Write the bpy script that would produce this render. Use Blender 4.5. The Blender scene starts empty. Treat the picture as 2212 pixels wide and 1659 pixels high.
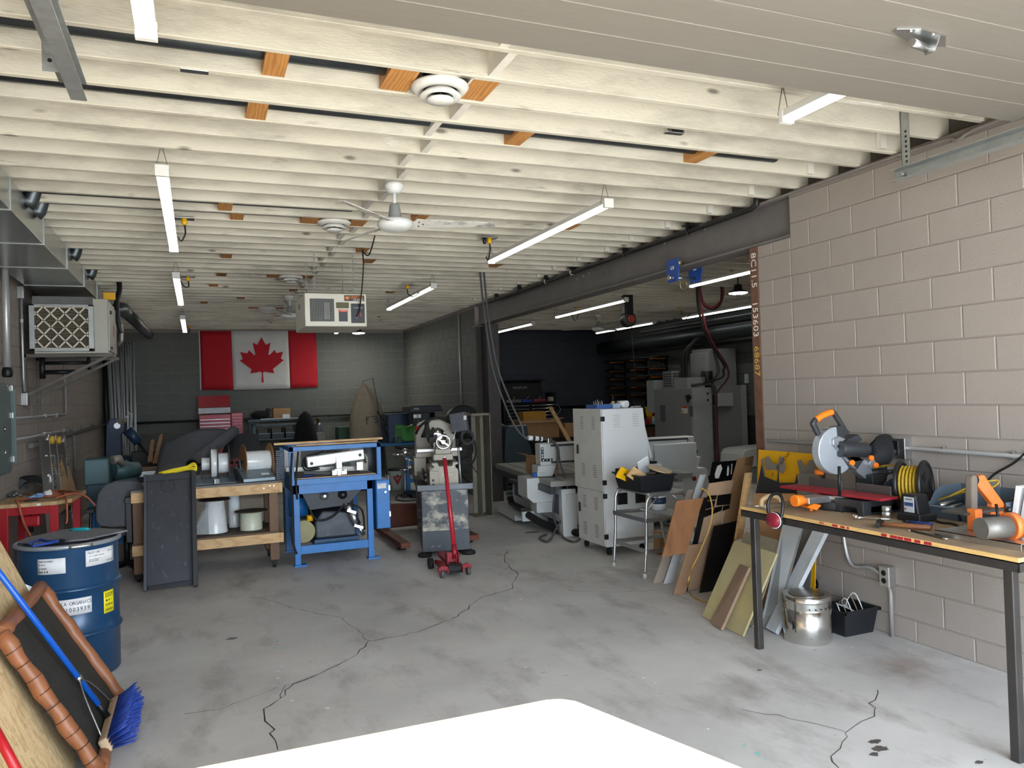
import bpy, bmesh, math, random
from mathutils import Vector, Matrix
random.seed(7)
SC = bpy.context.scene
COL = SC.collection
# ---------------------------------------------------------------- camera
FX = 1661.0; CX, CY = 1106.0, 829.5; H = 1.71
YAW, PITCH, ROLL = [math.radians(a) for a in (22.2448, 0.7421, 1.8493)]
_f = Vector((math.sin(YAW)*math.cos(PITCH), math.cos(YAW)*math.cos(PITCH), math.sin(PITCH)))
_r0 = Vector((math.cos(YAW), -math.sin(YAW), 0)); _d0 = _f.cross(_r0)
_r = _r0*math.cos(ROLL) + _d0*math.sin(ROLL); _d = _d0*math.cos(ROLL) - _r0*math.sin(ROLL)
EYE = Vector((0, 0, H))
cam = bpy.data.cameras.new('camera'); camo = bpy.data.objects.new('camera', cam); COL.objects.link(camo)
cam.sensor_width = 36; cam.sensor_fit = 'HORIZONTAL'; cam.lens = FX/2212*36; cam.clip_start = .02; cam.clip_end = 200
camo.matrix_world = Matrix(((_r.x, -_d.x, -_f.x, 0), (_r.y, -_d.y, -_f.y, 0), (_r.z, -_d.z, -_f.z, H), (0, 0, 0, 1)))
SC.camera = camo
# ---------------------------------------------------------------- light of the place
w = bpy.data.worlds.new('sky'); SC.world = w; w.use_nodes = True
nt = w.node_tree; nt.nodes.clear()
bg = nt.nodes.new('ShaderNodeBackground'); out = nt.nodes.new('ShaderNodeOutputWorld')
bg.inputs[0].default_value = (.76, .87, 1.0, 1); bg.inputs[1].default_value = 12.5
nt.links.new(bg.outputs[0], out.inputs[0])
sun = bpy.data.lights.new('sun', 'SUN'); sun.energy = 20.0; sun.angle = .009; sun.color = (1, .93, .80)
suno = bpy.data.objects.new('sun', sun); COL.objects.link(suno)
suno.rotation_euler = Vector((-.70, 1, -.76)).to_track_quat('-Z', 'Y').to_euler()
SC.view_settings.view_transform = 'Standard'; SC.view_settings.look = 'None'
SC.view_settings.gamma = 1; SC.view_settings.use_curve_mapping = False
SC.view_settings.exposure = 0.2
LED = 8.0          # radiance of the LED diffusers
# ---------------------------------------------------------------- pixel -> point on a known plane
def at(px, py, X=None, Y=None, Z=None):
    d = _r*((px-CX)/FX) + _d*((py-CY)/FX) + _f
    t = (X/d.x) if X is not None else (Y/d.y) if Y is not None else ((Z-H)/d.z)
    return EYE + d*t
# ---------------------------------------------------------------- materials
def lin(h):
    if not isinstance(h, str): return tuple(h)
    c = [int(h[i:i+2], 16)/255 for i in (0, 2, 4)]
    return tuple(x/12.92 if x <= .04045 else ((x+.055)/1.055)**2.4 for x in c)
MATS = {}
def M(name, col, rough=.5, metal=0., var=.12, scale=9., bump=0., stretch=(1, 1, 1), spec=.5, emit=0., alpha=1., col2=None, thr=None, bscale=None, trans=0.):
    if name in MATS: return MATS[name]
    m = bpy.data.materials.new(name); m.use_nodes = True; MATS[name] = m
    t = m.node_tree; N = t.nodes; Lk = t.links.new; b = N['Principled BSDF']
    c = lin(col)
    b.inputs['Roughness'].default_value = rough; b.inputs['Metallic'].default_value = metal
    b.inputs['Specular IOR Level'].default_value = spec
    if emit:
        b.inputs['Base Color'].default_value = (*c, 1)
        b.inputs['Emission Color'].default_value = (*c, 1); b.inputs['Emission Strength'].default_value = emit; return m
    if alpha < 1: b.inputs['Alpha'].default_value = alpha
    if trans: b.inputs['Transmission Weight'].default_value = trans
    g = N.new('ShaderNodeNewGeometry'); mp = N.new('ShaderNodeMapping'); mp.inputs['Scale'].default_value = stretch
    Lk(g.outputs['Position'], mp.inputs['Vector'])
    n = N.new('ShaderNodeTexNoise'); n.inputs['Scale'].default_value = scale; n.inputs['Detail'].default_value = 6; n.inputs['Roughness'].default_value = .62
    Lk(mp.outputs[0], n.inputs['Vector'])
    r = N.new('ShaderNodeValToRGB'); e = r.color_ramp.elements
    c2 = lin(col2) if col2 is not None else tuple(min(1, x*(1+var)) for x in c)
    c1 = c if col2 is not None else tuple(x*(1-var) for x in c)
    e[0].position, e[1].position = thr or (.3, .7)
    e[0].color = (*c1, 1); e[1].color = (*c2, 1)
    Lk(n.outputs['Fac'], r.inputs[0]); Lk(r.outputs[0], b.inputs['Base Color'])
    if bump:
        bn = N.new('ShaderNodeTexNoise'); bn.inputs['Scale'].default_value = bscale or scale*4; bn.inputs['Detail'].default_value = 5
        Lk(mp.outputs[0], bn.inputs['Vector'])
        bp = N.new('ShaderNodeBump'); bp.inputs['Strength'].default_value = bump; bp.inputs['Distance'].default_value = .01
        Lk(bn.outputs['Fac'], bp.inputs['Height']); Lk(bp.outputs[0], b.inputs['Normal'])
    return m
def layer(m, col, scale, thr, stretch=(1, 1, 1), kind='noise', amt=1., rough=None):
    """mix a second procedural colour over what the material has so far"""
    t = m.node_tree; N = t.nodes; Lk = t.links.new; b = N['Principled BSDF']
    src = b.inputs['Base Color'].links[0].from_socket
    g = N.new('ShaderNodeNewGeometry'); mp = N.new('ShaderNodeMapping'); mp.inputs['Scale'].default_value = stretch; mp.inputs['Location'].default_value = (3.1*scale % 7, 1.7, .9)
    Lk(g.outputs['Position'], mp.inputs['Vector'])
    if kind == 'noise':
        n = N.new('ShaderNodeTexNoise'); n.inputs['Scale'].default_value = scale; n.inputs['Detail'].default_value = 7; n.inputs['Roughness'].default_value = .65; o = n.outputs['Fac']
    elif kind == 'dots':
        n = N.new('ShaderNodeTexVoronoi'); n.inputs['Scale'].default_value = scale; n.inputs['Randomness'].default_value = 1; o = n.outputs['Distance']
    elif kind == 'cells':
        n = N.new('ShaderNodeTexVoronoi'); n.inputs['Scale'].default_value = scale; s = N.new('ShaderNodeSeparateColor'); Lk(n.outputs['Color'], s.inputs[0]); o = s.outputs[0]
    else:
        n = N.new('ShaderNodeTexWave'); n.inputs['Scale'].default_value = scale; n.inputs['Distortion'].default_value = 9; n.inputs['Detail'].default_value = 3; n.inputs['Detail Scale'].default_value = 1.2; o = n.outputs['Fac']
    Lk(mp.outputs[0], n.inputs['Vector'])
    r = N.new('ShaderNodeMapRange'); r.inputs[1].default_value, r.inputs[2].default_value = thr; r.inputs[3].default_value = 0; r.inputs[4].default_value = amt; r.clamp = True
    Lk(o, r.inputs[0])
    x = N.new('ShaderNodeMix'); x.data_type = 'RGBA'; Lk(r.outputs[0], x.inputs[0]); Lk(src, x.inputs[6]); x.inputs[7].default_value = (*lin(col), 1)
    Lk(x.outputs[2], b.inputs['Base Color'])
    return m
# ---------------------------------------------------------------- mesh building
WL = {}                                   # world position of every object made here
class B:
    def __init__(s): s.v = []; s.f = []; s.sm = []
    def add(s, vs, fs, sm=False):
        o = len(s.v); s.v += [Vector(v) for v in vs]
        for k, f in enumerate(fs): s.f.append([i+o for i in f]); s.sm.append(sm if isinstance(sm, bool) else sm[k])
        return s
    def box(s, x0, x1, y0, y1, z0, z1):
        vs = [(x, y, z) for z in (z0, z1) for y in (y0, y1) for x in (x0, x1)]
        return s.add(vs, [(0, 2, 3, 1), (4, 5, 7, 6), (0, 1, 5, 4), (2, 6, 7, 3), (0, 4, 6, 2), (1, 3, 7, 5)])
    def ob(s, c, d, R=None):
        R = R or Matrix.Identity(3); c = Vector(c); a = [x/2 for x in d]
        vs = [c + R @ Vector((x, y, z)) for z in (-a[2], a[2]) for y in (-a[1], a[1]) for x in (-a[0], a[0])]
        return s.add(vs, [(0, 2, 3, 1), (4, 5, 7, 6), (0, 1, 5, 4), (2, 6, 7, 3), (0, 4, 6, 2), (1, 3, 7, 5)])
    def cyl(s, p0, p1, r0, r1=None, n=16, cap=True):
        p0, p1 = Vector(p0), Vector(p1); r1 = r0 if r1 is None else r1; ax = (p1-p0).normalized()
        u = ax.orthogonal().normalized(); w_ = ax.cross(u)
        vs = []
        for p, r in ((p0, r0), (p1, r1)):
            vs += [p + (u*math.cos(2*math.pi*i/n) + w_*math.sin(2*math.pi*i/n))*r for i in range(n)]
        fs = [(i, (i+1) % n, n+(i+1) % n, n+i) for i in range(n)]; sm = [True]*n
        if cap: fs += [tuple(range(n-1, -1, -1)), tuple(range(n, 2*n))]; sm += [False, False]
        return s.add(vs, fs, sm)
    def tube(s, pts, r, n=8, closed=False):
        pts = [Vector(p) for p in pts]; m = len(pts); vs = []; u = None
        for i, p in enumerate(pts):
            a = pts[(i-1) % m] if (i or closed) else p; c = pts[(i+1) % m] if (i < m-1 or closed) else p
            t = (c-a).normalized()
            if u is None: u = t.orthogonal().normalized()
            u = (u - t*u.dot(t)); u = u.normalized() if u.length > 1e-6 else t.orthogonal().normalized()
            w_ = t.cross(u); rr = r[i] if isinstance(r, (list, tuple)) else r
            vs += [p + (u*math.cos(2*math.pi*k/n) + w_*math.sin(2*math.pi*k/n))*rr for k in range(n)]
        fs = []
        for i in range(m if closed else m-1):
            j = (i+1) % m
            fs += [(i*n+k, i*n+(k+1) % n, j*n+(k+1) % n, j*n+k) for k in range(n)]
        sm = [True]*len(fs)
        if not closed: fs += [tuple(range(n-1, -1, -1)), tuple(range((m-1)*n, m*n))]; sm += [False, False]
        return s.add(vs, fs, sm)
    def lathe(s, c, prof, n=28, ax='z', caps=True):
        c = Vector(c); vs = []
        for r, h in prof:
            for i in range(n):
                a = 2*math.pi*i/n; x, y = r*math.cos(a), r*math.sin(a)
                vs.append(c + Vector((x, y, h) if ax == 'z' else (h, x, y) if ax == 'x' else (y, h, x)))
        fs = []
        for k in range(len(prof)-1): fs += [(k*n+i, k*n+(i+1) % n, (k+1)*n+(i+1) % n, (k+1)*n+i) for i in range(n)]
        sm = [True]*len(fs)
        if caps: fs += [tuple(range(n-1, -1, -1)), tuple(range((len(prof)-1)*n, len(prof)*n))]; sm += [False, False]
        return s.add(vs, fs, sm)
    def prism(s, pts, ax, a, b):
        """polygon in the two other axes (in x,y,z order), extruded along ax from a to b"""
        n = len(pts)
        def mk(p, h): return (h, p[0], p[1]) if ax == 'x' else (p[0], h, p[1]) if ax == 'y' else (p[0], p[1], h)
        vs = [mk(p, a) for p in pts] + [mk(p, b) for p in pts]
        return s.add(vs, [tuple(range(n-1, -1, -1)), tuple(range(n, 2*n))] + [(i, (i+1) % n, n+(i+1) % n, n+i) for i in range(n)])
    def slab(s, p, t):
        """flat piece through world corners p (3 or more), thickness t along its own normal"""
        p = [Vector(q) for q in p]; nrm = (p[1]-p[0]).cross(p[2]-p[0]).normalized()*t; n = len(p)
        return s.add(p + [q+nrm for q in p], [tuple(range(n-1, -1, -1)), tuple(range(n, 2*n))] + [(i, (i+1) % n, n+(i+1) % n, n+i) for i in range(n)])
    def ball(s, c, r, n=12, sc=(1, 1, 1)):
        c = Vector(c); prof = [(math.sin(math.pi*k/n), -math.cos(math.pi*k/n)) for k in range(1, n)]
        m = 2*n; vs = [c + Vector((a*math.cos(2*math.pi*i/m)*r*sc[0], a*math.sin(2*math.pi*i/m)*r*sc[1], h*r*sc[2])) for a, h in prof for i in range(m)]
        fs = []
        for k in range(len(prof)-1): fs += [(k*m+i, k*m+(i+1) % m, (k+1)*m+(i+1) % m, (k+1)*m+i) for i in range(m)]
        fs += [tuple(range(m-1, -1, -1)), tuple(range((len(prof)-1)*m, len(prof)*m))]
        return s.add(vs, fs, True)
    def grid(s, fn, nu, nv, t=0., sm=True):
        """sheet fn(u,v)->point, optional thickness along z of fn's local normal"""
        P_ = [[Vector(fn(i/nu, j/nv)) for j in range(nv+1)] for i in range(nu+1)]
        vs = [p for row in P_ for p in row]; q = nv+1
        fs = [(i*q+j, (i+1)*q+j, (i+1)*q+j+1, i*q+j+1) for i in range(nu) for j in range(nv)]
        if t:
            o = len(vs); back = []
            for i in range(nu+1):
                for j in range(nv+1):
                    a = P_[min(i+1, nu)][j]-P_[max(i-1, 0)][j]; b = P_[i][min(j+1, nv)]-P_[i][max(j-1, 0)]
                    back.append(P_[i][j] - a.cross(b).normalized()*t)
            fs2 = [tuple(o+k for k in reversed(f)) for f in fs]
            rim = [i*q for i in range(nu+1)] + [nu*q+j for j in range(1, nv+1)] + [i*q+nv for i in range(nu-1, -1, -1)] + [j for j in range(nv-1, 0, -1)]
            fs3 = [(rim[k], o+rim[k], o+rim[(k+1) % len(rim)], rim[(k+1) % len(rim)]) for k in range(len(rim))]
            vs += back; fs = fs + fs2 + fs3
        return s.add(vs, fs, sm)
    def turn(s, R, c=(0, 0, 0)):
        c = Vector(c); s.v = [c + R @ (v-c) for v in s.v]; return s
    def move(s, d):
        d = Vector(d); s.v = [v+d for v in s.v]; return s
    def build(s, name, m, parent=None, bevel=0., seg=2, origin=None, local=False):
        base = WL[parent] if parent is not None else (Vector(origin) if origin is not None else Vector((0, 0, 0)))
        off = Vector((0, 0, 0)) if local else base
        me = bpy.data.meshes.new(name); me.from_pydata([v-off for v in s.v], [], s.f); me.update()
        bm = bmesh.new(); bm.from_mesh(me); bmesh.ops.recalc_face_normals(bm, faces=bm.faces); bm.to_mesh(me); bm.free()
        me.polygons.foreach_set('use_smooth', s.sm)
        me.materials.append(m)
        o = bpy.data.objects.new(name, me); COL.objects.link(o)
        if parent is not None: o.parent = parent
        elif origin is not None: o.location = base
        WL[o] = base
        if bevel:
            md = o.modifiers.new('b', 'BEVEL'); md.width = bevel; md.segments = seg; md.limit_method = 'ANGLE'; md.angle_limit = .6; md.harden_normals = False
        return o
def tag(o, label, cat, group=None):
    o['label'] = label; o['category'] = cat
    if group: o['group'] = group
    return o
def thing(name, label, cat, loc=(0, 0, 0), group=None):
    o = bpy.data.objects.new(name, None); o.empty_display_size = .05; COL.objects.link(o); o.location = loc; WL[o] = Vector(loc)
    return tag(o, label, cat, group)
def part(parent, name, m, fn, bevel=0., **k):
    b = B(); fn(b); return b.build(name, m, parent, bevel, **k)
def struct(o): o['kind'] = 'structure'; return o
def lab(o, l): o['label'] = l; return o
def copy_tree(o, loc, label=None, rz=0, parent=None):
    c = o.copy(); COL.objects.link(c); c.parent = parent; WL[c] = Vector(loc)
    if parent is None:
        c.location = loc; c.rotation_euler = (0, 0, rz)
        if label: c['label'] = label
    for ch in list(o.children): copy_tree(ch, loc, parent=c)
    return c
def text(parent, name, s, m, size, loc, rx, ry=None, align='CENTER', sx=1., ext=.0006, label=None):
    """flat lettering; rx = direction the line runs, ry = up direction of the letters (world)"""
    cu = bpy.data.curves.new(name, 'FONT'); cu.body = s; cu.size = size; cu.align_x = align; cu.align_y = 'CENTER'; cu.extrude = ext; cu.resolution_u = 2
    o = bpy.data.objects.new(name, cu); COL.objects.link(o)
    dg = bpy.context.evaluated_depsgraph_get(); me = bpy.data.meshes.new_from_object(o.evaluated_get(dg))
    bpy.data.objects.remove(o); bpy.data.curves.remove(cu)
    rx = Vector(rx).normalized(); ry = Vector(ry or (0, 0, 1)); rz = rx.cross(ry).normalized(); ry = rz.cross(rx)
    mt = Matrix(((rx.x*sx, ry.x, rz.x, loc[0]), (rx.y*sx, ry.y, rz.y, loc[1]), (rx.z*sx, ry.z, rz.z, loc[2]), (0, 0, 0, 1)))
    me.transform(Matrix.Translation(-WL[parent]) @ mt); me.materials.clear(); me.materials.append(m); me.name = name
    t = bpy.data.objects.new(name, me); COL.objects.link(t); t.parent = parent; WL[t] = WL[parent]
    if label: t['label'] = label
    return t
def arc(c, r, a0, a1, n, u, v):
    c, u, v = Vector(c), Vector(u), Vector(v)
    return [c + u*(r*math.cos(a0+(a1-a0)*i/n)) + v*(r*math.sin(a0+(a1-a0)*i/n)) for i in range(n+1)]
def spline(pts, n=8):
    pts = [Vector(p) for p in pts]; o = []
    for i in range(len(pts)-1):
        p0 = pts[max(i-1, 0)]; p1 = pts[i]; p2 = pts[i+1]; p3 = pts[min(i+2, len(pts)-1)]
        for k in range(n):
            t = k/n
            o.append(.5*((2*p1) + (p2-p0)*t + (2*p0-5*p1+4*p2-p3)*t*t + (3*p1-p0-3*p2+p3)*t**3))
    return o + [pts[-1]]
def rotm(ax, deg): return Matrix.Rotation(math.radians(deg), 3, ax)
# ---------------------------------------------------------------- materials of the building
paint = M('block_paint', '9a9189', .62, var=.05, scale=1.2, bump=.25, bscale=90)
layer(paint, '7f7772', 14, (.66, .78), amt=.35)
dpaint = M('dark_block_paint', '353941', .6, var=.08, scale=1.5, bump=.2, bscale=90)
shadepaint = M('shaded_block_paint', '5c5f5a', .62, var=.06, scale=1.2, bump=.25, bscale=90)  # darker copy of the block paint, dimness of the deep walls put into its colour
mortar = M('mortar_paint', '8b827d', .7, var=.06, scale=3)
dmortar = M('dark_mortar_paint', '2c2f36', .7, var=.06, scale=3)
concrete = M('concrete', 'c0bdb9', .6, var=.16, scale=1.1, bump=.12, bscale=25)
layer(concrete, '827c77', 3.2, (.52, .72), (1.0, .45, 1), amt=.7); layer(concrete, 'bdb9b5', 2.3, (.56, .7), amt=.5); layer(concrete, '8a6a54', .9, (.62, .74), amt=.45)
layer(concrete, '4c4846', 22, (.66, .74), (.5, 1.4, 1), amt=.55); layer(concrete, 'e6e6e2', 3.3, (.055, .035), kind='dots', amt=.9)
asphalt = M('apron_concrete', 'c9c3b8', .8, var=.1, scale=2)
joistm = M('whitewashed_joist', 'd6d0c0', .72, var=.07, scale=2.2, bump=.25, bscale=60, stretch=(.5, 2, 2))
layer(joistm, 'a09a8e', 1.6, (.48, .72), (.7, 2, 2.5), amt=.85); layer(joistm, '9a876f', 3.1, (.66, .78), (.6, 2.2, 3), amt=.5); layer(joistm, '5c534a', 2.3, (.12, .05), (1, 2.6, 2.6), kind='dots', amt=.8); layer(joistm, '7d7468', 7, (.64, .72), (.35, 2, 3), amt=.6); layer(joistm, 'f0eee6', 2.6, (.66, .70), (.35, 2, 1.6), amt=.7)
white_wood = M('white_wood', 'e4e0d6', .7, var=.06, scale=9, bump=.2)
layer(white_wood, '9c958a', 12, (.62, .75), amt=.5)
deckm = M('deck_board', 'b9b4a8', .8, var=.12, scale=4, stretch=(.4, 3, 1))
newwood = M('fresh_lumber', 'c98f50', .6, var=.16, scale=7, stretch=(3, .5, 3), bump=.1)
layer(newwood, '9a602a', 5, (.55, .9), (3, .4, 2), kind='wave', amt=.5)
steel_grey = M('grey_painted_steel', '6f6b69', .5, var=.1, scale=5)
layer(steel_grey, '4a4644', 9, (.62, .74), amt=.5)
dark_steel = M('dark_column_steel', '3b3634', .55, var=.2, scale=6)
rust = M('rusty_plate', '6a4a38', .65, var=.25, scale=14, bump=.2)
galv = M('galvanised', 'a9adac', .4, .65, var=.12, scale=18, bump=.03)
galv_duct = M('galvanised_duct', 'b8bcbb', .26, 1., var=.06, scale=6, bump=.10, bscale=7)
zinc = M('zinc_plated', 'c6c8c8', .3, 1., var=.08, scale=30)
doorm = M('door_skin', '7b766e', .55, var=.04, scale=60, bump=.06, bscale=300, stretch=(.12, 1, 1))
blackp = M('black_plastic', '17181a', .42, var=.2, scale=20)
black_rub = M('black_rubber', '131314', .7, var=.15, scale=30)
blackm = M('black_metal', '1b1c1e', .45, .3, var=.2, scale=12)
whitep = M('white_enamel', 'e3e2dd', .35, var=.03, scale=5)
chrome = M('chrome', 'd8d8d8', .12, 1., var=.03)
alum = M('aluminium', 'cfd0d0', .34, 1., var=.08, scale=25)
bluep = M('blue_paint', '2472b8', .42, var=.12, scale=8)
layer(bluep, '12345c', 16, (.64, .74), amt=.6)
redp = M('red_paint', 'a8131f', .35, var=.08, scale=8)
yellowp = M('yellow_plastic', 'f0b50c', .4, var=.05)
orangep = M('orange_plastic', 'ef7d1d', .42, var=.06)
greyp = M('grey_plastic', '4c545b', .5, var=.08, scale=10)
chalkw = M('white_chalk', 'e6e2d8', .8, var=.1, scale=60); chalky = M('yellow_chalk', 'c9a64a', .8, var=.1, scale=60)
ink = M('black_ink', '15161a', .6, var=.02); inkw = M('white_ink', 'e9ebeb', .5, var=.02)
ledm = M('led_diffuser', (1, .985, .94), emit=LED)
cardb = M('cardboard', 'a9825a', .8, var=.1, scale=6)
plym = M('plywood', 'c3a377', .65, var=.12, scale=5, stretch=(1, 4, 1))
layer(plym, '9c7b50', 3, (.5, .9), (1, 3, .6), kind='wave', amt=.4)
ZJ = 3.215; JP = .3017; JY0 = 3.083 - 9*JP; XL, XR, YB = -1.72, 4.30, 16.9; XR2 = 9.7
# ---------------------------------------------------------------- floor, outside ground
fl = struct(part(None, 'floor', concrete, lambda b: b.box(XL-.2, XR2+.2, -.55, YB+.2, -.15, 0)))
def crack(pts, wd):
    P_ = [at(x, y, Z=0) for x, y in pts]; rows = []
    path = []
    for a, c in zip(P_[:-1], P_[1:]):
        n = max(2, int((c-a).length/.06))
        for i in range(n):
            p = a.lerp(c, i/n); path.append(p + Vector((random.uniform(-.018, .018), random.uniform(-.018, .018), 0)))
    path.append(P_[-1]); b = B(); vs = []
    for i, p in enumerate(path):
        t = (path[min(i+1, len(path)-1)] - path[max(i-1, 0)]).normalized(); nn = Vector((-t.y, t.x, 0)); q = wd*random.uniform(.35, 1)
        vs += [p + nn*q + Vector((0, 0, .0012)), p - nn*q + Vector((0, 0, .0012))]
    b.add(vs, [(2*i, 2*i+1, 2*i+3, 2*i+2) for i in range(len(path)-1)])
    return b.build('crack', M('crack_dark', '37322f', .9, var=.2), fl)
crack([(1095, 1190), (1090, 1215), (1120, 1240), (1100, 1275), (1040, 1290), (985, 1335), (905, 1365), (800, 1385), (760, 1420), (715, 1445), (640, 1475), (605, 1510), (565, 1535), (585, 1565), (600, 1620)], .005)
crack([(560, 1290), (640, 1315), (735, 1335), (800, 1385)], .003)
crack([(1906, 1492), (1885, 1520), (1895, 1535), (1870, 1560), (1825, 1580), (1830, 1605), (1805, 1635), (1812, 1659)], .004)
crack([(1600, 1531), (1680, 1545), (1740, 1560), (1825, 1580)], .0025)
crack([(400, 1540), (480, 1530), (600, 1485)], .0025)
crack([(1225, 1275), (1330, 1280), (1420, 1275), (1530, 1310)], .003)
crack([(605, 1510), (620, 1480), (680, 1462)], .003)
def spill(px, py, r, m, sy=.6):
    c = at(px, py, Z=0); b = B(); n = 14
    b.add([c + Vector((math.cos(2*math.pi*i/n)*r*random.uniform(.6, 1.1), math.sin(2*math.pi*i/n)*r*sy*random.uniform(.6, 1.1), .0015)) for i in range(n)], [tuple(range(n))])
    return b.build('paint_spot', m, fl)
tealp = M('teal_paint_drops', '6fc0b4', .6, var=.05); oil = M('oil_stain', '55504d', .4, var=.2)
for x, y, r in ((598, 1386, .022), (612, 1400, .018), (590, 1400, .012), (1607, 1612, .012), (1635, 1627, .016), (1640, 1633, .011), (1652, 1640, .009), (1610, 1608, .008)): spill(x, y, r, tealp)
for x, y, r in ((1890, 1602, .04), (1900, 1618, .05), (1888, 1630, .03), (2115, 1647, .025), (1760, 1404, .02), (1640, 1448, .02), (500, 1380, .05), (1150, 1150, .12)): spill(x, y, r, oil)
for x, y, r in ((610, 1440, .012), (600, 1450, .01), (600, 1465, .014), (1390, 1465, .012), (1415, 1475, .01), (1842, 1398, .01), (1965, 1405, .01), (1530, 1575, .01), (605, 1425, .008)): spill(x, y, r, inkw)
gr = struct(part(None, 'ground', asphalt, lambda b: b.box(-25, 30, -30, -.55, -.2, -.03)))
# ---------------------------------------------------------------- walls with their blocks
CH, CB, BL = .2015, .1446, .408
def block_mesh(L, hgt):
    b = B(); b.box(-L/2+.0035, L/2-.0035, -.02, 0, .0035, hgt-.0035)
    me = bpy.data.meshes.new('block'); bm = bmesh.new()
    o = b.build('tmp', paint); bm.from_mesh(o.data)
    bmesh.ops.bevel(bm, geom=[e for e in bm.edges if all(v.co.y < -.01 for v in e.verts)], offset=.004, segments=1, affect='EDGES')
    bm.to_mesh(me); bm.free(); bpy.data.objects.remove(o)
    return me
BM = {}
def blocks(wall, face, u0, u1, c0, c1, phase, mt, zmax=9., skip=None):
    """face: function (u, z) -> (location, rz). u runs along the wall."""
    for c in range(c0, c1):
        z0 = max(0, CB + CH*c); z1 = min(CB + CH*(c+1), zmax)
        if z1 - z0 < .03: continue
        u = phase + (0 if c % 2 else BL/2)
        u -= math.ceil((u-u0)/BL)*BL
        while u < u1 - .01:
            a, e = max(u, u0), min(u+BL, u1); u += BL
            if e - a < .03 or (skip and skip((a+e)/2, (z0+z1)/2)): continue
            k = (round(e-a, 3), round(z1-z0, 3), mt.name)
            if k not in BM:
                BM[k] = block_mesh(e-a, z1-z0); BM[k].materials.append(mt)
            o = bpy.data.objects.new('block', BM[k]); COL.objects.link(o); o.parent = wall
            loc, rz = face((a+e)/2, z0); o.location = loc; o.rotation_euler = (0, 0, rz)
            o.delta_location = (0, 0, 0)
G = .005
wr = struct(part(None, 'wall_right', mortar, lambda b: (b.box(XR+G, XR+.2, -.4, 4.70, 0, ZJ), b.box(XR+G, XR+.2, 4.70, 5.08, 0, 2.862))))
for u0, u1, zm in ((.1, 4.70, ZJ), (4.70, 5.08, 2.862)): blocks(wr, lambda u, z: ((XR+.02, u, z), -math.pi/2), u0, u1, -1, 15, 3.682, paint, zm)
wrf = struct(part(None, 'wall_right_far', mortar, lambda b: b.box(XR+G, XR+.2, 12.07, YB, 0, ZJ)))
blocks(wrf, lambda u, z: ((XR+.02, u, z), -math.pi/2), 12.07, YB, -1, 15, 3.682, shadepaint, ZJ)
wb = struct(part(None, 'wall_back', mortar, lambda b: b.box(XL-.2, XR+.1, YB+G, YB+.2, 0, ZJ+.3)))
blocks(wb, lambda u, z: ((u, YB+.02, z), 0), XL, XR, -1, 15, .35, shadepaint, ZJ)
wl = struct(part(None, 'wall_left', mortar, lambda b: b.box(XL-.2, XL-G, -.4, YB, 0, ZJ+.3)))
blocks(wl, lambda u, z: ((XL-.02, u, z), math.pi/2), 7.4, YB, 3, 15, .2, paint, ZJ)
wb2 = struct(part(None, 'wall_back_side_room', dmortar, lambda b: b.box(XR+.1, XR2+.2, YB+G, YB+.2, 0, ZJ+.3)))
blocks(wb2, lambda u, z: ((u, YB+.02, z), 0), XR+.2, XR2, 0, 15, .35, dpaint, ZJ)
wr2 = struct(part(None, 'wall_right_side_room', dmortar, lambda b: b.box(XR2+G, XR2+.2, -.4, YB, 0, ZJ+.3)))
blocks(wr2, lambda u, z: ((XR2+.02, u, z), -math.pi/2), 8.6, YB, 5, 15, .3, shadepaint, ZJ)
DX0, DX1, DZ = -.45, 3.98, 2.92
wf = struct(part(None, 'wall_front', mortar, lambda b: (b.box(XL-.2, DX0, -.6, -.4, 0, ZJ+.3), b.box(DX1, XR2+.2, -.6, -.4, 0, ZJ+.3), b.box(DX0, DX1, -.6, -.4, DZ, ZJ+.3))))
struct(part(None, 'wall_right_top', M('joist_pocket', '5d5751', .9, var=.2), lambda b: (b.box(XR+.1, XR+.2, -.4, YB, ZJ, 3.46),)))
# ---------------------------------------------------------------- ceiling: deck, joists, bridging
ce = struct(part(None, 'ceiling', deckm, lambda b: b.box(XL-.2, XR2+.2, -.6, YB+.2, ZJ+.235, ZJ+.33)))
def joist_mesh(x0, x1):
    b = B(); b.box(x0, x1, 0, .038, 0, .235); o = b.build('t', joistm)
    bm = bmesh.new(); bm.from_mesh(o.data); bmesh.ops.bevel(bm, geom=list(bm.edges), offset=.003, segments=1, affect='EDGES'); me = bpy.data.meshes.new('joist'); bm.to_mesh(me); bm.free(); me.materials.append(joistm); bpy.data.objects.remove(o); return me
jm1, jm2 = joist_mesh(XL-.05, XR+.1), joist_mesh(XR+.2, XR2)
NJ = int((YB-JY0)/JP)+1
JY = [JY0 + JP*k for k in range(NJ)]
for k, y in enumerate(JY):
    for q, me in enumerate((jm1, jm2)):
        if q and y < 4: continue
        o = bpy.data.objects.new('joist', me); COL.objects.link(o); o.parent = ce; o.location = (0, y + random.uniform(-.006, .006), ZJ + random.uniform(-.004, .004))
def piece(name, me, loc):
    o = bpy.data.objects.new(name, me); COL.objects.link(o); o.parent = ce; o.location = loc; return o
def boxmesh(name, sx, sy, sz, m):
    b = B(); b.box(-sx/2, sx/2, 0, sy, 0, sz); o = b.build(name, m); me = o.data; bpy.data.objects.remove(o); return me
brid = boxmesh('bridging', .042, JP-.038, .19, white_wood); cleat = boxmesh('cleat', .05, .035, .23, white_wood)
for k, y in enumerate(JY[7:], 7):
    piece('bridging', brid, (1.30 + (.035 if k % 2 else -.03), y+.038, ZJ+.006))
    if k % 2 and y < 12: piece('cleat', cleat, (4.08 + .03*(k % 3), y-.036, ZJ+.004))
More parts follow.
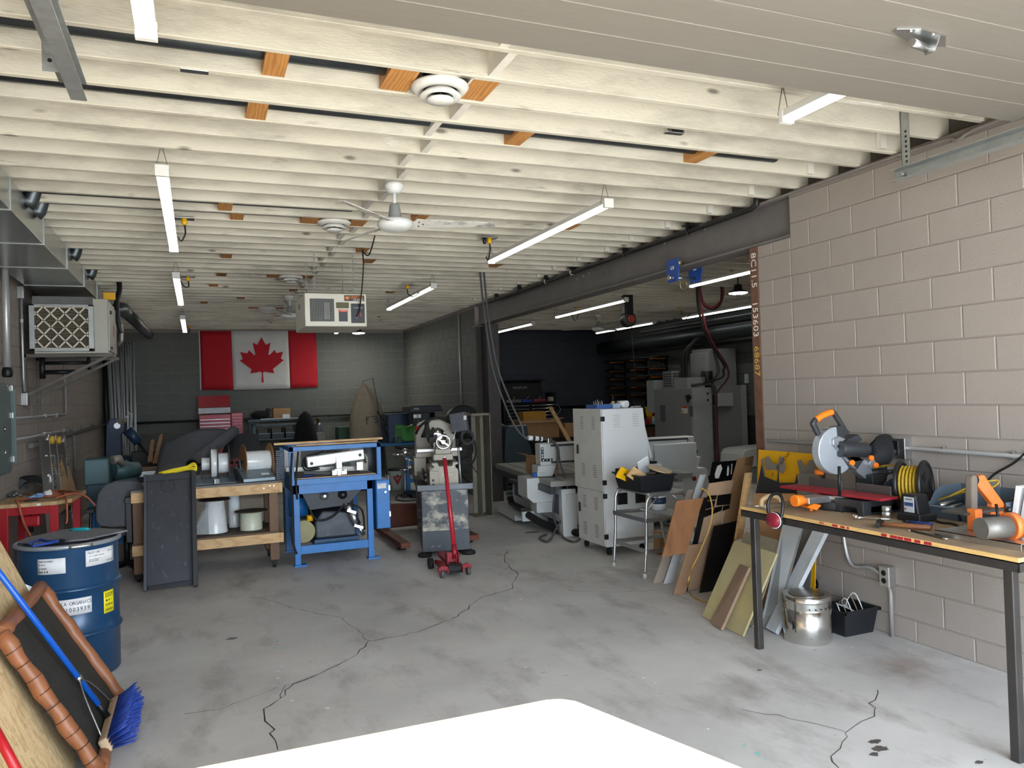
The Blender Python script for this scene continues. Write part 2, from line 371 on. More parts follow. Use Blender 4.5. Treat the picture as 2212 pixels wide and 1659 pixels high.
lum = {.10: boxmesh('lumber_blocking', .10, JP-.042, .088, newwood), .135: boxmesh('lumber_blocking', .135, JP-.042, .088, newwood)}
def bay(y): return JY0 + JP*math.floor((y-JY0)/JP)
def blocking(px, py, wd=.10):
    p = at(px, py, Z=ZJ); piece('lumber_blocking', lum[wd], (p.x, bay(p.y)+.040, ZJ+.004))
for x, y in ((597, 135), (556, 240), (1120, 303), (1507, 345), (487, 447), (513, 467), (908, 473), (490, 553), (783, 543), (797, 567), (478, 594), (462, 613), (441, 655), (480, 592), (637, 626), (520, 646), (845, 632), (1230, 493), (1072, 575)): blocking(x, y)
holes = boxmesh('notch', .05, .004, .035, M('notch_dark', '4a3620', .9, var=.3))
for x, y in ((941, 292), (783, 466), (696, 561), (595, 610), (648, 614)):
    p = at(x, y, Z=ZJ+.06); piece('notch', holes, (p.x, bay(p.y)+JP-.004, ZJ+.05))
# ---------------------------------------------------------------- steel beam, column, jamb
bm_ = thing('steel_beam', 'deep grey steel I-beam spanning the wide opening to the side room', 'beam', (XR+.1, 8.4, 2.865))
part(bm_, 'bottom_flange', steel_grey, lambda b: b.box(XR, XR+.2, 4.71, 12.15, 2.865, 2.885), .003)
part(bm_, 'web', steel_grey, lambda b: b.box(XR+.075, XR+.125, 4.72, 12.15, 2.885, 3.185))
part(bm_, 'top_flange', steel_grey, lambda b: b.box(XR+.02, XR+.2, 4.71, 12.15, 3.185, 3.21), .003)
part(bm_, 'bearing_plate', steel_grey, lambda b: b.box(XR-.01, XR+.2, 11.98, 12.2, 2.845, 2.865), .002)
boltm = M('bolt_grey', '8d8a88', .5, .3)
for x, y in ((1247, 603), (1260, 596), (1271, 590), (1222, 597), (1232, 594), (1110, 637), (1038, 660), (1435, 525), (1522, 495)):
    p = at(x, y, X=XR+.07)
    if 4.8 < p.y < 12: part(bm_, 'bolt', boltm, lambda b: b.lathe((XR+.075, p.y, min(3.17, p.z)), [(.012, -.012), (.012, 0)], 8, 'x'))
co = thing('steel_column', 'dark rusty steel column carrying the far end of the grey beam', 'column', (XR+.1, 11.78, 0))
part(co, 'flange', dark_steel, lambda b: b.box(XR, XR+.2, 11.50, 11.52, 0, 2.845), .002)
part(co, 'flange', dark_steel, lambda b: b.box(XR, XR+.2, 12.03, 12.05, 0, 2.845), .002)
part(co, 'web', dark_steel, lambda b: b.box(XR+.09, XR+.11, 11.52, 12.03, 0, 2.845))
jb = thing('steel_channel_jamb', 'rust-brown steel channel capping the block wall end, chalk numbers on it', 'steel channel', (XR+.1, 5.13, 0))
part(jb, 'flange', rust, lambda b: b.box(XR-.004, XR+.2, 5.08, 5.175, 0, 2.862), .003)
for s, y, m in (('8C11.5', 585, chalkw), ('153603', 690, chalkw), ('68687', 780, chalky)):
    p = at(1624 + (y-585)*.045, y, X=XR-.006)
    text(jb, 'chalk_mark', s, m, .088, (XR-.0055, 5.127, p.z), (0, 0, -1), (0, -1, 0), sx=1.15)
# ---------------------------------------------------------------- overhead door and its tracks
od = struct(thing('door_1', 'grey sectional overhead door, raised flat under the ceiling', 'garage door', (1.8, .9, 3.03)))
DYF = 2.665
for k in range(6):
    y1 = DYF - k*.535
    o = part(od, 'door_section', doorm, lambda b: b.box(-.34, 3.94, y1-.531, y1, 3.03, 3.075), .004)
    part(o, 'section_groove', M('door_groove', '8f8a82', .6, var=.03), lambda b: (b.box(-.34, 3.94, y1-.19, y1-.186, 3.0285, 3.031), b.box(-.34, 3.94, y1-.365, y1-.361, 3.0285, 3.031)))
bc = at(1985, 80, Z=3.03)
rb = part(od, 'bracket_plate', zinc, lambda b: b.prism([(bc.x-.15, bc.y-.03), (bc.x-.06, bc.y-.06), (bc.x+.09, bc.y-.045), (bc.x+.17, bc.y+.02), (bc.x+.10, bc.y+.04), (bc.x-.04, bc.y+.03), (bc.x-.15, bc.y-.01)], 'z', 3.024, 3.03), .001)
part(rb, 'roller_tube', zinc, lambda b: b.cyl((bc.x-.05, bc.y-.01, 2.998), (bc.x+.06, bc.y+.015, 2.998), .016, n=14))
part(rb, 'bracket_ear', zinc, lambda b: b.prism([(bc.y-.045, 3.026), (bc.y+.045, 3.026), (bc.y+.02, 2.975), (bc.y-.02, 2.975)], 'x', bc.x+.055, bc.x+.060))
for dx, dy in ((-.085, -.035), (.02, -.045), (.1, .02), (.0, .025)): part(rb, 'screw', zinc, lambda b: b.lathe((bc.x+dx, bc.y+dy, 3.018), [(.007, 0), (.009, .007)], 8))
def track(name, X, sgn, label, hy):
    t = thing(name, label, 'door track', (X, 1.6, 2.93))
    prof = [(-.012, -.035), (.045, -.035), (.045, -.031), (-.009, -.031), (-.009, .031), (.045, .031), (.045, .035), (-.012, .035)]
    part(t, 'rail', galv, lambda b: b.prism([(X - sgn*a, 2.955+c) for a, c in prof], 'y', -.3, 3.42))
    part(t, 'backing_angle', galv, lambda b: (b.box(X+sgn*.012-.002, X+sgn*.012+.002, -.3, 3.42, 2.925, 2.985), b.box(min(X, X+sgn*.05), max(X, X+sgn*.05), -.3, 3.42, 2.983, 2.987)))
    hg = part(t, 'hanger_angle', galv, lambda b: (b.box(X+sgn*.014, X+sgn*.014+.003, hy-.06, hy, 2.93, ZJ+.22), b.box(min(X+sgn*.014, X+sgn*.07), max(X+sgn*.014, X+sgn*.07), hy-.003, hy, 2.93, ZJ+.22)))
    for k in range(9):
        z = 2.97+k*.03
        [part(hg, 'slot_hole', blackp, q) for q in (lambda b: b.lathe((X+sgn*.014-.0012 if sgn > 0 else X+sgn*.014+.003, hy-.035, z), [(.008, 0), (.008, .0012)], 8, 'x'), lambda b: b.lathe((X+sgn*.045, hy-.0042, z), [(.008, 0), (.008, .0014)], 8, 'y'))]
    part(t, 'bolt', zinc, lambda b: b.lathe((X-sgn*.004, 3.36, 2.955), [(.012, -.006), (.012, .006)], 6, 'x'))
    return t
track('door_track', 3.96, 1, 'galvanised door track with punched hanger beside the block wall', 3.38)
track('door_track', -.42, -1, 'galvanised door track hanging at the top left corner', 3.18)
# ================================================================= overhead: ducts, lights, fans
galv_dark = M('dull_galvanised_pipe', '5c6266', .4, .85, var=.12, scale=8)
du = thing('ventilation_duct', 'long rectangular galvanised duct along the top of the left wall', 'duct', (-1.35, 8, 2.99))
for k in range(8):
    y0 = 3.44 + 1.15*k
    s = part(du, 'duct_section', galv_duct, lambda b: b.box(-1.62, -1.08, y0, y0+1.14, 2.99, 3.2), .004)
    part(s, 'standing_seam', galv, lambda b: b.box(-1.626, -1.072, y0+1.135, y0+1.15, 2.984, 3.205), .002)
for n, (py, x1, w_) in enumerate(((100, 1.0, 'nearest the raised door'), (217, 3.7, 'second from the raised door'), (407, 1.2, 'first of a close pair by the duct'), (438, 1.2, 'second of a close pair by the duct'), (536, .95, 'beyond the close pair'), (579, .95, 'farthest one seen'))):
    px = 400 if n < 2 else (70, 85, 152, 187)[n-2]
    y = bay(at(px, py if n > 1 else (76, 190)[n], Z=ZJ+.02).y) + .17
    t = thing('branch_duct', 'round galvanised pipe tucked up between two joists, '+w_, 'duct', (-1.08, y, ZJ+.09), 'round branch pipes between the joists')
    part(t, 'pipe', galv_dark, lambda b: b.cyl((-1.02, y, ZJ+.095), (x1, y, ZJ+.095), .072, n=18))
    part(t, 'elbow', galv_dark, lambda b: b.tube([(-1.085, y, 3.15), (-1.06, y, 3.18), (-1.03, y, ZJ+.07), (-.98, y, ZJ+.095)], .055, 14))
dif = None
for n, (x, y, l) in enumerate(((953, 183, 'nearest, with the raised door edge just above it'), (720, 482, 'left of the nearer ceiling fan'), (627, 599, 'above the hanging air cleaner'), (575, 667, 'farthest, in front of the maple leaf flag'))):
    p = at(x, y, Z=ZJ); yy = bay(p.y)+.17
    if dif is None:
        dif = thing('air_diffuser', 'round white air diffuser in the ceiling, '+l, 'air diffuser', (p.x, yy, ZJ), 'round ceiling diffusers')
        part(dif, 'outer_ring', whitep, lambda b: b.lathe((p.x, yy, ZJ), [(.075, .0), (.135, .004), (.142, -.006), (.125, -.026), (.092, -.03), (.085, -.004)], 32, caps=False))
        part(dif, 'middle_cone', whitep, lambda b: b.lathe((p.x, yy, ZJ), [(.07, -.022), (.102, -.05), (.098, -.058), (.062, -.052)], 32, caps=False))
        part(dif, 'centre_disc', whitep, lambda b: b.lathe((p.x, yy, ZJ), [(.02, -.05), (.066, -.066), (.062, -.076), (.012, -.08)], 28))
        part(dif, 'throat', blackp, lambda b: (b.lathe((p.x, yy, ZJ), [(.082, .06), (.082, -.012)], 24), b.cyl((p.x, yy, ZJ), (p.x, yy, ZJ-.06), .012, n=8)))
    else: copy_tree(dif, (p.x, yy, ZJ), 'round white air diffuser in the ceiling, '+l)
    for dx in (-.20, .20):
        piece('lumber_blocking', lum[.135], (p.x+dx, bay(p.y)+.040, ZJ+.004))
# ---- LED strip lights
def jn(y): return JY0 + JP*round((y-JY0-.019)/JP) + .019
def strip_light(x, y, label):
    r = thing('strip_light', label, 'strip light', (x, y, 3.045), 'hanging LED strip lights')
    part(r, 'housing', whitep, lambda b: b.prism([(x-.036, 3.064), (x-.033, 3.10), (x+.033, 3.10), (x+.036, 3.064)], 'y', y+.03, y+2.41), .002)
    part(r, 'diffuser', ledm, lambda b: b.prism([(x+.034*math.cos(a), 3.064-.026*math.sin(a)) for a in [math.pi*k/10 for k in range(11)]], 'y', y+.035, y+2.405))
    for yy in (y, y+2.41):
        part(r, 'end_cap', whitep, lambda b: b.box(x-.038, x+.038, yy, yy+.03, 3.036, 3.104), .003)
    for yy in (y+.06, y+.06+JP*8-.03):
        part(r, 'hanging_wire', M('wire', '7a7872', .4, .8), lambda b: (b.tube([(x-.038, yy, 3.08), (x-.004, yy, ZJ+.01)], .0022, 5), b.tube([(x+.038, yy, 3.08), (x+.004, yy, ZJ+.01)], .0022, 5)))
    return r
sl = strip_light(-.16, jn(4.99)-.06, 'lit LED strip light, second along the left row')
for x, y, l in ((-.14, .64, 'lit LED strip light cut off by the top edge of the picture, left'), (-.18, 8.9, 'lit LED strip light, third along the left row, beside a yellow plug'), (-.19, 13.05, 'lit LED strip light at the far end of the left row, near the flag'),
                (2.79, 4.98, 'lit LED strip light right of the nearer ceiling fan'), (2.80, .62, 'lit LED strip light half hidden by the raised door'), (2.72, 9.1, 'lit LED strip light right of the hanging air cleaner'), (2.62, 13.3, 'lit LED strip light showing just under the air cleaner'),
                (6.05, 13.6, 'lit LED strip light in the side room, right beside the black hanging cables'), (5.98, 9.85, 'lit LED strip light in the side room, left of the cord reel'), (6.07, 6.15, 'lit LED strip light in the side room, nearest, by the rusty jamb'), (8.68, 9.85, 'lit LED strip light in the side room, below the nearest one'), (8.6, 13.3, 'lit LED strip light in the side room, behind the cord reel')):
    copy_tree(sl, (x, jn(y+.06)-.06, 3.045), l)
# ---- ceiling fans
fanw = M('fan_enamel', 'dcdedb', .35, var=.05, scale=12); fang = M('fan_grey', '8f9291', .45, var=.06)
blade_m = M('dusty_blade', 'dedbd4', .5, var=.06, scale=10); layer(blade_m, '4a423a', 5.5, (.52, .66), (1, 1, 1), amt=.8)
def fan(x, y, label, a0):
    r = thing('ceiling_fan', label, 'ceiling fan', (x, y, ZJ), 'white three-blade ceiling fans')
    part(r, 'canopy', fanw, lambda b: b.lathe((x, y, ZJ), [(.052, 0), (.066, -.012), (.066, -.03), (.052, -.062), (.032, -.075)], 24))
    part(r, 'downrod', fanw, lambda b: b.cyl((x, y, ZJ-.07), (x, y, ZJ-.17), .013, n=12))
    part(r, 'collar', fang, lambda b: b.lathe((x, y, ZJ), [(.030, -.15), (.036, -.16), (.046, -.235), (.05, -.25)], 20))
    part(r, 'motor', fanw, lambda b: b.lathe((x, y, ZJ), [(.05, -.248), (.10, -.258), (.122, -.27), (.125, -.297), (.112, -.318), (.085, -.332), (.05, -.339), (.02, -.341)], 32))
    for k in range(3):
        a = math.radians(a0 + 120*k); R = Matrix.Rotation(a, 3, 'Z'); T = Matrix.Rotation(math.radians(-14), 3, 'X')
        def bl(b):
            pts = [(.125, -.02), (.15, -.075), (.20, -.062), (.70, -.03), (.72, .028), (.20, .058), (.15, .068), (.125, .02)]
            b.prism(pts, 'z', -.002, .002); b.turn(T); b.turn(R); b.move((x, y, ZJ-.285))
        o = part(r, 'blade', blade_m, bl)
        for q, s in ((.165, .03), (.165, -.03), (.195, 0)): part(o, 'screw', blackm, lambda b: (b.lathe((q, s, -.006), [(.006, 0), (.006, .012)], 8), b.turn(T), b.turn(R), b.move((x, y, ZJ-.285))))
    return r
f1 = fan(1.31, 5.27, 'white three-blade ceiling fan, nearest, beside the long strip light', -11)
copy_tree(f1, (1.24, 11.29, ZJ), 'white three-blade ceiling fan behind the hanging air cleaner', math.radians(25))
copy_tree(f1, (7.25, 13.2, ZJ), 'white three-blade ceiling fan in the side room', math.radians(40))
# ---- ceiling outlets with yellow plugs
def outlet(px, py, ex, ey, EY, label, black=False):
    p = at(px, py, Z=ZJ-.005); r = thing('ceiling_outlet', label, 'outlet', tuple(p))
    part(r, 'cover_plate', zinc, lambda b: b.box(p.x-.075, p.x+.075, p.y-.05, p.y+.05, p.z-.006, p.z+.004), .003)
    part(r, 'plug', yellowp, lambda b: b.lathe((p.x, p.y, p.z-.055), [(.013, 0), (.02, .012), (.022, .05)], 14))
    e = at(ex, ey, Y=EY)
    part(r, 'cord', black_rub, lambda b: b.tube(spline([(p.x, p.y, p.z-.05), (p.x+.005, p.y, p.z-.12), ((p.x+e.x)/2, (p.y+e.y)/2, min(p.z-.17, e.z-.03)), tuple(e)], 6), .007, 6))
    if black: part(r, 'black_plug', blackp, lambda b: b.lathe((p.x-.05, p.y, p.z-.06), [(.012, 0), (.02, .02), (.02, .055)], 12))
    return r
outlet(398, 472, 384, 512, at(376, 500, Z=3.1).y, 'yellow plug in a ceiling outlet beside the second left strip light')
outlet(406, 597, 385, 596, 8.95, 'yellow plug in a ceiling outlet beside the third left strip light')
outlet(1057, 514, 1050, 555, 7.3, 'yellow plug and black plug in a ceiling outlet above the fan-side strip light', True)
outlet(880, 615, 905, 632, 9.6, 'yellow plug in a ceiling outlet left of the air cleaner-side strip light')
outlet(1248, 664, 1235, 680, 11, 'yellow plug in a side room ceiling outlet left of the cord reel')
outlet(1472, 665, 1490, 678, 11, 'yellow plug in a side room ceiling outlet right of the cord reel')
outlet(409, 702, 404, 708, 14.5, 'yellow plug in a ceiling outlet beside the farthest left strip light')
for px, py, l in ((420, 151, 'steel ceiling junction box left of the raw lumber block'), (1458, 286, 'steel ceiling junction box below the half hidden strip light')):
    p = at(px, py, Z=ZJ)
    r = thing('junction_box', l, 'junction box', tuple(p)); part(r, 'box', zinc, lambda b: b.box(p.x-.06, p.x+.06, p.y-.012, p.y+.03, p.z-.006, p.z+.04), .003)
    part(r, 'knockout', blackp, lambda b: b.box(p.x-.03, p.x+.045, p.y-.016, p.y-.011, p.z-.002, p.z+.012))
# ---- hanging air cleaner
ac = thing('air_cleaner', 'cream metal air cleaner box hanging on four chains', 'air cleaner', (1.32, 8.25, 2.43))
creme = M('cream_enamel', 'd9d5c4', .42, var=.03, scale=6)
AX0, AX1, AY0, AY1, AZ0, AZ1 = 1.015, 1.635, 7.90, 8.68, 2.455, 2.79
part(ac, 'body', creme, lambda b: b.box(AX0, AX1, AY0, AY1, AZ0, AZ1), .006)
def gril(b):
    for k in range(14):
        x = AX0+.06+k*.0165
        b.box(x, x+.003, AY0-.006, AY0-.002, AZ0+.055, AZ0+.275)
    for k in range(14):
        z = AZ0+.058+k*.0165
        b.box(AX0+.055, AX0+.285, AY0-.006, AY0-.002, z, z+.003)
sc_ = part(ac, 'intake_opening', blackm, lambda b: b.box(AX0+.05, AX0+.29, AY0-.002, AY0+.002, AZ0+.05, AZ0+.28))
part(sc_, 'mesh_guard', M('mesh_grey', '77766f', .45, .6), gril)
part(sc_, 'inner_filter', M('filter_light', '9b9a94', .6), lambda b: [b.box(AX0+.195+.014*k, AX0+.203+.014*k, AY0-.004, AY0-.001, AZ0+.07, AZ0+.24) for k in range(4)])
pl = part(ac, 'name_plate', M('plate_dark', '3a2418', .4, var=.1), lambda b: b.box(AX0+.395, AX0+.60, AY0-.004, AY0, AZ1-.075, AZ1-.015))
text(pl, 'lettering', 'CRAFTEX', M('orange_ink', 'e8822a', .5, var=.02), .042, (AX0+.518, AY0-.0046, AZ1-.036), (1, 0, 0), sx=.78)
text(pl, 'lettering', 'CX-SERIES', inkw, .03, (AX0+.535, AY0-.0046, AZ1-.062), (1, 0, 0), sx=.78)
part(pl, 'emblem', MATS['orange_ink'], lambda b: b.prism([(AX0+.405, AZ1-.05), (AX0+.425, AZ1-.062), (AX0+.445, AZ1-.05), (AX0+.445, AZ1-.036), (AX0+.425, AZ1-.024), (AX0+.405, AZ1-.036)], 'y', AY0-.005, AY0-.004))
part(ac, 'caution_label', M('label_olive', '55532c', .5), lambda b: b.box(AX0+.31, AX0+.44, AY0-.003, AY0, AZ1-.15, AZ1-.09))
wl_ = part(ac, 'warning_label', M('label_grey', '3b3f45', .5), lambda b: b.box(AX0+.335, AX0+.425, AY0-.003, AY0, AZ0+.05, AZ0+.165))
part(wl_, 'warning_band', M('label_orange', 'e2572a', .5, var=.02), lambda b: b.box(AX0+.333, AX0+.428, AY0-.004, AY0, AZ0+.148, AZ0+.172))
text(wl_, 'lettering', 'WARNING', inkw, .018, (AX0+.385, AY0-.0046, AZ0+.160), (1, 0, 0), sx=.8)
cp = part(ac, 'control_panel', blackp, lambda b: b.box(AX0+.46, AX0+.60, AY0-.006, AY0, AZ0+.035, AZ0+.235), .002)
part(cp, 'switch', redp, lambda b: b.box(AX0+.55, AX0+.565, AY0-.012, AY0-.005, AZ0+.10, AZ0+.14))
part(cp, 'knob', greyp, lambda b: b.lathe((AX0+.51, AY0-.018, AZ0+.085), [(.012, 0), (.012, .012)], 12, 'y'))
text(cp, 'lettering', 'AIR FILTRATION SYSTEM', inkw, .011, (AX0+.53, AY0-.0066, AZ0+.19), (1, 0, 0), sx=.8)
part(ac, 'side_slot', blackp, lambda b: b.box(AX0-.003, AX0, AY0+.40, AY0+.47, AZ0+.22, AZ0+.27))
for x, y in ((1.13, 7.98), (1.52, 7.98), (1.13, 8.60), (1.52, 8.60)):
    c_ = part(ac, 'chain', zinc, lambda b: [b.tube(arc((x, y, AZ1+.012+k*.021), .009, 0, 2*math.pi, 8, (1, 0, 0) if k % 2 else (0, 1, 0), (0, 0, 1.5))[:-1], .0028, 5, True) for k in range(int((ZJ-AZ1)/.021))])
part(ac, 'power_cord', black_rub, lambda b: b.tube(spline([at(812, 500, Y=7.0), at(803, 535, Y=7.3), at(795, 552, Y=7.4), at(785, 545, Y=7.5), at(783, 540, Y=7.6), at(785, 570, Y=7.75), at(783, 610, Y=7.8), at(780, 640, Y=7.84), at(776, 672, Y=7.87), (AX0+.51, AY0-.006, AZ0+.10)], 6), .0065, 6))
# ---- unit heater with pleated filter on wall brackets
HY = 9.45; a = at(62, 650, Y=HY); c = at(233, 762, Y=HY); HX0, HX1, HZ0, HZ1 = a.x, c.x, c.z, at(215, 640, Y=HY).z
uh = thing('unit_heater', 'wall-bracketed heater box with a white-lattice pleated air filter on its face', 'heater', (HX0+.4, HY+.3, HZ0))
heatm = M('heater_enamel', 'b0aea2', .45, var=.05, scale=5)
part(uh, 'cabinet', heatm, lambda b: b.box(HX0+.03, HX1, HY+.06, HY+.95, HZ0, HZ1-.02), .006)
part(uh, 'side_door', heatm, lambda b: b.box(HX1, HX1+.012, HY+.12, HY+.90, HZ0+.03, HZ1-.06), .004)
part(uh, 'latch', blackp, lambda b: b.box(HX1+.012, HX1+.03, HY+.16, HY+.25, HZ0+.05, HZ0+.08))
part(uh, 'latch', blackp, lambda b: b.box(HX1+.012, HX1+.03, HY+.16, HY+.25, HZ1-.17, HZ1-.14))
part(uh, 'top_flashing', galv, lambda b: b.prism([(HY+.02, HZ1-.10), (HY+.07, HZ1), (HY+.4, HZ1), (HY+.4, HZ1-.01), (HY+.06, HZ1-.11)], 'x', HX0+.02, HX1-.14))
FX0, FX1, FZ0, FZ1 = HX0+.0, HX1-.13, HZ0+.02, HZ1-.095
part(uh, 'filter_frame', galv, lambda b: (b.box(FX0, FX0+.05, HY-.02, HY+.06, FZ0, FZ1), b.box(FX1-.05, FX1, HY-.02, HY+.06, FZ0, FZ1), b.box(FX0, FX1, HY-.02, HY+.06, FZ1-.02, FZ1), b.box(FX0, FX1, HY-.02, HY+.06, FZ0, FZ0+.03)), .003)
pleat = M('filter_pleat', '6d6656', .85, var=.12, scale=20)
fi = part(uh, 'filter', pleat, lambda b: b.box(FX0+.05, FX1-.05, HY+.045, HY+.058, FZ0+.03, FZ1-.02))
for k in range(13):
    z = FZ0+.04+k*(FZ1-FZ0-.06)/13; q = (FZ1-FZ0-.06)/13
    part(fi, 'pleat', pleat, lambda b: b.prism([(HY+.046, z), (HY+.008, z+q*.3), (HY+.006, z+q*.5), (HY+.046, z+q*.8)], 'x', FX0+.05, FX1-.05))
def lattice(b):
    x0, x1, z0, z1 = FX0+.05, FX1-.05, FZ0+.03, FZ1-.02; dx = (x1-x0)/3.8; dz = (z1-z0)/3.05; sl_ = dz/dx
    t = .008
    for k in range(-5, 9):
        for s in (1, -1):
            xs = x0 - .4*dx + k*dx
            pts = [(x0, (x0-xs)*s*sl_ + (z0 if s > 0 else z1)), (x1, (x1-xs)*s*sl_ + (z0 if s > 0 else z1))]
            (xa, za), (xb, zb) = pts
            def cl(xa, za, xb, zb):
                u0, u1 = 0., 1.; d = zb-za
                for lo in (z0, z1):
                    pass
                ua, ub = sorted(((z0-za)/d, (z1-za)/d)); u0, u1 = max(0, ua), min(1, ub)
                return None if u1-u0 < .01 else (xa+(xb-xa)*u0, za+d*u0, xa+(xb-xa)*u1, za+d*u1)
            g = cl(xa, za, xb, zb)
            if not g: continue
            v = Vector((g[2]-g[0], 0, g[3]-g[1])).normalized(); nn = Vector((-v.z, 0, v.x))*t
            A, C = Vector((g[0], HY-.003, g[1])), Vector((g[2], HY-.003, g[3]))
            b.slab([A-nn, C-nn, C+nn, A+nn], .003)
    b.box(x0, x1, HY-.004, HY, z1-.012, z1); b.box(x0, x1, HY-.004, HY, z0, z0+.008)
part(fi, 'lattice', M('lattice_card', 'd8d2c4', .7, var=.03), lattice)
part(uh, 'red_sticker', redp, lambda b: b.box(HX1+.0115, HX1+.014, HY+.55, HY+.62, HZ0+.22, HZ0+.34))
for y in (HY+.12, HY+.85):
    def brk(b):
        A = Vector((HX1+.02, y, HZ0-.015)); Wt = Vector((XL+.02, y, HZ0-.015)); D = Vector((XL+.02, y, HZ0-.45))
        b.box(XL+.005, HX1+.04, y-.018, y+.018, HZ0-.035, HZ0-.002); b.box(XL+.001, XL+.035, y-.018, y+.018, HZ0-.6, HZ0)
        v = (A-D); L_ = v.length; R = Matrix.Rotation(-math.atan2(v.z, v.x), 3, 'Y'); b.ob((A+D)/2, (L_, .034, .03), R)
    part(uh, 'wall_bracket', M('bracket_steel', '5b5753', .5, .5, var=.15), brk)
part(uh, 'gas_pipe', blackm, lambda b: (b.cyl((XL+.15, HY+.3, HZ0-.09), (HX1-.2, HY+.3, HZ0-.09), .02, n=10), b.cyl((XL+.15, HY+.3, HZ0-.19), (HX1-.35, HY+.3, HZ0-.19), .025, n=10), b.cyl((XL+.15, HY+.3, HZ0-.26), (XL+.15, HY+.3, HZ0-.02), .03, n=10), b.cyl((HX1-.22, HY+.3, HZ0-.17), (HX1-.22, HY+.3, HZ0), .018, n=10)))
gp = thing('gas_line', 'black iron gas pipe and flexible hose dropping from the ceiling to the heater', 'pipe', tuple(at(262, 600, Y=10.3)))
part(gp, 'pipe', blackm, lambda b: b.tube(spline([at(256, 598, Y=10.45), at(258, 625, Y=10.4), at(252, 655, Y=10.35), at(255, 690, Y=10.3), at(262, 720, Y=10.3)], 6), .03, 10))
part(gp, 'hose', M('braided_hose', '8d8a86', .4, .6), lambda b: b.tube(spline([at(262, 700, Y=10.3), at(263, 735, Y=10.3), at(256, 745, Y=10.35)], 6), .022, 10))
part(gp, 'valve', yellowp, lambda b: b.ob(at(256, 606, Y=10.45), (.05, .05, .09)), .005)
part(gp, 'valve', yellowp, lambda b: b.ob(at(236, 640, Y=10.2), (.13, .05, .09)), .01)
vp = thing('vent_pipe', 'round grey flue pipe running back from the heater toward the flag wall', 'pipe', tuple(at(275, 690, Y=11)))
part(vp, 'pipe', galv_dark, lambda b: b.cyl(at(262, 665, Y=10.6), at(322, 724, Y=15.8), .075, n=18), )
part(vp, 'elbow', galv_dark, lambda b: b.tube([(HX1-.12, HY+.9, HZ1-.12), at(258, 668, Y=10.5), at(264, 667, Y=10.65), at(270, 673, Y=11.1)], .085, 16))
part(vp, 'hanger', zinc, lambda b: (b.tube([at(276, 650, Y=11.2), at(277, 678, Y=11.2)], .004, 6), b.tube([at(300, 678, Y=13.3), at(301, 700, Y=13.3)], .004, 6)))
# ================================================================= flag
fg = thing('flag', 'red and white maple leaf flag pinned to the back wall', 'flag', (1.2, YB-.03, 2.0))
fx0, fx1, fz0, fz1 = .07, 2.385, 1.995, 3.20
def wave(u, v):
    return (fx0 + (fx1-fx0)*u + .012*(1-v) - .04*(1-u)*(v-.0)*0, YB-.035 - .008*math.sin(9*u+3*v) - .012*max(0, math.sin(5*u-4*v+1)), fz0 + (fz1-fz0)*v - .02*math.sin(math.pi*u)*(1-v))
flr = M('flag_red', 'b31020', .8, var=.08, scale=4); flw = M('flag_white', 'cfcfcc', .8, var=.05, scale=4)
part(fg, 'red_band', flr, lambda b: b.grid(lambda u, v: wave(u*.26, v), 8, 10, .002))
part(fg, 'white_field', flw, lambda b: b.grid(lambda u, v: wave(.26+u*.49, v), 14, 10, .002))
part(fg, 'red_band', flr, lambda b: b.grid(lambda u, v: wave(.75+u*.25, v), 10, 10, .002))
part(fg, 'hoist_tape', flw, lambda b: b.box(fx0-.02, fx0+.003, YB-.034, YB-.03, fz0, fz1))
half = [(4710, 4430), (4755, 3567), (4644, 3469), (3785, 3620), (3901, 3300), (3881, 3227), (2940, 2465), (3152, 2366), (3186, 2287), (3000, 1715), (3542, 1830), (3615, 1792), (3720, 1545), (4143, 1999), (4254, 1942), (4050, 890), (4377, 1079), (4468, 1052), (4800, 400)]
leaf = [((x-4800)/4800, (4800-y)/4800) for x, y in half] + [((4800-x)/4800, (4800-y)/4800) for x, y in half[-2::-1]]
def lf(b):
    b.prism([(fx0 + (fx1-fx0)*.515 + x*1.14, fz0 + (fz1-fz0)*(.03+z*.94)) for x, z in leaf], 'y', YB-.064, YB-.060)
part(fg, 'maple_leaf', flr, lf)
# ================================================================= pipes and conduits on walls and beam
cnd = M('conduit_steel', 'b9bbbb', .38, .5, var=.06)
def conduit(name, label, pts, r, m=None, straps=(), n=10, cat='conduit'):
    pts = [Vector(p) for p in pts]
    t = thing(name, label, cat, tuple(pts[0])); part(t, 'pipe', m or cnd, lambda b: b.tube(pts, r, n))
    for q in straps: part(t, 'strap', m or zinc, lambda b: b.ob(q, (.03, .03, r*3.4)), .003)
    return t
pz = 3.165
conduit('air_line', 'black air pipe running along the top of the grey beam', [(XR-.04, 5.02, 3.30), (XR-.04, 5.02, 3.19), (XR-.045, 5.08, 3.168), (XR-.05, 5.2, pz), (XR-.05, 11.2, pz-.01)], .024, M('pipe_black', '2b2b2b', .45, .4), cat='pipe')
for y, k in ((5.95, 0), (7.1, 0), (8.35, 1), (9.1, 1), (10.0, 0), (10.9, 0)):
    t = thing('pipe_hanger', 'strap hanger on the beam-side air pipe, %s from its near elbow' % {5.95: 'first', 7.1: 'second', 8.35: 'third', 9.1: 'fourth', 10.0: 'fifth', 10.9: 'sixth'}[y], 'pipe hanger', (XR-.05, y, pz), 'hangers along the beam pipe')
    part(t, 'strap', blackm, lambda b: (b.box(XR-.075, XR-.025, y-.01, y+.01, pz+.024, ZJ+.03), b.box(XR-.11, XR+.01, y-.02, y+.02, ZJ-.004, ZJ+.0)))
    part(t, 'clip', whitep if k else blackm, lambda b: b.tube(arc((XR-.05, y, pz), .028, math.pi*.6, math.pi*1.7, 8, (1, 0, 0), (0, 0, 1)), .005, 6))
